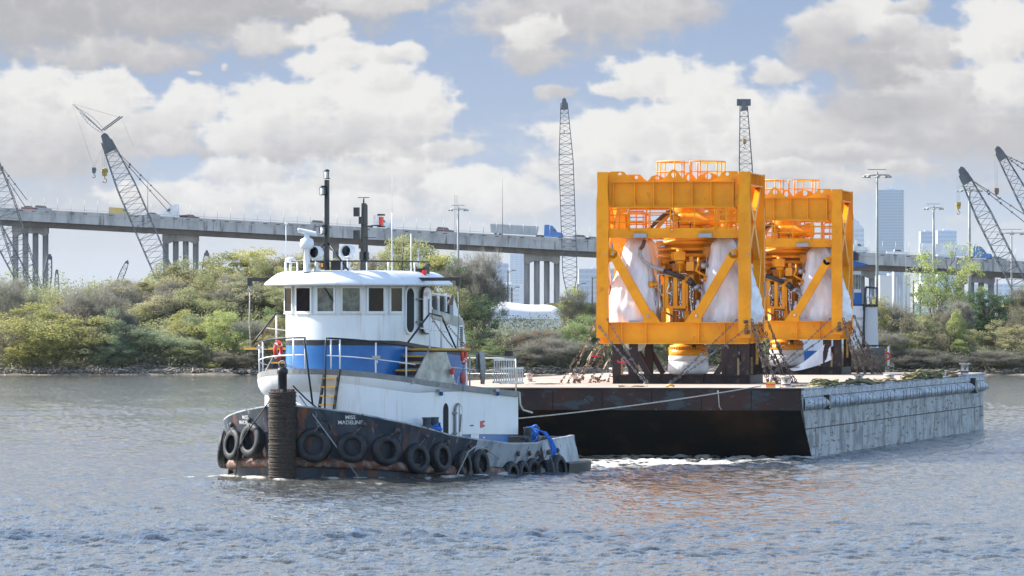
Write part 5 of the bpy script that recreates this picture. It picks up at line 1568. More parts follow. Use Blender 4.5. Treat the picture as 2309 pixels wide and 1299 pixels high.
# davit arms with falls
for sg in (1, -1):
    y1 = -sg * 4.22
    b = MB(); b.beam((5.2, -sg * 1.2, 6.99), (5.2, y1, 7.0), .12, .12); b.box((5.2, y1 + sg * .08, 6.86), (.1, .16, .18)); tp('davit_arm', b, BLK)
    b = MB()
    b.tube([(5.2 + .05 * math.sin(a), y1 + sg * .08 + .04 * math.cos(a), 6.66 + .1 * math.cos(a)) for a in np.linspace(0, 6.28, 9)], .014, n=4)
    b.tube([(5.2, y1 + sg * .08, 6.55), (5.2, y1 + sg * .05, 5.5), (5.2, y1 + sg * .12, 4.35 if sg < 0 else 4.6)], .018 if sg > 0 else .024, n=5)
    tp('davit_fall', b, GRYP if sg > 0 else GROPE)
    if sg > 0:
        b = MB(); c = TG(1020, 672, v=4.0); b.prism([(c.x - .35, c.z - .25), (c.x + .02, c.z + .15), (c.x + .12, c.z + .02), (c.x + .05, c.z - .25)], c.y, c.y + .06, 'y'); tp('fall_block', b, mat('brown_leather_block', (.10, .07, .06), rough=.6), fix=True)
    # folding platform, stair, triangular rail frame
    zp = 4.56
    b = MB(); b.bb(5.15, 5.75, -sg * 2.14, -sg * 4.35, zp - .06, zp + .01); tp('platform_plank', b, YEL)
    b = MB(); b.bb(5.17, 5.75, -sg * 2.14, -sg * 4.3, zp - .12, zp - .062); tp('platform_underside', b, BLK)
    for k in range(1, 4):
        u_ = 5.15 - k * .30; z = zp - k * .245
        b = MB(); b.bb(u_, u_ + .24, -sg * 2.15, -sg * 2.95, z - .05, z); tp('stair_tread', b, YEL)
        b = MB(); b.bb(u_ + .1, u_ + .26, -sg * 2.14, -sg * 2.9, z - .2, z - .055); tp('stair_riser', b, BLK)
    pl = [TG(966, 787, v=3.0), TG(1003, 787, v=3.0), TG(1030, 874, v=3.0), TG(926, 866, v=3.0)]
    b = MB(); b.prism([(q.x, q.z) for q in pl], -sg * 3.0, -sg * 3.03, 'y'); tp('stair_side_plate', b, GALV, fix=True)
    A_, B_, C_, D_ = TG(920, 772, v=3.05), TG(969, 707, v=3.05), TG(995, 713, v=3.05), TG(1028, 785, v=3.05)
    S_ = lambda p: Vector((p.x, p.y * sg, p.z))
    b = MB(); b.tube([S_(A_), S_(B_), S_(C_), S_(D_)], .035, n=6); tp('rail_frame', b, BLK)
    b = MB()
    for q, zz in ((B_, zp), (C_, zp)): b.tube([S_(q), Vector((q.x, q.y * sg, zz))], .035, n=6)
    b.tube([S_(A_.lerp(B_, .5)), S_(C_.lerp(D_, .5))], .022, n=6); tp('rail_frame_post', b, WHT)
def links(b, a, c, n, r=.012, w=.035, sag=0.0, ll=None):
    a, c = Vector(a), Vector(c)
    L_ = (c - a).length
    n = n or max(3, int(L_ / (w * 2.2)))
    def P(t): return a.lerp(c, t) - Vector((0, 0, sag * 4 * t * (1 - t)))
    for i in range(n):
        p, q = P(i / n), P((i + 1) / n)
        d = (q - p); hl = d.length * .64; d.normalize(); m_ = (p + q) / 2
        s1 = d.cross(Vector((.3, .2, 1))).normalized(); s2 = d.cross(s1)
        s = s1 if i % 2 else s2
        k = w * .5
        ring = [m_ + d * (hl * .5) * math.cos(x) * 1.15 + s * k * math.sin(x) for x in (0.0, .9, math.pi - .9, math.pi, math.pi + .9, -.9)]
        b.tube(ring + [ring[0]], r, n=3, cap=False, smooth=False)
OCH = mat('ochre_chain', (.32, .20, .06), (.16, .10, .05), scale=5, rough=.7)
for sg in (1, -1):
    for q, e_ in ((B_, (5.3, -sg * 3.9, 4.6)), (C_, (5.7, -sg * 4.3, 4.6))):
        b = MB(); links(b, Vector((q.x, q.y * sg, q.z)), e_, 30, .014, .06, .08 * (1 if sg > 0 else 0)); tp('platform_chain', b, OCH)
# boat deck rails
RL = outline(4.6, 3.03, 12.1, 60)
rpx = [proj(Vector((u, -v, 4.5)))[0] for u, v in RL]
j0 = min(range(len(rpx)), key=lambda i: rpx[i])
def seg(pa, pb):
    ia = j0 if pa is None else min(range(j0, len(rpx)), key=lambda i: abs(rpx[i] - pa))
    ib = min(range(j0, len(rpx)), key=lambda i: abs(rpx[i] - pb)); return RL[ia:ib + 1]
def zr(u, h): return z2(u) + h
for (pa, pb, bend) in ((None, 690, 1), (736, 935, -1)):
    P = seg(pa, pb)
    if pa is None: P = [q for q in RL[max(0, j0 - 8):j0]] + P
    top = [Vector((u, -v, zr(u, 1.12))) for u, v in P]
    if bend > 0: top = top + [top[-1] + Vector((-.05, 0, -.12)), Vector((1.1, -.55, 2.6)) ]
    else: top = [Vector((.95, -1.1, 2.5)), top[0] + Vector((-.05, 0, -.12))] + top
    b = MB(); b.tube(top, .034, n=6); tp('hand_rail', b, BLK)
    b = MB(); b.tube([Vector((u, -v, zr(u, .52))) for u, v in P], .022, n=6); tp('middle_rail', b, WHT)
def post(px):
    i = min(range(j0, len(rpx)), key=lambda i: abs(rpx[i] - px)); u, v = RL[i]
    b = MB(); b.tube([Vector((u, -v, z2(u))), Vector((u, -v, zr(u, 1.1)))], .032, n=6); tp('rail_post', b, WHT)
for px in (572, 594, 664, 687, 747, 765, 849, 918, 1073, 1105, 1135, 1166): post(px)
P = [q for q in RL[-1:]] 
ua, ub = TG(1012, 800, v=3.03).x, 12.1
b = MB(); b.tube([Vector((ua, -3.03, z2(ua) + 1.18)), Vector((ub, -3.03, z2(ub) + 1.22)), Vector((ub, 3.03, z2(ub) + 1.22)), Vector((ua, 3.03, z2(ua) + 1.18))], .034, n=6); tp('after_rail', b, GRYP)
b = MB(); b.tube([Vector((ua, -3.03, z2(ua) + .62)), Vector((ub, -3.03, z2(ub) + .66)), Vector((ub, 3.03, z2(ub) + .66)), Vector((ua, 3.03, z2(ua) + .62))], .024, n=6); tp('after_middle_rail', b, ALU)
for v_ in (-3.03, -1.0, 1.0, 3.03):
    b = MB(); b.tube([(12.1, v_, z2(12.1)), (12.1, v_, z2(12.1) + 1.2)], .03, n=6); tp('rail_post', b, ALU)
# ladder down to the fore deck
b = MB()
for v_ in (.75, 1.33): b.beam((1.62, -v_, 3.86), (1.12, -v_, 2.2), .06, .12)
ld = tp('fore_ladder', b, BLK)
for k in range(4):
    z = 3.55 - k * .31; u_ = 1.62 - (3.86 - z) * .3
    b = MB(); b.bb(u_ - .12, u_ + .1, -.78, -1.30, z - .02, z + .03); tp('tread', b, YEL, ld)
b = MB(); c = TG(733, 870, u=1.9); b.box((2.25, -1.05, 3.15), (.1, .16, .25)); tp('junction_box', b, BLU)
# lower house openings on the port side (wall at v=2.95)
def lowdoor(px0, px1, py0, py1, kind):
    a, c = TG(px0, py0, v=2.96), TG(px1, py1, v=2.96)
    z0, z1 = min(a.z, c.z), max(a.z, c.z)
    u0, u1 = min(a.x, c.x), max(a.x, c.x)
    y = -2.96
    if kind == 'open':
        b = MB(); rrect(b, u0 - .06, u1 + .06, z0, z1 + .06, y - .05, .05, .28); o = tp('door_frame', b, WHT, fix=True)
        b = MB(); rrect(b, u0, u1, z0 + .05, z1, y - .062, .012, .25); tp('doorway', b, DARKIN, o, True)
    if kind == 'leaf':
        b = MB(); rrect(b, u0, u1, z0, z1, y - .14, .05, .3); o = tp('door', b, GRYP, fix=True)
        b = MB(); rrect(b, u0 + .06, u1 - .06, z0 + .06, z1 - .06, y - .16, .02, .26); tp('door_leaf', b, WHT, o, True)
        b = MB(); b.beam(((u0 + u1) / 2, y - .18, z0 + .5), ((u0 + u1) / 2 + .1, y - .18, z1 - .4), .03, .05)
        for z in (z0 + .45, z1 - .35): b.beam((u0 - .12, y - .1, z), (u0 + .1, y - .16, z), .05, .05)
        tp('door_handle', b, GRYP, o)
    if kind == 'shut':
        b = MB(); rrect(b, u0, u1, z0, z1, y - .035, .035, .28); o = tp('door', b, WHT, fix=True)
        b = MB(); b.beam((u0 - .1, y - .06, (z0 + z1) / 2), (u0 + .12, y - .06, (z0 + z1) / 2), .05, .04); tp('door_handle', b, STRK, o)
    if kind == 'port':
        b = MB(); r_ = (z1 - z0) / 2; cc = Vector(((u0 + u1) / 2, y, (z0 + z1) / 2))
        b.lathe([(r_, 0), (r_, .05), (r_ * .8, .05), (r_ * .8, .02)], cc, n=20, axis='y'); o = tp('porthole', b, WHT)
        b = MB(); b.lathe([(0, .025), (r_ * .8, .025)], cc, n=20, axis='y'); tp('pane', b, GLASS, o)
lowdoor(996, 1008, 909, 1000, 'open'); lowdoor(1019, 1034, 909, 1005, 'leaf'); lowdoor(1060, 1078, 913, 1005, 'shut'); lowdoor(1102, 1109, 922, 947, 'port'); lowdoor(975, 984, 910, 926, 'port')
for px in (982, 1109):
    c = TG(px + 6, 880, v=3.0); b = MB(); b.box(c + Vector((-.1, -.08, 0)), (.3, .2, .1)); o = tp('deck_lamp', b, GALV)
    b = MB(); b.lathe([(.07, .05), (.07, -.08), (0, -.12)], c + Vector((.05, -.1, -.09)), n=10); tp('blue_lens', b, BLU, o)
c = TG(1083, 957, v=2.97); b = MB(); b.box(c, (.2, .12, .24)); b.tube([c + Vector((.1, -.02, .1)), c + Vector((.2, -.05, .1))], .04, n=6); b.tube([c + Vector((.1, -.02, -.05)), c + Vector((.2, -.05, -.05))], .04, n=6); tp('fire_hydrant', b, mat('crimson_paint', (.5, .02, .04), rough=.4))
c = TG(1091, 990, v=2.975); b = MB(); b.box(c, (.17, .01, .15)); o = tp('notice_plate', b, WHT)
b = MB()
for k in range(2): b.box(c + Vector((-.03 + .06 * k, -.01, 0)), (.03, .01, .07))
tp('notice_print', b, REDT, o)
c = TG(999, 897, v=2.97)
for k in range(3): 
    b = MB(); b.box(c + Vector((0, -.006, .06 - .06 * k)), (.16 if k < 2 else .05, .012, .035)); tp('notice_print', b, REDT)
# towing bitts
def bitts(px, py, vv, tilt=0):
    c = TG(px, py, v=vv); z0 = zsheer(c.x) - .25
    b = MB()
    for du in (0, .62):
        b.lathe([(.14, z0), (.14, z0 + .72), (.16, z0 + .76), (.16, z0 + .80), (0, z0 + .80)], (c.x + du, c.y, 0), n=16)
    b.tube([(c.x - .35, c.y, z0 + .42), (c.x + .95, c.y, z0 + .42)], .09, n=10); b.lathe([(0, -.02), (.11, -.02), (.11, .02), (0, .02)], (c.x - .36, c.y, z0 + .42), n=10, axis='x')
    tp('towing_bitts', b, mat('dark_green_black', (.03, .045, .05), (.07, .08, .085), scale=4, rough=.45)); return c, z0
c1, zb1 = bitts(962, 930, 3.45); c2, zb2 = bitts(1190, 965, 3.3)
for (s_, z) in ((c2, zb2),):
    pass
# bulwark stanchions and after rail seen over the low bulwark
b = MB()
b.tube([(11.9, 3.2, 1.42), (14.2, 3.1, 1.42), (15.6, 2.4, 1.45), (16.0, 0, 1.45)], .07, n=8)
for (u, v) in ((12.0, 3.2), (13.0, 3.15), (14.2, 3.05)): b.beam((u, v, .5), (u, v, 1.4), .1, .1)
tp('quarter_rail', b, BLK)
b = MB(); b.bb(12.7, 14.2, -.9, .9, .4, 1.25); b.lathe([(.42, -.8), (.42, .8)], (13.4, 0, 1.1), n=16, axis='y'); tp('tow_winch', b, GRYP)
# ---------------- loose things on and around the tug
def tw(p): return Vector(T0) + TU * p.x + TV * (-p.y) + Vector((0, 0, p.z))
TRZ = tug.rotation_euler.z
def tthing(name, p, label, cat, group=None):
    return thing(name, tw(Vector(p)), TRZ, label, cat, group)
def lifering(name, p, n, label):
    r = tthing(name, p, label, 'life ring', 'life rings on the tug')
    b = MB(); rot = Vector(n).to_track_quat('X', 'Z').to_matrix()
    prof = [(.28 + .085 * math.cos(a), .06 * math.sin(a)) for a in np.linspace(0, 2 * math.pi, 11)]
    b.lathe(prof, (0, 0, 0), n=24, axis='x', rot=rot); b.build('ring', RED, r)
    for k in range(4):
        b = MB(); a0 = k * math.pi / 2 + .65
        b.lathe([(.28 + .09 * math.cos(a), .066 * math.sin(a)) for a in np.linspace(0, 2 * math.pi, 11)], (0, 0, 0), n=3, axis='x', rot=rot, a0=a0, a1=a0 + .22); b.build('white_band', WHT, r)
pr = TG(1046, 800, v=3.15); lifering('life_ring', pr, (0.25, -1, 0), 'red life ring hanging on the rail beside the grey rope')
pr2 = TG(627, 790, v=-2.55); lifering('life_ring', pr2, (-.1, 1, 0), 'red life ring seen through the forward rail left of the blue wall')
r = tthing('smoke_float', TG(1020, 843, v=3.12), 'small red and white signal light beside the grey stair plate', 'signal light'); b = MB(); b.lathe([(.07, -.02), (.08, .14), (.03, .2), (0, .2)], (0, 0, 0), n=12); b.build('body', RED, r); b = MB(); b.lathe([(.05, -.14), (.05, -.02)], (0, 0, 0), n=10); b.tube([(0, 0, -.14), (.1, 0, -.35), (.35, -.02, -.38), (.5, 0, -.1)], .012, n=4); b.build('cord', WHT, r)
r = tthing('life_line_bag', TG(1044, 852, v=3.12), 'faded pink bag hanging below the life ring', 'bag'); b = MB(); b.lathe([(.02, .22), (.10, .15), (.11, -.12), (.07, -.2), (0, -.2)], (0, 0, 0), n=12); b.build('bag', mat('faded_pink_cloth', (.55, .16, .16), (.45, .1, .1), scale=6, rough=.9), r); b = MB(); b.tube([(0, 0, .2), (.01, 0, .4)], .012, n=4); b.tube([(0, 0, -.2), (.01, 0, -.5)], .008, n=4); b.build('cord', BLK, r)
def rope_bundle(name, p, pts_list, rad, m, label, group=None, parent_r=None):
    r = tthing(name, p, label, 'rope', group)
    for pts in pts_list:
        b = MB(); b.tube(pts, rad, n=6); b.build('rope_turn', m, r)
    return r
rr2 = random.Random(8)
pg = TG(1083, 797, v=3.05); L2 = []
for k in range(7):
    dx = -.16 + k * .055; ln = rr2.uniform(.8, 1.1)
    L2.append([(dx * .6, -.08, -ln), (dx, -.1, -ln * .5), (dx * .8, -.06, 0), (dx * .8, .0, .05), (dx * .7, .07, -.02), (dx, .07, -ln * .6)])
rope_bundle('hanging_rope', pg, L2, .042, GROPE, 'grey rope hung in loops over the after rail of the tug')
def bluecoil(p, label, hang, seed):
    rs_ = random.Random(seed); L3 = []
    for k in range(9):
        a0 = rs_.uniform(0, 6.28); rx, ry, rz = rs_.uniform(.18, .36), rs_.uniform(.14, .26), rs_.uniform(.08, .26)
        L3.append([(rx * math.cos(a0 + t) + rs_.uniform(-.02, .02), ry * math.sin(a0 + t), .12 + rz * math.sin(t * 1.3 + k) + .03 * k) for t in np.linspace(0, 5.6, 12)])
    for k in range(hang):
        dx = k * .05 + rs_.uniform(-.06, .06); j_ = lambda: rs_.uniform(-.06, .06)
        L3.append([(dx, -.1, .40 + j_()), (dx + .22 + j_(), -.35, .30 + j_()), (dx + .42 + j_(), -.52, -.02 + j_()), (dx + .55 + j_(), -.6, -.32 + j_()), (dx + .50 + j_(), -.6, -.58 + j_()), (dx + .38 + j_(), -.57, -.3)])
    rope_bundle('mooring_rope', p, L3, .030, BROPE, label, 'blue mooring ropes on the tug')
bluecoil(Vector((c1.x + .62, c1.y, zb1 + .12)), 'blue rope coiled on the bitts beside the open deck door', 0, 4)
bluecoil(Vector((c2.x + .30, c2.y, zb2 + .30)), 'blue rope on the after bitts, hanging over the bulwark', 7, 5)
# ladders
def ladder(p, ln, h, n, label, rungs_v=True):
    r = tthing('aluminium_ladder', p, label, 'ladder', 'aluminium ladders on the after rail')
    b = MB()
    for z in (0, h): b.beam((0, 0, z), (ln, 0, z), .05, .07)
    b.build('side_rail', ALU, r)
    for k in range(n):
        x = ln * (k + .5) / n
        b = MB(); b.beam((x, 0, 0), (x, 0, h), .035, .035); b.build('rung', ALU, r)
la = TG(1112, 862, v=3.12); ladder(la, 1.75, .80, 9, 'taller aluminium ladder lying on edge against the after rail')
lb = TG(1128, 864, v=3.22); ladder(lb, 1.9, .52, 10, 'lower aluminium ladder in front of the taller one')
r = tthing('floodlight', TG(1148, 797, v=3.0), 'black floodlight on the after rail above the ladders', 'floodlight'); b = MB(); b.box((0, 0, 0), (.12, .3, .18)); b.tube([(0, 0, -.08), (0, 0, -.2)], .02, n=5); b.build('housing', BLK, r)
c_ = TG(849, 800, v=2.6); 
for (px, lab) in ((849, 'small floodlight clamped on the middle of the boat deck rail'), (585, 'small floodlight on the forward rail above the bow')):
    i = min(range(j0, len(rpx)), key=lambda i: abs(rpx[i] - px)) if px > 600 else max(0, j0 + 3); u, v = RL[i]
    r = tthing('rail_floodlight', (u - .06, -v - .05, z2(u) + (.58 if px > 600 else .95)), lab, 'floodlight', 'floodlights clamped on the rails'); b = MB(); b.box((0, 0, 0), (.12, .26, .12)); b.build('housing', GALV, r); b = MB(); b.lathe([(.05, -.2), (.06, -.14), (.03, -.06)], (0, 0, 0), n=8); b.build('bracket', ALU, r)
# tyres
def tyre_mesh(Rr, wd):
    b = MB(); ri = Rr * .56
    prof = [(ri, -wd * .42), (ri + .03, -wd * .5), (Rr * .80, -wd * .52), (Rr * .93, -wd * .45), (Rr, -wd * .30), (Rr, -wd * .12), (Rr - .018, -wd * .10), (Rr - .018, -wd * .06), (Rr, -wd * .04), (Rr, wd * .06), (Rr - .018, wd * .08), (Rr - .018, wd * .12), (Rr, wd * .14), (Rr, wd * .30), (Rr * .93, wd * .45), (Rr * .80, wd * .52), (ri + .03, wd * .5), (ri, wd * .42), (ri + .05, wd * .2), (Rr * .86, 0), (ri + .05, -wd * .2), (ri, -wd * .42)]
    b.lathe(prof, (0, 0, 0), n=34, axis='x'); me = b.mesh('tyre'); me.materials.append(RUB); return me
TYM = {k: tyre_mesh(k, .34) for k in (.60, .55, .53, .50, .45)}
WL = {1: 'port', -1: 'starboard'}
TYRES = [(709, 1002, .60, 1, 'largest tyre fender, first right of the rope wound bow post'), (793, 1007, .53, 1, 'tyre fender below the name lettering on the right side of the bow'),
 (867, 1014, .53, 1, 'third tyre fender right of the bow post'), (932, 1033, .53, 1, 'tyre fender with white scuffs, fourth right of the bow post'), (984, 1032, .53, 1, 'fifth tyre fender right of the bow post'),
 (1034, 1053, .53, 1, 'left one of the two tyre fenders under the sagging grey rope'), (1072, 1052, .53, 1, 'right one of the two tyre fenders under the sagging grey rope'),
 (1142, 1070, .53, 1, 'first of the six half sunken tyre fenders at the stern quarter'), (1168, 1071, .55, 1, 'second of the half sunken tyre fenders at the stern quarter'), (1189, 1066, .53, 1, 'third of the half sunken tyre fenders at the stern quarter'), (1210, 1067, .53, 1, 'fourth of the half sunken tyre fenders at the stern quarter'), (1230, 1071, .55, 1, 'fifth of the half sunken tyre fenders, tilted aft'), (1249, 1060, .53, 1, 'last tyre fender before the bare grey stern plate'),
 (577, 993, .60, -1, 'tyre fender next left of the rope wound bow post'), (537, 1004, .55, -1, 'second tyre fender left of the bow post'), (508, 1014, .60, -1, 'third tyre fender left of the bow post'), (489, 1024, .60, -1, 'outermost upper tyre fender at the left of the bow'), (494, 1066, .50, -1, 'tyre fender touching the water at the left of the bow')]
for n_, (px, py, Rr, side, lab) in enumerate(TYRES):
    z = HC - (py - HY) / 64.8
    if px > 1100: z = HC - (py - HY) / 62.6
    if px < 500:
        k_ = 4.3 if py < 1050 else 4.9
        s = None
        u, v = (3.7, -4.3) if py < 1050 else (4.2, -4.2)
        p = Vector((u, -v, z)); nrm = Vector((-.25, 1, 0)).normalized(); s = None
    else:
        zz = max(.2, z); s = s_at(px, zz, side)
        p = hull_s(s, zz, .15); p.z = z
        nrm = (hull_s(s, zz, .3) - hull_s(s, zz, 0)).normalized()
    r = tthing('tyre_fender', p, lab, 'tyre', 'tyre fenders round the tug')
    o = link('tyre', TYM[Rr], None, r)
    tilt = R(6) if n_ != 11 else R(-20)
    q = nrm.to_track_quat('X', 'Z') @ Matrix.Rotation(R(-7), 3, 'Y').to_quaternion() @ Matrix.Rotation((n_ % 3 - 1) * R(4) + (R(0) if n_ != 11 else R(25)), 3, 'Z').to_quaternion()
    o.rotation_euler = q.to_euler()
    if s is not None:
        zt = min(zsheer(p.x) - .35, z + Rr + .38)
        e = hull_s(s + (.42 if side > 0 else -.12), zt, .05) - p; e2 = hull_s(s - .1, zt, .05) - p
        b = MB(); links(b, e, Vector((nrm.x * .12, nrm.y * .12, Rr * .78)), 0, .015, .075); b.build('chain', CHG, r)
        b = MB(); b.lathe([(.10, 0), (.10, .05), (.04, .09), (0, .09)], e, n=10, axis='x', rot=nrm.to_track_quat('X', 'Z').to_matrix()); b.build('chain_eye', HULLM, r)
# lines hanging from the bow
def line_thing(pts, rad, m, label, cat='line', name='mooring_line', group='lines on the tug'):
    p0 = Vector(pts[0]); r = tthing(name, p0, label, cat, group)
    b = MB(); b.tube([Vector(q) - p0 for q in pts], rad, n=6); b.build('line', m, r)
WIRE = mat('grey_wire_rope', (.25, .26, .27), rough=.5)
a = Vector((PU + .3, -.5, 2.95))
line_thing([a, hull_s(s_at(740, 1.5, 1), 1.6, .3), hull_s(s_at(812, 0, 1), .02, .25)], .022, WIRE, 'grey line running from the bow post down to the water across the bow tyres')
line_thing([Vector((PU + .2, -.3, 3.3)), a + Vector((.1, -.2, -.1)), hull_s(s_at(735, 1.9, 1), 2.3, .1), hull_s(s_at(745, 1.6, 1), 1.75, .3)], .03, BLK, 'black line slung from the bow bitt over the bulwark')
line_thing([Vector((PU + .1, .45, 2.9)), hull_s(s_at(575, 1.9, -1), 1.75, .3), hull_s(s_at(562, 1.0, -1), 1.1, .42), hull_s(s_at(545, 0.3, -1), .02, .3)], .022, BLK, 'dark line hanging from the bow post into the water on the left')
line_thing([hull_s(s_at(1000, .1, 1), .02, .5), hull_s(s_at(1030, .8, 1), .95, .42), hull_s(s_at(1050, 1., 1), 1.13, .36), hull_s(s_at(1080, .9, 1), 1.0, .3), hull_s(s_at(1118, .6, 1), .62, .12)], .022, GROPE, 'pale rope sagging over the pair of midship tyres into the water')
# drain hose at the after corner of the boat deck
line_thing([Vector((12.2, -3.12, 2.95)), Vector((12.2, -3.16, 2.5)), Vector((12.35, -3.2, 2.3)), Vector((12.9, -3.3, 2.2))], .035, mat('cream_hose', (.60, .57, .45), rough=.6), 'cream hose drooping from the after corner of the boat deck', 'hose', 'drain_hose', None)
# ================================================================ BARGE
BSIDE = mat('barge_side_scraped_paint', (0.36, 0.38, 0.395), (0.13, 0.15, 0.175), scale=.75, detail=10, lo=.46, hi=.60, rough=.6, stretch=(1, 1, 1.1), c3=(0.060, 0.052, 0.055), s3=.9, lo3=.575, hi3=.60, stretch3=(.7, 1, 7.0), c4=(.085, .055, .045), s4=.8, lo4=.565, hi4=.61, stretch4=(6.0, 1, .7), bump=.2)
BFRONT = mat('barge_front_dark_rust', (0.022, 0.014, 0.014), (0.045, 0.020, 0.016), scale=.5, detail=8, lo=.4, hi=.62, rough=.65, stretch=(1, 1, .6), spec=.3, c3=(0.035, 0.045, 0.055), s3=.9, lo3=.52, hi3=.60, stretch3=(1, 1, 2.2), c4=(.22, .22, .21), s4=4.2, lo4=.665, hi4=.70, stretch4=(1, 1, 1.6), bump=.25)
BRAKE = mat('barge_rake_black', (0.006, 0.008, 0.009), (0.014, 0.009, 0.007), scale=.35, detail=8, lo=.45, hi=.65, rough=.6, spec=.2, c3=(.055, .028, .016), s3=.45, lo3=.50, hi3=.70, stretch3=(1, 1, .7), bump=.12)
BDECK = mat('barge_deck_dusty', (0.46, 0.37, 0.30), (0.34, 0.26, 0.205), scale=.4, detail=7, rough=.8, c3=(.22, .12, .08), s3=1.2, lo3=.56, hi3=.66, bump=.15)
BRUB = mat('barge_rub_rail_grey', (0.46, 0.49, 0.52), (0.26, 0.29, 0.33), scale=1.6, detail=7, rough=.6, c3=(.10, .085, .08), s3=3.5, lo3=.56, hi3=.61, stretch3=(1, 1, 3), bump=.3)
barge = thing('deck_barge', B0, math.atan2(BA.y, BA.x), 'long flat deck barge with a scraped grey side and dark rusty raked bow', 'barge')
# local x aft, y to the far side (left in the picture), z up
ZT, ZK, RK = BZ, 1.92, 2.9
def bp_(name, b, m, parent=None, fix=False):
    o = b.build(name, m, parent or barge)
    if fix: fixn(o.data)
    return o
b = MB()
# the visible side in plates with slightly sunk seams
npl = 16
for k in range(npl):
    x0, x1 = BLEN * k / npl + .02, BLEN * (k + 1) / npl - .02
    for (za, zb, nm) in ((1.20, ZT - .36, 0), (-1.2, 1.15, 1)):
        zb_ = zb
        def xs_(x, z):   # the raked front edge
            e = 0 if z >= ZK else RK * (ZK - z) / 1.9
            return max(x, e + .02)
        P4 = [(xs_(x0, za), 0, za), (max(xs_(x1, za), xs_(x0, za) + .05), 0, za), (x1, 0, zb_), (xs_(x0, zb_), 0, zb_)]
        b = MB(); b.add([(p[0], -.012 + .006 * ((k + nm) % 2), p[2]) for p in P4] + [(p[0], .05, p[2]) for p in P4], [(0, 1, 2, 3), (0, 4, 5, 1), (1, 5, 6, 2), (2, 6, 7, 3), (3, 7, 4, 0)])
        o = link('side_plate', b.mesh('side_plate'), BSIDE, barge); fixn(o.data)
b = MB(); b.prism([(0, ZT), (BLEN, ZT), (BLEN, -1.2), (RK * 1.64, -1.2), (0, ZK)], .02, BWID, 'y'); bp_('hull', b, BRAKE, fix=True)
b = MB(); b.grid([[(-.014, y, ZK), (-.014, y, ZT - .0)] for y in (0, BWID)], smooth=False)
for k in range(9):
    y0, y1 = BWID * k / 9 + .015, BWID * (k + 1) / 9 - .015
    b = MB(); b.bb(-.03 - .006 * (k % 2), .0, y0, y1, ZK + .02, ZT - .05); bp_('front_plate', b, BFRONT)
    b = MB(); xa, xb = 0, RK * 1.64; nn_ = Vector((-.85, 0, -.53)) * .02
    V = [Vector((0, y0, ZK)), Vector((0, y1, ZK)), Vector((xb, y1, -1.2)), Vector((xb, y0, -1.2))]
    b.add([v + nn_ for v in V] + V, [(0, 1, 2, 3), (0, 4, 5, 1), (1, 5, 6, 2), (2, 6, 7, 3), (3, 7, 4, 0)]); bp_('rake_plate', b, BRAKE, fix=True)
b = MB(); b.bb(-.05, BLEN, -.02, BWID, ZT - .002, ZT + .03); bp_('deck', b, BDECK)
b = MB(); b.tube([(-.02, 0, ZT - .02), (-.02, BWID, ZT - .02)], .05, n=8); bp_('bow_edge', b, BFRONT)
# upper strake (lighter) and half round rub rail broken into lengths
b = MB()
for (x0, x1) in ((0.0, 8.0), (8.03, 19), (19.03, 31), (31.03, 46), (46.03, 62)):
    b = MB(); b.bb(x0, x1, -.07, .0, ZT - .34, ZT - .005); b.tube([(x0, -.05, ZT - .03), (x1, -.05, ZT - .03)], .05, n=6); bp_('gunwale_strake', b, BRUB)
for (x0, x1) in ((.5, 5.9), (6.5, 13.0), (13.3, 20), (20.3, 27.2), (28.0, 35.4), (35.7, 43.0), (43.3, 50.2), (50.5, 55.8), (57.0, 61.6)):
    b = MB(); n_ = 10; rows = []
    for x, t_ in ((x0, .08), (x0 + .5, 1), (x1 - .4, 1), (x1, .15)):
        rows.append([Vector((x, -.06 - .30 * t_ * math.sin(math.pi * k / n_) ** .8, ZT - .38 - .50 * k / n_)) for k in range(n_ + 1)])
    b.grid(rows); bp_('rub_rail', b, BRUB)
    b = MB(); 
    for k in range(int((x1 - x0) / 1.15)):
        x = x0 + .6 + k * 1.15 + .2 * math.sin(k * 3 + x0); b.box((x, -.365, ZT - .62), (.03, .012, .42))
    bp_('scrape_marks', b, BFRONT); 
for k in range(5):
    x = 6.2 + k * 0
b = MB(); b.box((6.2, -.16, ZT - .62), (.5, .24, .52), Matrix.Rotation(R(12), 3, 'Y')); bp_('rail_socket', b, BLK)
b = MB(); b.box((56.4, -.18, ZT - .55), (.9, .28, .55), Matrix.Rotation(R(14), 3, 'Y')); bp_('rail_socket', b, BLK)
def bpt(px, py, x=None, y=None, z=None):
    "barge coordinates of photo pixel on plane z (deck) "
    k = (px - CX) / F; m = (py - HY) / F
    d = (HC - z) / m
    P = Vector((k * d, d, z)); q = P - B0
    return Vector((q.dot(BA), q.dot(BL), z))
BRZ = barge.rotation_euler.z
def bw(x, y, z=0): return Vector(B0) + BA * x + BL * y + Vector((0, 0, z))
def deck_at(px, x):
    "y on the deck, at x aft of the bow, that shows at px"
    k = (px - CX) / F
    # B0.x + x*BA.x + y*BL.x = k*(B0.y + x*BA.y + y*BL.y)
    return (k * (B0.y + x * BA.y) - B0.x - x * BA.x) / (BL.x - k * BL.y)
DZ = BZ + .032
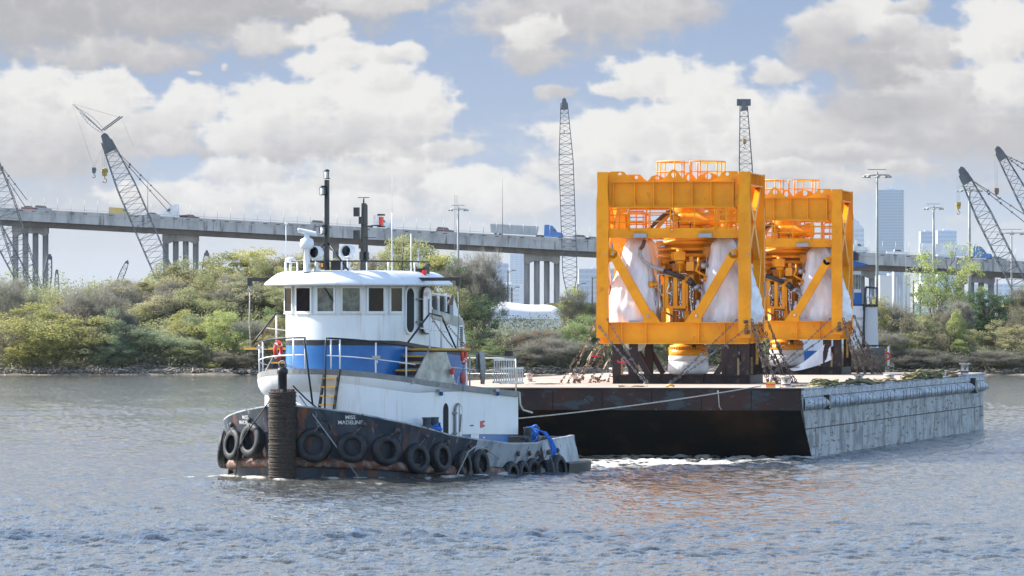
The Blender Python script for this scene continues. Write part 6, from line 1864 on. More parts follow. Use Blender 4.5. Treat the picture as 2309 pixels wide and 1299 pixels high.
# bollards
BOLM = mat('chipped_white_bollard', (0.62, 0.58, 0.52), (0.50, 0.47, 0.43), scale=3, rough=.6, c3=(.20, .11, .07), s3=5, lo3=.52, hi3=.58)
BOL = [(1772, 1.3, .26, .46, 'largest chipped white bollard at the near corner of the barge'), (1937, 16, .22, .36, 'white bollard wrapped in green rope beyond the near corner'), (2006, 24, .26, .30, 'low tan bollard in the middle of the barge side'), (2126, 41, .2, .3, 'small bollard behind the coiled ropes'), (2175, 53, .26, .55, 'bollard farthest along the barge side, against the bank'), (1193, 18, .2, .36, 'small bollard at the far deck edge left of the chains'), (1294, 22, .2, .34, 'small bollard at the far deck edge under the chains'), (1386, 30, .25, .5, 'bollard seen under the nearer frame, left side')]
for (px, x, r0, h, lab) in BOL:
    y = deck_at(px, x)
    r = thing('bollard', bw(x, y, DZ), BRZ, lab, 'bollard', 'bollards on the barge deck')
    b = MB(); b.lathe([(r0 * 1.5, 0), (r0 * 1.5, .03), (r0 * .72, .035), (r0 * .70, h * .8), (r0, h * .84), (r0 * 1.02, h), (0, h + .01)], (0, 0, 0), n=18); b.build('post', BOLM, r)
    b = MB(); b.lathe([(r0 * .74, .08), (r0 * .76, .1), (r0 * .74, .3 * h)], (0, 0, 0), n=18); b.build('rust_collar', STRK, r)
def rope3(b, pts, rad, tw=1.0):
    "three strands laid together"
    pts = [Vector(p) for p in pts]
    fine = []
    for i in range(len(pts) - 1):
        n = max(2, int((pts[i + 1] - pts[i]).length / (rad * 2.2)))
        for k in range(n): fine.append(pts[i].lerp(pts[i + 1], k / n))
    fine.append(pts[-1])
    for s_ in range(3):
        q = []
        for i, p in enumerate(fine):
            a = i * .9 * tw + s_ * 2.09
            q.append(p + Vector((0, math.cos(a), math.sin(a))) * rad * .55)
        b.tube(q, rad * .52, n=4, cap=False)
YG = mat('yellow_green_rope', (.34, .29, .12), (.10, .12, .06), scale=5, lo=.45, hi=.55, rough=.85); TR_ = mat('tan_rope', (.36, .29, .18), (.22, .17, .11), scale=7, rough=.9); DG = mat('dark_green_rope', (.09, .11, .06), (.25, .22, .12), scale=5, rough=.9)
rq = random.Random(6)
def deckrope(px0, px1, x, m, rad, label, loops=0, hump=0, n=16, name='rope', cat='rope'):
    p0 = bw(x, deck_at((px0 + px1) / 2, x), DZ)
    r = thing(name, p0, 0, label, cat, 'ropes lying on the barge deck')
    scale = F / p0.y
    L_ = (px1 - px0) / scale
    b = MB(); pts = []
    for k in range(n + 1):
        t_ = k / n
        pts.append((-L_ / 2 + L_ * t_, .35 * math.sin(t_ * 9 + px0), rad * .8 + (.02 * rq.random()) + hump * math.sin(math.pi * t_) * abs(math.sin(t_ * 8))))
    rope3(b, pts, rad); b.build('lay', m, r)
    for j in range(loops):
        b = MB(); a0 = rq.uniform(0, 6); rr = rq.uniform(.22, .4)
        pts = [(rr * 1.6 * math.cos(a0 + t), rr * .7 * math.sin(a0 + t), rad + .07 * j * .9 + .05 * math.sin(3 * t)) for t in np.linspace(0, 5.9, 14)]
        rope3(b, pts, rad); b.build('coil', m, r)
    return r
deckrope(1755, 1850, 3.5, YG, .035, 'yellow and green rope running past the largest bollard')
deckrope(1820, 1900, 6.5, YG, .04, 'yellow rope bunched in a heap between the bollards', 4, .12)
deckrope(1890, 1985, 13.0, DG, .045, 'dark green heavy rope lying along the barge edge', 3, .08)
deckrope(1940, 2050, 21.0, TR_, .045, 'tan rope lying past the low tan bollard', 2, .04)
deckrope(2035, 2085, 31.0, YG, .05, 'yellowish rope heap near the coiled hawser', 4, .1)
deckrope(2075, 2120, 36.0, DG, .06, 'dark hawser coiled in a high round heap', 5, .06)
deckrope(2115, 2155, 42.0, TR_, .05, 'pale rope coil beyond the dark hawser', 4, .05)
deckrope(1150, 1270, 9.0, GROPE, .03, 'thin pale line lying along the far left of the deck')
deckrope(1395, 1460, 1.6, TR_, .03, 'thin line lying before the nearer stand')
# small things on deck edge
r = thing('battery_box', bw(.8, deck_at(1738, .8), DZ), BRZ, 'small yellow and red box with a lamp on the barge edge', 'box'); b = MB(); b.bb(-.2, .2, -.16, .16, 0, .22); b.build('box', YEL, r); b = MB(); b.bb(-.205, .205, -.165, .165, .09, .14); b.build('red_band', RED, r); b = MB(); b.lathe([(.06, .22), (.07, .32), (.03, .4), (0, .4)], (0, 0, 0), n=10); b.build('lamp', GALV, r)
r = thing('yellow_cleat', bw(.6, deck_at(1512, .6), DZ), BRZ, 'small yellow fitting at the barge edge below the nearer frame', 'fitting'); b = MB(); b.tube([(0, -.16, .05), (0, .0, .1), (0, .18, .04)], .05, n=6); b.build('body', YEL, r)
# tow line from the tug to the barge
a_ = tw(TG(1143, 946, v=.6)); c_ = bw(.3, deck_at(1716, .3), BZ + .10)
r = thing('towing_hawser', a_, 0, 'long grey hawser stretched from the tug to the barge corner', 'rope')
b = MB(); b.tube([Vector((0, 0, 0)) + (c_ - a_) * t_ - Vector((0, 0, .10 * 4 * t_ * (1 - t_))) for t_ in np.linspace(0, 1, 24)], .023, n=6); b.build('line', GROPE, r)
r = thing('loose_rope_end', bw(-.1, deck_at(1619, -.1), 2.58), 0, 'short rope tail hanging from the hawser before the rusty front', 'rope'); b = MB(); b.tube([(0, 0, .15), (.02, 0, -.1), (.05, 0, -.5), (.14, 0, -.62)], .022, n=5); b.build('line', GROPE, r)

# ================================================================ ORANGE LIFTING FRAMES
ORG = mat('orange_marine_paint', (0.90, 0.345, 0.006), (0.78, 0.285, 0.006), scale=.9, rough=.45, spec=.3, c3=(.45, .15, .02), s3=2.2, lo3=.62, hi3=.78, bump=.03)
ORD = mat('orange_equipment_paint', (0.90, 0.36, 0.007), (0.80, 0.29, 0.007), scale=1.5, rough=.38)
BRN = mat('brown_primer_steel', (0.030, 0.016, 0.015), (0.018, 0.013, 0.014), scale=1.5, rough=.7, c3=(.12, .055, .03), s3=3, lo3=.58, hi3=.68)
WRAP = mat('white_shrink_wrap', (0.80, 0.80, 0.83), (0.68, 0.68, 0.72), scale=1.6, rough=.42, spec=.5, bump=.5, bscale=2.2, stretch=(1.6, 1.6, .45))
PIN = mat('zinc_pin', (.35, .37, .4), rough=.35, metal=.5); LMPG = mat('grey_lamp_lens', (.34, .36, .42), rough=.35)
HOSE = mat('silver_hose', (.40, .41, .42), (.3, .3, .31), scale=20, rough=.4); BHOSE = mat('black_hose_sleeve', (.02, .02, .023), (.05, .05, .05), scale=10, rough=.5)
SS = mat('stainless_pipe', (.58, .57, .55), rough=.25, metal=.7)
S1 = 54.0
def fx(px): return (px - 1345.0) / S1
def fz(py): return (866.0 - py) / S1
FW, FD = 6.42, 6.35
def frame():
    r = thing('orange_lifting_frame', (0, 0, 0), R(-8), 'nearer orange steel frame holding a subsea stack, left of the two', 'lifting frame', 'orange lifting frames on the barge')
    def p(name, b, m=ORG, parent=None, fix=False):
        o = b.build(name, m, parent or r)
        if fix: fixn(o.data)
        return o
    zt, zb = fz(388), fz(776)
    # corner posts: H sections with a lapped doubler plate on the front
    for x0 in (0.0, FW - .46):
        for y0 in (0.0, FD - .46):
            b = MB(); b.bb(x0, x0 + .46, y0 + .02, y0 + .05, zb + .25, zt); b.bb(x0, x0 + .46, y0 + .41, y0 + .44, zb + .25, zt); b.bb(x0 + .20, x0 + .26, y0 + .05, y0 + .41, zb + .25, zt)
            b.bb(x0 + .01, x0 + .03, y0 + .05, y0 + .41, zb + .25, zt - 1.4); b.bb(x0 + .43, x0 + .45, y0 + .05, y0 + .41, zb + .25, zt - 1.4)
            o = p('corner_post', b)
            zt2_ = fz(412)
            yy0, yy1 = (y0 - .02, y0 + .015) if y0 == 0 else (y0 + .445, y0 + .48)
            b = MB(); b.prism([(x0 - .03, zb + .25), (x0 + .46, zb + .25), (x0 + .48, zt2_ - .75), (x0 + .40, zt2_ - .08), (x0 + .34, zt2_), (x0 + .10, zt2_), (x0 + .04, zt2_ - .08), (x0 - .03, zt2_ - .75)], yy0, yy1, 'y'); p('doubler_plate', b, ORG, o, True)
            b = MB()
            for z in (3.2, 5.4): b.lathe([(0, 0), (.03, 0), (.03, .02), (0, .02)], (x0 + .40, yy0 - .02, z), n=8, axis='y')
            p('bolt', b, PIN, o)
    # top and bottom girders, front and back, with stiffeners
    def girder(y, z0, z1, x0, x1, st, nm, d=.5):
        b = MB(); b.bb(x0, x1, y + d / 2 - .03, y + d / 2 + .03, z0, z1); b.bb(x0, x1, y, y + d, z1 - .045, z1); b.bb(x0, x1, y, y + d, z0, z0 + .045)
        o = p(nm, b)
        for x in st:
            b = MB(); b.bb(x - .02, x + .02, y + .03, y + d - .03, z0 + .046, z1 - .046); p('stiffener', b, ORG, o)
        return o
    zg0, zg1 = fz(469), fz(409)
    sts = [fx(v) for v in (1381, 1430, 1473, 1516, 1560, 1603, 1653)]
    girder(.06, zg0, zg1, fx(1378), fx(1656), sts, 'top_girder'); girder(FD - .56, zg0, zg1, fx(1378), fx(1656), sts, 'top_girder')
    for y in (.2, FD - .42):
        for (xa, xb) in ((.46, fx(1378)), (fx(1656), FW - .46)):
            b = MB(); b.bb(xa, xb, y, y + .22, zg0 + .05, zg1 + .3); p('end_bracket', b)
    z0_, z1_ = zb, fz(727)
    bst = [fx(v) for v in (1400, 1455, 1575, 1633)]
    girder(.10, z0_, z1_, .1, FW - .1, bst, 'base_girder', .42); girder(FD - .52, z0_, z1_, .1, FW - .1, bst, 'base_girder', .42)
    def sgirder(x, z0, z1, st, nm, d=.42, ya=.52, yb=FD - .55):
        b = MB(); b.bb(x + d / 2 - .03, x + d / 2 + .03, ya, yb, z0, z1); b.bb(x, x + d, ya, yb, z1 - .045, z1); b.bb(x, x + d, ya, yb, z0, z0 + .045); o = p(nm, b)
        for y in st: 
            b = MB(); b.bb(x + .02, x + d - .02, y - .02, y + .02, z0 + .046, z1 - .046); p('stiffener', b, ORG, o)
    for x in (.03, FW - .45):
        sgirder(x, fz(418), zt - .02, (1.2, 2.2, 3.2, 4.2, 5.2), 'side_top_girder'); sgirder(x, z0_ + .02, z1_ - .02, (1.6, 3.2, 4.8), 'side_base_girder')
        xm = x + .21
        for (A_, B_) in (((xm, .6, fz(425)), (xm, FD * .5, fz(500))), ((xm, FD - .6, fz(425)), (xm, FD * .5, fz(500))), ((xm, FD * .5, fz(500)), (xm, .6, fz(590))), ((xm, FD * .5, fz(500)), (xm, FD - .6, fz(590)))):
            b = MB(); b.beam(A_, B_, .30, .22, up=(1, 0, 0)); p('side_brace', b)
        b = MB(); b.prism([(.55, fz(545)), (.55, fz(640)), (1.7, fz(700)), (1.7, fz(680))], x + .1, x + .3, 'x'); 
        for (A_, B_) in (((xm, .55, fz(560)), (xm, 2.2, fz(724))), ((xm, FD - .6, fz(560)), (xm, FD - 2.2, fz(724)))):
            b = MB(); b.beam(A_, B_, .34, .30, up=(1, 0, 0)); p('side_diagonal', b)
    # diagonals with pins
    for y in (.06, FD - .40):
        for sx in (1, -1):
            A_ = Vector((fx(1379), y + .17, fz(571))); B_ = Vector((fx(1463), y + .17, fz(719)))
            if sx < 0: A_.x, B_.x = fx(1655), fx(1568)
            d_ = (B_ - A_).normalized()
            b = MB(); b.beam(A_ + d_ * .05, B_, .38, .34, up=(0, 1, 0)); q = [A_, B_]
            # rounded upper end
            b.lathe([(0, -.17), (.19, -.17), (.19, .17), (0, .17)], A_ + d_ * .05, n=14, axis='y')
            o = p('diagonal', b)
            for e, o2 in ((A_ + d_ * .05, 0), (B_ - d_ * .12, 0)):
                b = MB(); b.lathe([(0, -.215), (.055, -.215), (.06, -.18), (.06, .18)], e, n=12, axis='y'); p('pin', b, PIN, o)
            b = MB(); cx_ = (A_.x - .22 * sx); b.prism([(A_.x - sx * .32, fz(552)), (A_.x - sx * .32, fz(600)), (A_.x + sx * .05, fz(585)), (A_.x + sx * .08, fz(566))], y + .05, y + .29, 'y'); p('gusset', b, ORG, fix=True)
            b = MB(); b.prism([(B_.x - sx * .25, fz(727)), (B_.x + sx * .45, fz(727)), (B_.x + sx * .12, fz(700)), (B_.x - sx * .18, fz(704))], y + .02, y + .32, 'y'); p('gusset', b, ORG, fix=True)
    # lifting ears with holes
    from mathutils.geometry import tessellate_polygon
    def ear(outer, hc, hr, y, th=.07, hz_=None):
        hole = [(hc[0] + hr * math.cos(a), hc[1] + (hz_ or hr) * math.sin(a)) for a in np.linspace(0, 2 * math.pi, 17)[:-1]]
        polys = [[Vector((a, c, 0)) for a, c in outer], [Vector((a, c, 0)) for a, c in hole]]
        tri = tessellate_polygon(polys); pts = outer + hole; n = len(pts); no = len(outer)
        b = MB(); vs = [(a, y, c) for a, c in pts] + [(a, y + th, c) for a, c in pts]
        fs = [t_ for t_ in tri] + [tuple(k + n for k in reversed(t_)) for t_ in tri]
        for i in range(no): fs.append((i, (i + 1) % no, (i + 1) % no + n, i + n))
        m_ = len(hole)
        for i in range(m_): fs.append((no + i, no + (i + 1) % m_, no + (i + 1) % m_ + n, no + i + n))
        b.add(vs, fs); o = p('lifting_ear', b, ORG, fix=True)
    def C(l): return [(fx(a), fz(c)) for a, c in l]
    for y in (.22, FD - .30):
        ear(C([(1478, 409.3), (1490, 406), (1500, 399), (1508, 388), (1514, 382.5), (1521, 382.5), (1527, 388), (1535, 399), (1546, 406), (1558, 409.3)]), (fx(1517.5), fz(394)), .10, y, hz_=.14)
        ear(C([(1371, 409.3), (1371, 389), (1374, 386.5), (1402, 386.5), (1406, 389), (1413, 397), (1424, 404), (1436, 409.3)]), (fx(1395), fz(393)), .075, y)
        ear(C([(1664, 388), (1664, 409.3), (1600, 409.3), (1612, 404), (1622, 397), (1629, 389), (1633, 386.5), (1660, 386.5)]), (fx(1639), fz(393)), .075, y)
    for y in (1.6,):
        ear([(1.9, fz(410)), (2.1, fz(396)), (2.3, fz(393)), (2.5, fz(396)), (2.9, fz(410))], (2.35, fz(400)), .08, y)
        ear([(3.9, fz(409)), (4.15, fz(393)), (4.5, fz(387)), (4.85, fz(393)), (5.1, fz(409))], (4.5, fz(396)), .13, y)
    # round guard rail on top
    cx_, cy_, rr_ = fx(1534) + .1, 3.1, 1.44
    def arc(z, a0, a1, n=18, rad=rr_): return [(cx_ + rad * math.cos(a), cy_ + rad * math.sin(a), z) for a in np.linspace(a0, a1, n)]
    zr0, zr1 = 8.48, 9.34
    for (a0, a1) in ((R(-85), R(85)), (R(95), R(265))):
        b = MB(); b.tube([Vector(arc(zr0, a0, a0 + .01, 2)[0])] + [Vector(q) for q in arc(zr1, a0, a1)] + [Vector(arc(zr0, a1, a1 + .01, 2)[0])], .032, n=6)
        b.tube(arc((zr0 + zr1) / 2, a0, a1), .022, n=5); b.tube(arc(zr0 + .06, a0, a1), .03, n=5); p('round_guard_rail', b)
        for a in np.linspace(a0 + .3, a1 - .3, 5):
            b = MB(); b.tube([(cx_ + rr_ * math.cos(a), cy_ + rr_ * math.sin(a), zr0), (cx_ + rr_ * math.cos(a), cy_ + rr_ * math.sin(a), zr1)], .028, n=5); p('rail_post', b)
    b = MB(); b.lathe([(0, 8.36), (1.5, 8.36), (1.5, 8.44), (0, 8.44)], (cx_, cy_, 0), n=28); p('top_deck', b)
    for k in range(2): b = MB(); b.bb(1.2 + 3 * k, 1.5 + 3 * k, .6, FD - .6, 8.1, 8.35); p('cross_beam', b)
    # middle platform with railing
    za, zc = fz(537), fz(520)
    for y in (.14, FD - .5):
        b = MB(); b.bb(.47, FW - .47, y, y + .3, za, zc); b.bb(.47, FW - .47, y - .03, y, zc - .04, zc); b.bb(.47, FW - .47, y - .03, y, za, za + .04); p('platform_beam', b)
    for x in (.5, 1.75, 4.35, FW - .75): b = MB(); b.bb(x, x + .22, .45, FD - .5, za + .02, zc - .03); p('platform_joist', b)
    for (x0, x1) in ((.5, 1.9), (4.4, 5.9)): b = MB(); b.bb(x0, x1, .45, FD - .5, zc - .02, zc + .02); p('walkway_grating', b)
    for y, back in ((.12, 0), (FD - .2, 1)):
        for (xa, xb, yt) in ((1373, 1415, 472), (1418, 1511, 465), (1518, 1612, 465), (1616, 1660, 470)):
            b = MB(); X0, X1, zt_ = fx(xa), fx(xb), fz(yt)
            b.tube([(X0, y, zc), (X0, y, zt_ - .08), (X0 + .08, y, zt_), (X1 - .08, y, zt_), (X1, y, zt_ - .08), (X1, y, zc)], .034, n=6)
            for z in (zc + (zt_ - zc) * .38, zc + (zt_ - zc) * .72): b.tube([(X0, y, z), (X1, y, z)], .026, n=5)
            b.tube([((X0 + X1) / 2, y, zc), ((X0 + X1) / 2, y, zt_)], .028, n=5)
            b.bb(X0, X1, y - .01, y + .01, zc, zc + .1); o = p('railing', b)
    for y in (2.0, 4.0):
        b = MB(); b.tube([(.7, y, zc), (.7, y, fz(480)), (1.7, y, fz(480)), (1.7, y, zc)], .03, n=5); b.tube([(.7, y, fz(500)), (1.7, y, fz(500))], .025, n=5); p('railing', b)
        b = MB(); b.tube([(4.6, y, zc), (4.6, y, fz(482)), (5.8, y, fz(482)), (5.8, y, zc)], .03, n=5); b.tube([(4.6, y, fz(500)), (5.8, y, fz(500))], .025, n=5); p('railing', b)
    for px in (1442, 1590):
        b = MB(); b.bb(fx(px) - .29, fx(px) + .29, .02, .11, fz(537) + .02, fz(537) + .20); o = p('lamp', b, GALV); b = MB(); b.bb(fx(px) - .26, fx(px) + .26, -.0, .02, fz(537) + .045, fz(537) + .175); p('lens', b, LMPG, o)
    b = MB(); b.box((FW + .03, FD - .28, fz(652)), (.08, .12, .65)); p('side_lamp', b, LMPG)
    # ---- the stack inside
    sx, sy = fx(1533), 3.1
    def L(name, prof, c=(0, 0), m=ORD, n=32, **k):
        b = MB(); b.lathe(prof, (sx + c[0], sy + c[1], 0), n=n, **k); return p(name, b, m)
    L('flex_joint', [(.0, 7.9), (.35, 7.9), (.62, 7.6), (.72, 7.3), (.6, 7.0), (.66, 6.7), (.95, 6.66), (.95, 6.55), (.7, 6.5)])
    L('upper_ring', [(.8, 6.02), (1.30, 6.00), (1.36, 5.95), (1.36, 5.86), (1.0, 5.82), (1.0, 5.74), (1.32, 5.70), (1.38, 5.62), (1.3, 5.58), (.9, 5.56)])
    L('middle_ring', [(.9, 5.50), (1.30, 5.46), (1.36, 5.38), (1.3, 5.30), (.95, 5.27), (.95, 5.22), (1.22, 5.2), (1.22, 5.14), (.9, 5.12)])
    L('ring_saddle', [(.5, 6.45), (.9, 6.4), (1.05, 6.1), (.9, 6.0)])
    for k in range(1):
        b = MB(); a = -1.9 + k * .9
        pts = [(sx + (1.30 + .12 * k) * math.cos(t), sy + 1.3 * math.sin(t), 5.95 - .30 * k + .14 * math.sin(t * 1.5 + k)) for t in np.linspace(math.pi * 1.02, math.pi * 2.02, 20)]
        b.tube(pts, .085, n=8); p('swept_pipe', b, ORD)
    L('bolt_ring', [(.9, 5.18), (1.0, 5.15), (1.0, 5.05), (.9, 5.02)], m=BLK)
    L('annular_body', [(.9, 5.1), (.92, 5.04), (.92, 4.72), (1.03, 4.70), (1.03, 4.55), (.95, 4.52), (.98, 3.6), (1.06, 3.55), (1.06, 3.4), (.95, 3.35), (.95, 2.6), (1.1, 2.55), (1.1, 2.4)])
    for k in range(20):
        a = math.pi + math.pi * (k + .5) / 20
        b = MB(); b.lathe([(0, 4.70), (.045, 4.70), (.045, 4.80), (0, 4.80)], (sx + .97 * math.cos(a), sy + .97 * math.sin(a), 0), n=6); p('stud', b, BLK)
    b = MB(); b.box((sx, sy - 1.0, 4.88), (1.1, .15, .34)); p('clamp_block', b, ORD)
    b = MB(); b.box((sx, sy - 1.08, 5.10), (1.15, .05, .07)); p('seal_band', b, mat('navy_seal', (.02, .03, .12), rough=.5))
    # valve body lying across at the top
    b = MB(); b.lathe([(0, -1.0), (.16, -1.0), (.16, -.75), (.24, -.72), (.24, -.5), (.20, -.3), (.27, 0), (.27, .55), (.34, .58), (.34, .95), (.25, .98), (0, .98)], (sx + .45, sy - 1.0, fz(492)), n=20, axis='x'); p('valve_body', b, ORD)
    b = MB(); b.lathe([(0, -.16), (.16, -.14), (.17, .12), (0, .13)], (sx - .42, sy - 1.25, fz(490)), n=16, axis='y'); p('valve_cap', b, YEL)
    for k in range(5):
        a = k * 1.256
        b = MB(); b.lathe([(0, -.37), (.035, -.37), (.035, -.34)], (sx + 1.44, sy - 1.0 + .17 * math.sin(a), fz(492) + .17 * math.cos(a)), n=6, axis='x'); p('stud', b, BLK)
    b = MB(); b.beam((sx - 1.5, 1.6, fz(535)), (sx - .6, 1.8, fz(478)), .2, .16); p('upper_strut', b, ORD)
    b = MB(); b.tube([(sx - 1.7, 1.35, fz(536)), (sx - 1.35, 1.3, fz(510)), (sx - .8, 1.4, fz(483)), (sx - .5, 1.5, fz(475))], .09, n=8); p('hose', b, mat('dark_brown_hose', (.10, .055, .035), rough=.6))
    b = MB(); b.beam((sx + 1.2, 2.4, fz(535)), (sx + .6, 2.4, fz(500)), .18, .16); p('upper_strut', b, ORD)
    for (dx, h) in ((-.28, 6.95), (.2, 6.9)):
        b = MB(); b.tube([(sx + dx, sy - 1.3, fz(495)), (sx + dx + .05, sy - 1.35, fz(510)), (sx + dx - .02, sy - 1.3, fz(520))], .025, n=5); p('cable', b, BLK)
    # gearbox
    b = MB(); b.box((fx(1525), 1.3, fz(577)), (.48, .5, .36)); o = p('actuator_box', b, YEL if False else ORG)
    b = MB(); b.lathe([(.08, 0), (.14, .02), (.14, .3), (.2, .32), (.2, .44), (.12, .46), (.12, .7), (0, .7)], (fx(1525), 1.3, fz(612)), n=14); b.lathe([(.15, 0), (.15, .08), (0, .08)], (fx(1525), 1.3, fz(567)), n=12); p('actuator_stem', b, ORG, o)
    b = MB(); b.lathe([(0, -.1), (.18, -.1), (.18, .0), (.12, .02), (0, .02)], (fx(1511), 1.3, fz(577)), n=14, axis='x'); p('hand_wheel', b, ORG, o)
    b = MB(); b.box((sx + 1.0, sy - .9, fz(568)), (.5, .3, .42)); b.lathe([(0, -.2), (.22, -.2), (.22, -.1), (.1, -.08), (.1, .0)], (fx(1618), 1.7, fz(568)), n=16, axis='y'); p('side_actuator', b, ORD)
    b = MB(); b.bb(sx - .95, sx - .85, sy - 1.1, sy - .6, 2.6, 5.0); b.bb(sx + .85, sx + .95, sy - 1.1, sy - .6, 2.6, 5.0); p('stack_frame', b, ORD)
    b = MB(); b.bb(sx - 1.2, sx + 1.2, sy - .6, sy + .6, 4.1, 5.6); p('stack_backing', b, ORD)
    # round bolted flange at left
    b = MB(); b.lathe([(0, -.22), (.24, -.22), (.26, -.18), (.26, .1), (.18, .12), (.18, .8), (0, .8)], (fx(1473), 1.5, fz(678)), n=22, axis='y'); o = p('bolted_flange', b, ORD)
    for k in range(8):
        a = k * math.pi / 4 + .3; b = MB(); b.lathe([(0, -.25), (.032, -.25), (.032, -.2)], (fx(1473) + .17 * math.cos(a), 1.5, fz(678) + .17 * math.sin(a)), n=6, axis='y'); p('bolt', b, BLK, o)
    # control pod: slotted yellow plates and stainless pipework
    yf = .95
    def plate(xa, xb, ya, yb, y=yf, th=.06, nm='panel_plate', m=ORG):
        b = MB(); b.bb(fx(xa), fx(xb), y, y + th, fz(yb), fz(ya)); return p(nm, b, m)
    for (xa, xb, ya, yb) in ((1488, 1492, 620, 703), (1493, 1501, 625, 690), (1512, 1521, 625, 690), (1532, 1540, 625, 690), (1541, 1545, 620, 706), (1488, 1545, 620, 624), (1491, 1543, 690, 696), (1504, 1511, 696, 710)): plate(xa, xb, ya, yb)
    for (xa, xb) in ((1484, 1495), (1537, 1548)):
        plate(xa, xb, 704, 727); b = MB(); b.bb(fx(xa) - .04, fx(xb) + .04, yf - .06, yf + .2, fz(705), fz(703)); p('foot_plate', b)
    rp_ = random.Random(2)
    b = MB(); 
    def pipe(pts, rr=.022, nm='pipe', m=SS, y=None):
        b = MB(); b.tube([(fx(a), (y if y is not None else yf + .12), fz(c)) for a, c in pts], rr, n=5); p(nm, b, m)
    pipe([(1477, 722), (1477, 619), (1540, 617), (1545, 622)], .035); pipe([(1480, 720), (1480, 660)], .05); pipe([(1474, 720), (1474, 662)], .035)
    pipe([(1551, 724), (1551, 648), (1545, 648)], .03); pipe([(1553, 720), (1553, 680)], .045); pipe([(1510, 725), (1510, 700), (1530, 700)], .035); pipe([(1525, 726), (1525, 690)], .035); pipe([(1533, 700), (1533, 715), (1538, 719), (1545, 716)], .05); pipe([(1518, 712), (1530, 712)], .03)
    for k in range(58):
        x = rp_.choice((1482, 1504, 1507, 1509, 1524, 1527, 1530, 1549, 1556, 1575, 1470, 1600)) + rp_.uniform(-2, 2); y0 = rp_.uniform(626, 680); l = rp_.uniform(10, 40)
        pipe([(x, y0), (x, min(724, y0 + l))], rp_.uniform(.014, .026), 'small_pipe')
        if k % 2: pipe([(x - rp_.uniform(2, 5), y0 + l * .4), (x + rp_.uniform(2, 5), y0 + l * .4)], .018, 'small_pipe')
    for k in range(26):
        x = rp_.choice((1483, 1505, 1508, 1526, 1529, 1550, 1556, 1578)); y0 = rp_.uniform(630, 720)
        b = MB(); b.lathe([(0, -.06), (.05, -.06), (.05, .06), (0, .06)], (fx(x), yf + .05, fz(y0)), n=8); p('valve', b, SS)
    for k in range(3):
        b = MB(); b.lathe([(.06, 0), (.06, .2), (.03, .24), (0, .24)], (fx(1532 + k * 4.4), yf + .1, fz(683)), n=10); p('canister', b, SS)
    b = MB(); b.bb(fx(1562), fx(1572), 1.0, 1.3, fz(702), fz(688)); b.lathe([(.07, 0), (.07, .2), (0, .22)], (fx(1567), 1.15, fz(688)), n=10); p('white_box', b, WHT)
    for (xa, xb) in ((1480, 1487), (1546, 1551), (1557, 1563)): b = MB(); b.bb(fx(xa), fx(xb), 1.4, 1.5, fz(693), fz(683)); p('blue_panel', b, BLU)
    for z in (fz(716), fz(711)): b = MB(); b.tube([(fx(1595), .9, z), (fx(1662), .9, z)], .03, n=5); p('pipe', b, SS)
    for px in (1608, 1642): b = MB(); b.bb(fx(px) - .04, fx(px) + .04, .85, .97, fz(724), fz(706)); p('pipe_clamp', b, GALV)
    for (xa, xb) in ((1416, 1450), (1584, 1612)): b = MB(); b.bb(fx(xa), fx(xb), .2, .5, fz(727), fz(723)); p('step_plate', b, LMPG)
    b = MB(); b.bb(fx(1590), fx(1605), 1.2, 1.5, fz(726), fz(696)); p('dark_fitting', b, BLK)
    for k in range(46):
        x = rp_.choice((2.3, 2.5, 4.35, 4.55, 2.9, 3.3, 3.8, 4.1)) + rp_.uniform(-.15, .15); z = rp_.uniform(2.65, 5.4); y = rp_.uniform(1.0, 1.9)
        b = MB()
        q = k % 4
        if q == 0: b.box((x, y, z), (rp_.uniform(.12, .35), .2, rp_.uniform(.12, .4)))
        elif q == 1: b.lathe([(0, -.12), (.11, -.12), (.13, -.06), (.13, .06), (.07, .08), (.07, .2), (0, .2)], (x, y, z), n=12, axis='y' if k % 8 == 1 else 'x')
        elif q == 2: b.tube([(x, y, z), (x, y - .1, z - .3), (x + rp_.uniform(-.3, .3), y - .12, z - .55), (x + .3, y, z - .8)], rp_.uniform(.03, .06), n=6)
        else: b.tube([(x, y, z - .5), (x, y, z + .4)], rp_.uniform(.03, .055), n=6)
        p('stack_fitting', b, (ORD, ORD, ORD, SS, ORD, PIN, ORD)[k % 7])
    # hoses
    H1_ = [(1449, 541), (1444, 555), (1438, 562), (1437, 573), (1445, 589), (1462, 600), (1478, 606), (1492, 610)]
    H1w = [Vector((fx(a), .7 + .02 * i, fz(c))) for i, (a, c) in enumerate(H1_)]
    b = MB(); b.tube(H1w[:3], .085, n=8); p('hose', b, mat('brown_hose_end', (.12, .06, .04), rough=.5)); b = MB(); b.tube(H1w[2:], .085, n=8); p('hose', b, HOSE)
    b = MB(); b.tube([H1w[-1], Vector((fx(1513), .8, fz(618))), Vector((fx(1538), .9, fz(627)))], .10, n=8); p('hose_sleeve', b, BHOSE)
    b = MB(); b.tube([Vector((fx(1546), .95, fz(631))), Vector((fx(1556), 1.0, fz(641)))], .15, n=10); b.tube([Vector((fx(1556), 1.0, fz(641))), Vector((fx(1563), 1.0, fz(647)))], .09, n=8); p('hose_coupling', b, BHOSE)
    b = MB(); b.tube([Vector((fx(1563), 1.0, fz(645))), Vector((fx(1568), 1.0, fz(651)))], .17, n=12); p('coupling_flange', b, PIN)
    b = MB(); b.tube([Vector((fx(a), 1.0, fz(c))) for a, c in ((1567, 650), (1576, 657), (1582, 667), (1583, 678), (1580, 690))], .07, n=8); p('hose', b, HOSE)
    b = MB(); b.tube([Vector((fx(a), 1.3, fz(c))) for a, c in ((1558, 586), (1575, 594), (1590, 600), (1595, 612), (1594, 628))], .08, n=8); p('hose', b, mat('copper_brown_hose', (.32, .18, .10), rough=.4))
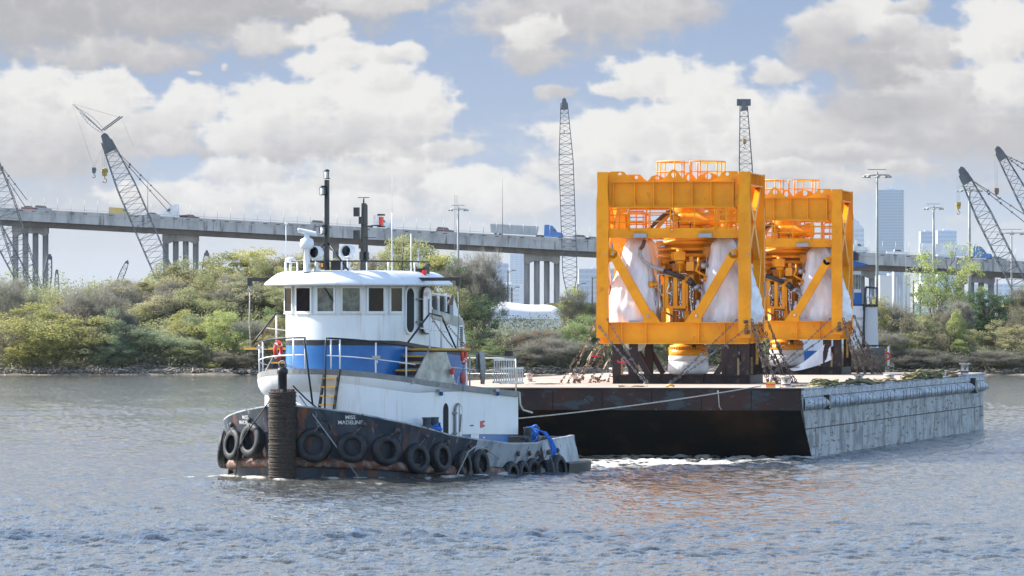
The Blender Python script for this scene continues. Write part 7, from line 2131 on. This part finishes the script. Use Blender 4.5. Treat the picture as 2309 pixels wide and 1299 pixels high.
    b = MB(); b.tube([Vector((fx(1594), 1.3, fz(626))), Vector((fx(1592), 1.3, fz(643)))], .15, n=10); p('hose_coupling', b, BHOSE)
    b = MB(); b.tube([Vector((fx(a), 1.3, fz(c))) for a, c in ((1592, 643), (1588, 660), (1586, 675))], .10, n=8); p('hose', b, HOSE)
    for px in (1583, 1588): b = MB(); b.tube([(fx(px), 1.9, fz(580)), (fx(px), 1.9, fz(640))], .05, n=6); p('pipe', b, SS)
    # shrink wrapped corner units
    vw = VN(91)
    def wrapcone(cx, cy, prof, seed, squash=1.0, n=84):
        rows = []
        zs = np.linspace(0, 1, 34)
        for t_ in zs:
            z = np.interp(t_, [0, 1], [prof[0][1], prof[-1][1]])
            r0 = np.interp(z, [q[1] for q in prof], [q[0] for q in prof]); off = np.interp(z, [q[1] for q in prof], [q[2] for q in prof])
            row = []
            for k in range(n):
                a = 2 * math.pi * k / n
                fold = .05 * abs(math.sin(a * 3 + seed + z * .5)) + .028 * abs(math.sin(a * 8.5 - z * 1.1 + seed)) + .012 * math.sin(z * 9 + a * 4) + .09 * (1 - abs(2 * float(vw.n(np.array([a * 3.2 + seed * 7]), np.array([z * 1.1 + a * .8 + seed]))[0]) - 1)) + .04 * (1 - abs(2 * float(vw.n(np.array([a * 7.5 + seed * 3]), np.array([z * 3.0 - a]))[0]) - 1)) + .09 * (float(vw.n(np.array([a * 1.6 + seed]), np.array([z * 2.2 + seed]))[0]) - .5)
                rr = r0 * (1 + fold)
                row.append((cx + off + rr * math.cos(a), cy + rr * squash * math.sin(a), z))
            rows.append(row)
        b = MB(); b.grid(rows, closed=True); b.add(rows[-1], [tuple(range(n))]); b.add(rows[0], [tuple(reversed(range(n)))])
        return b
    zlo = fz(728)
    for (cx, cy, sg, sd) in ((1.40, 1.55, 1, 1.0), (5.25, 1.55, -1, 2.3), (1.35, 4.7, 1, 3.1), (5.3, 4.75, -1, 4.4)):
        pr_ = [(1.0, zlo + .02, -sg * .05), (1.02, 3.1, -sg * .06), (.88, 3.9, -sg * .02), (.70, 4.7, sg * .04), (.50, 5.5, sg * .08), (.44, 5.85, sg * .1), (.30, 6.1, sg * .05)]
        b = wrapcone(cx, cy, pr_, sd, .95); p('shrink_wrapped_unit', b, WRAP)
    # wrap bellying out of the side opening
    rows = []
    for j in range(15):
        t_ = j / 14; z = fz(645) - t_ * 2.1; row = []
        for k in range(14):
            s_ = k / 13; bul = math.sin(math.pi * s_) ** .7 * (math.sin(math.pi * min(1, t_ * .9 + .12)) ** .8) * (.42 + .08 * math.sin(t_ * 13) + .05 * math.sin(k + j))
            row.append((FW - .30 + bul, 3.3 + (s_ - .5) * (2.4 - 1.3 * t_), z + .05 * math.sin(k * 1.7)))
        rows.append(row)
    b = MB(); b.grid(rows); p('loose_wrap', b, WRAP)
    b = MB(); rows = [[(fx(1425) + rr * math.cos(a), 1.2 + rr * math.sin(a), z) for a in np.linspace(0, 6.283, 17)[:-1]] for rr, z in ((.45, zb - .003), (.40, zb - .12), (.22, zb - .28), (.04, zb - .33))]
    b.grid(rows, closed=True); p('sagging_wrap', b, WRAP)
    # connector below the base
    L('lower_neck', [(.62, 2.4), (.62, 1.62), (.78, 1.60), (.78, 1.52)], n=28, c=(0, 0))
    b = MB()
    for k in range(44):
        a = 2 * math.pi * k / 44; b.box((sx + .80 * math.cos(a), sy + .80 * math.sin(a), 1.47), (.06, .06, .10), Matrix.Rotation(a, 3, 'Z'))
    o = p('toothed_ring', b, ORD); o['kind'] = 'stuff'
    L('connector_body', [(.78, 1.43), (.82, 1.42), (.82, 1.15), (.80, 1.13)], n=32)
    vs = [(.82, 1.16), (.84, 1.05), (.835, .93), (.80, .92), (.85, .90), (.86, .55), (.82, .42), (.60, .36), (0, .36)]
    L('wrapped_connector', vs, m=WRAP, n=36)
    b = MB(); b.bb(sx + .25, sx + .40, sy - .75, sy - .55, 1.43, 1.66); p('small_block', b, BLK)
    # side access ladder
    b = MB(); b.beam((FW + .06, 2.0, .8), (FW + .06, 2.0, 2.3), .05, .05); b.beam((FW + .06, 2.6, .8), (FW + .06, 2.6, 2.3), .05, .05)
    for k in range(4): b.beam((FW + .06, 2.0, 1.0 + k * .36), (FW + .06, 2.6, 1.0 + k * .36), .04, .04)
    p('side_ladder', b, YEL)
    return r
f1 = frame()
F1P = Vector((3.56, 259.6, DZ)); f1.location = F1P
def stand():
    r = thing('steel_cradle', (0, 0, 0), R(-8), 'dark brown steel cradle under the nearer orange frame', 'cradle', 'steel cradles under the frames')
    def p(name, b, m=BRN):
        return b.build(name, m, r)
    x0, x1 = fx(1378), fx(1690) - .02; zt = fz(846)
    for y in (.25, 3.0, FD - .6):
        b = MB(); b.bb(x0, x1, y + .14, y + .17, .03, zt - .03); b.bb(x0, x1, y, y + .32, zt - .03, zt); b.bb(x0, x1, y, y + .32, 0.001, .03); p('base_beam', b)
        for k in range(7):
            x = x0 + .14 + k * (x1 - x0 - .3) / 6
            b = MB(); b.bb(x, x + .02, y + .01, y + .14, .03, zt - .03); p('web_stiffener', b)
    for x in (x0, (x0 + x1) / 2, x1 - .3): b = MB(); b.bb(x, x + .3, .6, FD - .62, .02, zt - .02); p('cross_beam', b)
    zt2 = fz(776) - .003
    for y in (.28, FD - .55):
        for (px, w_) in ((1389, .42), (1425, .34), (1652, .38), (1679, .36)):
            b = MB(); x = fx(px); b.bb(x - w_ / 2, x + w_ / 2, y, y + .03, zt, zt2); b.bb(x - w_ / 2, x + w_ / 2, y + .27, y + .30, zt, zt2); b.bb(x - .02, x + .02, y + .03, y + .27, zt, zt2); p('column', b)
        for (xa, xb) in ((1402, 1427), (1432, 1458), (1645, 1612)):
            b = MB(); b.beam((fx(xa), y + .15, fz(797)), (fx(xb), y + .15, zt), .22, .22, up=(0, 1, 0)); p('raking_strut', b)
        for px in (1664, 1400): b = MB(); b.bb(fx(px) - .04, fx(px) + .04, y - .1, y - .02, zt, fz(808)); p('timber', b, mat('raw_timber', (.36, .24, .12), (.25, .16, .08), scale=4, rough=.8))
    return r
c1_ = stand(); c1_.location = F1P
D2V = Vector((15.86 - 3.56 - 6.42 * .99 - .13, 296.2 - 259.6 + .9, 0))
idx_ = {}
for c in SC.objects:
    if c.parent: idx_.setdefault(c.parent.name, []).append(c)
f2 = copy_tree(f1, None, idx_); f2.location = F1P + D2V; f2['label'] = 'farther orange steel frame holding a subsea stack, right of the two'
c2_ = copy_tree(c1_, None, idx_); c2_.location = F1P + D2V; c2_['label'] = 'dark brown steel cradle under the farther orange frame'
def fw(p, off=None):
    q = Matrix.Rotation(R(-8), 3, 'Z') @ Vector(p)
    return F1P + (off or Vector((0, 0, 0))) + q
# lashing chains
rc = random.Random(14)
def chainthing(a, c, label, m=CHN, w=.085, r_=.022, sag=.08, cat='chain', tens=True):
    a, c = Vector(a), Vector(c)
    r = thing('lashing_chain', c, 0, label, cat, 'lashing chains of the frames')
    b = MB(); links(b, a - c, (0, 0, .05), 0, r_, w, sag); b.build('links', m, r)
    b = MB(); b.lathe([(.09, 0), (.09, .04), (.04, .06), (0, .06)], (0, 0, 0), n=10); b.tube([(.0, .06 * math.cos(t), .09 + .06 * math.sin(t)) for t in np.linspace(0, 6.28, 9)], .018, n=4); b.build('deck_ring', m, r)
    if tens:
        q = (a - c) * rc.uniform(.3, .6); d = (a - c).normalized()
        b = MB(); b.beam(q - d * .22, q + d * .22, .07, .07); b.beam(q, q + Vector((.2, -.05, .12)), .035, .035); b.build('load_binder', m, r)
O2 = D2V
NAMES = {0: 'nearer', 1: 'farther'}
for w_, off in ((0, None), (1, O2)):
    nm = NAMES[w_]; z = 1.75
    # left side fan (only the nearer frame's shows)
    L0 = [((-.05, .2, 2.7), (-1.55, .1)), ((-.05, .3, 2.55), (-1.35, .9)), ((0, 3.0, 2.3), (-1.2, 1.8)), ((.05, .35, 1.9), (-1.1, 2.6)), ((.15, 3.4, 1.9), (-.75, 3.4)), ((.2, 5.8, 1.9), (-.55, 4.6)), ((.1, 5.9, 2.4), (-1.5, 5.4)), ((.3, 6.1, 1.75), (-.3, 6.0))]
    for i, (t_, g) in enumerate(L0):
        if w_ and i > 3: continue
        a = fw(t_, off); c = fw((g[0], g[1], 0), off)
        chainthing(a, c, '%s rusty chain of the fan left of the %s frame, counted from the front' % (('first', 'second', 'third', 'fourth', 'fifth', 'sixth', 'seventh', 'eighth')[i], nm), sag=.10)
    # front crossings
    chainthing(fw((.05, -.05, 2.0 + .45), off), fw((fx(1458), -.45, 0), off), 'long chain across the left of the %s frame front, ending on the deck' % nm, m=CHG, sag=.05)
    chainthing(fw((.42, -.05, 2.75), off), fw((fx(1462), -.30, 0), off), 'upper chain across the left of the %s frame front' % nm, m=CHG, sag=.06)
    chainthing(fw((FW - .5, -.05, 2.72), off), fw((fx(1513), -.4, 0), off), 'upper grey chain running down left from the right post of the %s frame' % nm, m=CHG, sag=.05)
    chainthing(fw((FW - .1, -.08, 2.35), off), fw((fx(1516), -.55, 0), off), 'lower grey chain running down left from the right post of the %s frame' % nm, m=CHG, sag=.05)
    R0 = [((FW + .05, .1, 2.75), (FW + .75, -.1)), ((FW + .05, .3, 2.6), (FW + 1.1, .5)), ((FW + .05, .4, 2.3), (FW + 1.0, 1.2)), ((FW + .08, 1.5, 2.5), (FW + 1.3, 2.0)), ((FW + .08, 3.0, 2.6), (FW + 1.3, 3.0)), ((FW + .08, 5.7, 2.85), (FW + 1.6, 3.6)), ((FW + .08, 5.9, 2.85), (FW + 1.35, 4.6)), ((FW + .05, 6.0, 2.2), (FW + 1.0, 5.6)), ((FW, 2.2, 1.9), (FW + .6, 2.5))]
    for i, (t_, g) in enumerate(R0):
        a = fw(t_, off); c = fw((g[0], g[1], 0), off)
        chainthing(a, c, '%s dark chain of the fan right of the %s frame, counted from the front' % (('first', 'second', 'third', 'fourth', 'fifth', 'sixth', 'seventh', 'eighth', 'ninth')[i], nm), m=CHN, w=.10, r_=.026, sag=.10)
    q = fw((FW - .1, -.1, 2.35), off); r = thing('shackle_bundle', q, R(-8), 'dark shackle bundle at the foot of the right post of the %s frame' % nm, 'shackle', 'shackle bundles on the frames')
    b = MB()
    for k in range(6): b.lathe([(.05, -.03), (.085, 0), (.05, .03), (.03, 0), (.05, -.03)], (rc.uniform(-.15, .15), -.05, rc.uniform(-.25, .25)), n=10, axis='y')
    b.build('shackles', CHN, r, kind='stuff')
# chain heaps
for (xx, yy, lab) in ((-.35, 3.2, 'heap of rusty chain left of the nearer cradle'), (-.9, 1.2, 'low heap of rusty chain at the foot of the left fan'), (FW + 1.0, .4, 'chain heap between the two frames')):
    c = fw((xx, yy, 0)); r = thing('chain_heap', c, 0, lab, 'chain', 'chain heaps on the deck'); b = MB()
    for k in range(7): links(b, (rc.uniform(-.35, .35), rc.uniform(-.3, .3), rc.uniform(.03, .3)), (rc.uniform(-.35, .35), rc.uniform(-.3, .3), rc.uniform(.03, .2)), 0, .022, .085, .0)
    b.build('links', CHN, r, kind='stuff')
rtag = mat('red_tag_cloth', (.6, .04, .08), rough=.8)
for (p_, lab) in (((.35 * 2.6, -.3, .95), 'red tag tied to the long chain before the nearer frame'), ((-.3, .6, 1.2), 'red tag on the chain fan left of the nearer frame')):
    r = thing('warning_tag', fw(p_), 0, lab, 'tag', 'red tags on the chains'); b = MB(); b.add([(0, 0, 0), (.35, .02, -.03), (.34, .0, -.11), (.01, -.01, -.08)], [(0, 1, 2, 3)]); b.box((0, 0, 0), (.06, .06, .1)); b.build('cloth', rtag, r)
# wrapped tarpaulin hanging beneath the farther frame
b = MB(); rows = []
for j in range(9):
    t_ = j / 8
    rows.append([(-.9 + 2.0 * t_ + .1 * s_ + (1 - t_) * .15 * s_, .12 * math.sin(s_ * 2 + j), .12 + 1.45 * t_ ** 1.5 * (1 - .0 * s_) - s_ * (.1 + .9 * t_ ** 1.5)) for s_ in np.linspace(0, 1, 7)])
b.grid(rows); r = thing('hanging_tarpaulin', fw((fx(1600), .2, .15), O2), R(-8), 'white tarpaulin stretched down beneath the farther frame', 'tarpaulin'); b.build('sheet', WRAP, r)

# ================================================================ SECOND TUG beyond the barge
ST = 322.0; SS2 = F / ST
t2 = thing('second_tugboat', ((1900 - CX) / F * ST, ST, 0), 0, 'second white and blue tug behind the far end of the barge', 'tugboat')
def X2(px): return (px - 1900) / SS2
def Z2(py): return HC - (py - HY) / SS2
def p2_(name, b, m, fix=False):
    o = b.build(name, m, t2)
    if fix: fixn(o.data)
    return o
HD = mat('second_tug_black_hull', (.02, .025, .03), rough=.5)
b = MB(); b.prism([(X2(1560), Z2(838)), (X2(1900), Z2(838)), (X2(2000), Z2(838)), (X2(2014), Z2(846)), (X2(2012), Z2(858)), (X2(1998), Z2(862)), (X2(1940), -1.0), (X2(1560), -1.0)], -3.8, 3.8, 'y'); p2_('hull', b, HD, True)
b = MB(); b.bb(X2(1780), X2(1890), -2.7, 2.7, Z2(838), Z2(690)); p2_('deckhouse', b, WHT)
b = MB()
for k in range(7): b = MB(); b.bb(X2(1884), X2(1940), -2.8, -2.68, Z2(700 + 20 * k + 16), Z2(700 + 20 * k + 1)); p2_('panel', b, WHT)
b = MB(); b.bb(X2(1880), X2(1939), -2.66, 2.5, Z2(838), Z2(690)); p2_('deckhouse_wing', b, WHT)
b = MB(); b.prism([(X2(1944), Z2(820)), (X2(1974), Z2(820)), (X2(1971), Z2(692)), (X2(1943), Z2(692))], -2.9, 1.5, 'y'); p2_('white_tower', b, mat('pale_grey_panel', (.55, .58, .60), rough=.5), True)
b = MB(); b.bb(X2(1942), X2(1972), -2.95, 1.6, Z2(692), Z2(686)); p2_('tower_deck', b, HD)
b = MB(); b.beam((X2(1936), -3.0, Z2(825)), (X2(1944), -3.0, Z2(648)), .1, .1); b.tube([(X2(1944), -3.0, Z2(648)), (X2(1969), -3.0, Z2(650)), (X2(1969), -3.0, Z2(688))], .06, n=5); p2_('black_post', b, HD)
for px in (1946, 1956, 1968): b = MB(); b.tube([(X2(px), -3.0, Z2(650)), (X2(px), -3.0, Z2(688))], .05, n=5); p2_('tower_rail_post', b, ALU)
b = MB(); b.tube([(X2(1945), -3.0, Z2(670)), (X2(1969), -3.0, Z2(672))], .04, n=5); p2_('tower_rail', b, ALU)
b = MB(); b.bb(X2(1840), X2(1936), -2.2, 2.2, Z2(690), Z2(612)); p2_('wheelhouse', b, WHT)
b = MB(); b.bb(X2(1840), X2(1938), -2.25, 2.25, Z2(690), Z2(660)); p2_('blue_band', b, BLU)
b = MB(); b.bb(X2(1838), X2(1940), -2.4, 2.4, Z2(692), Z2(687)); p2_('deck_edge', b, HD)
for (xa, xb) in ((1918, 1922), (1924, 1929), (1931, 1935)): b = MB(); b.bb(X2(xa), X2(xb), -2.26, -2.21, Z2(652), Z2(620)); p2_('window', b, GLASSL)
b = MB(); b.prism([(X2(1830), Z2(588)), (X2(1915), Z2(588)), (X2(1951), Z2(597)), (X2(1938), Z2(601)), (X2(1830), Z2(612))], -2.7, 2.7, 'y'); p2_('blue_roof', b, BLU, True)
b = MB(); b.lathe([(.3, 0), (.32, .35), (.1, .5), (0, .5)], (X2(1924), 0, Z2(588)), n=10); p2_('roof_searchlight', b, HD)
for px, t_ in ((1921, 525), (1925, 548)): b = MB(); b.tube([(X2(px), 0, Z2(590)), (X2(px), 0, Z2(t_))], .04, n=5); p2_('aerial', b, WHT)
b = MB(); b.beam((X2(1910), 0, Z2(538)), (X2(1936), 0, Z2(538)), .06, .06); p2_('cross_aerial', b, WHT)
b = MB(); b.bb(X2(1780), X2(1975), -2.95, -2.7, Z2(836), Z2(790)); p2_('blue_bulwark', b, BLU)
for y_ in (1940, 1995): pass
for px in (1945, 1970, 1994): b = MB(); b.tube([(X2(px), -3.4, Z2(840)), (X2(px), -3.4, Z2(780))], .06, n=5); p2_('rail_post', b, WHT)
for py, m_ in ((779, HD), (798, WHT), (788, YEL), (806, YEL)): b = MB(); b.tube([(X2(1942), -3.4, Z2(py)), (X2(1994), -3.4, Z2(py))], .05, n=5); p2_('rail', b, m_)
b = MB(); b.lathe([(.17 + .05 * math.cos(a), .05 * math.sin(a)) for a in np.linspace(0, 6.283, 9)], (X2(1990), -3.55, Z2(802)), n=16, axis='y'); p2_('life_ring', b, RED)
b = MB()
for k in range(5): b.tube([(X2(1985) + .5 * math.cos(t + k), -3.4 + .1 * k, Z2(829) + .1 * math.sin(2 * t) + .05 * k) for t in np.linspace(0, 6, 12)], .06, n=5)
p2_('coiled_rope', b, TR_)
r = thing('winch_drum', (X2(1925) + t2.location.x - 1.0, 305.5, DZ), 0, 'dark grey covered winch between the chains at the far deck end', 'winch')
b = MB(); b.lathe([(0, -1.6), (.62, -1.6), (.62, 1.6), (0, 1.6)], (0, 0, .62), n=18, axis='x'); b.build('drum', mat('dark_net_cover', (.06, .06, .055), (.12, .11, .09), scale=6, rough=.9, bump=.5), r)
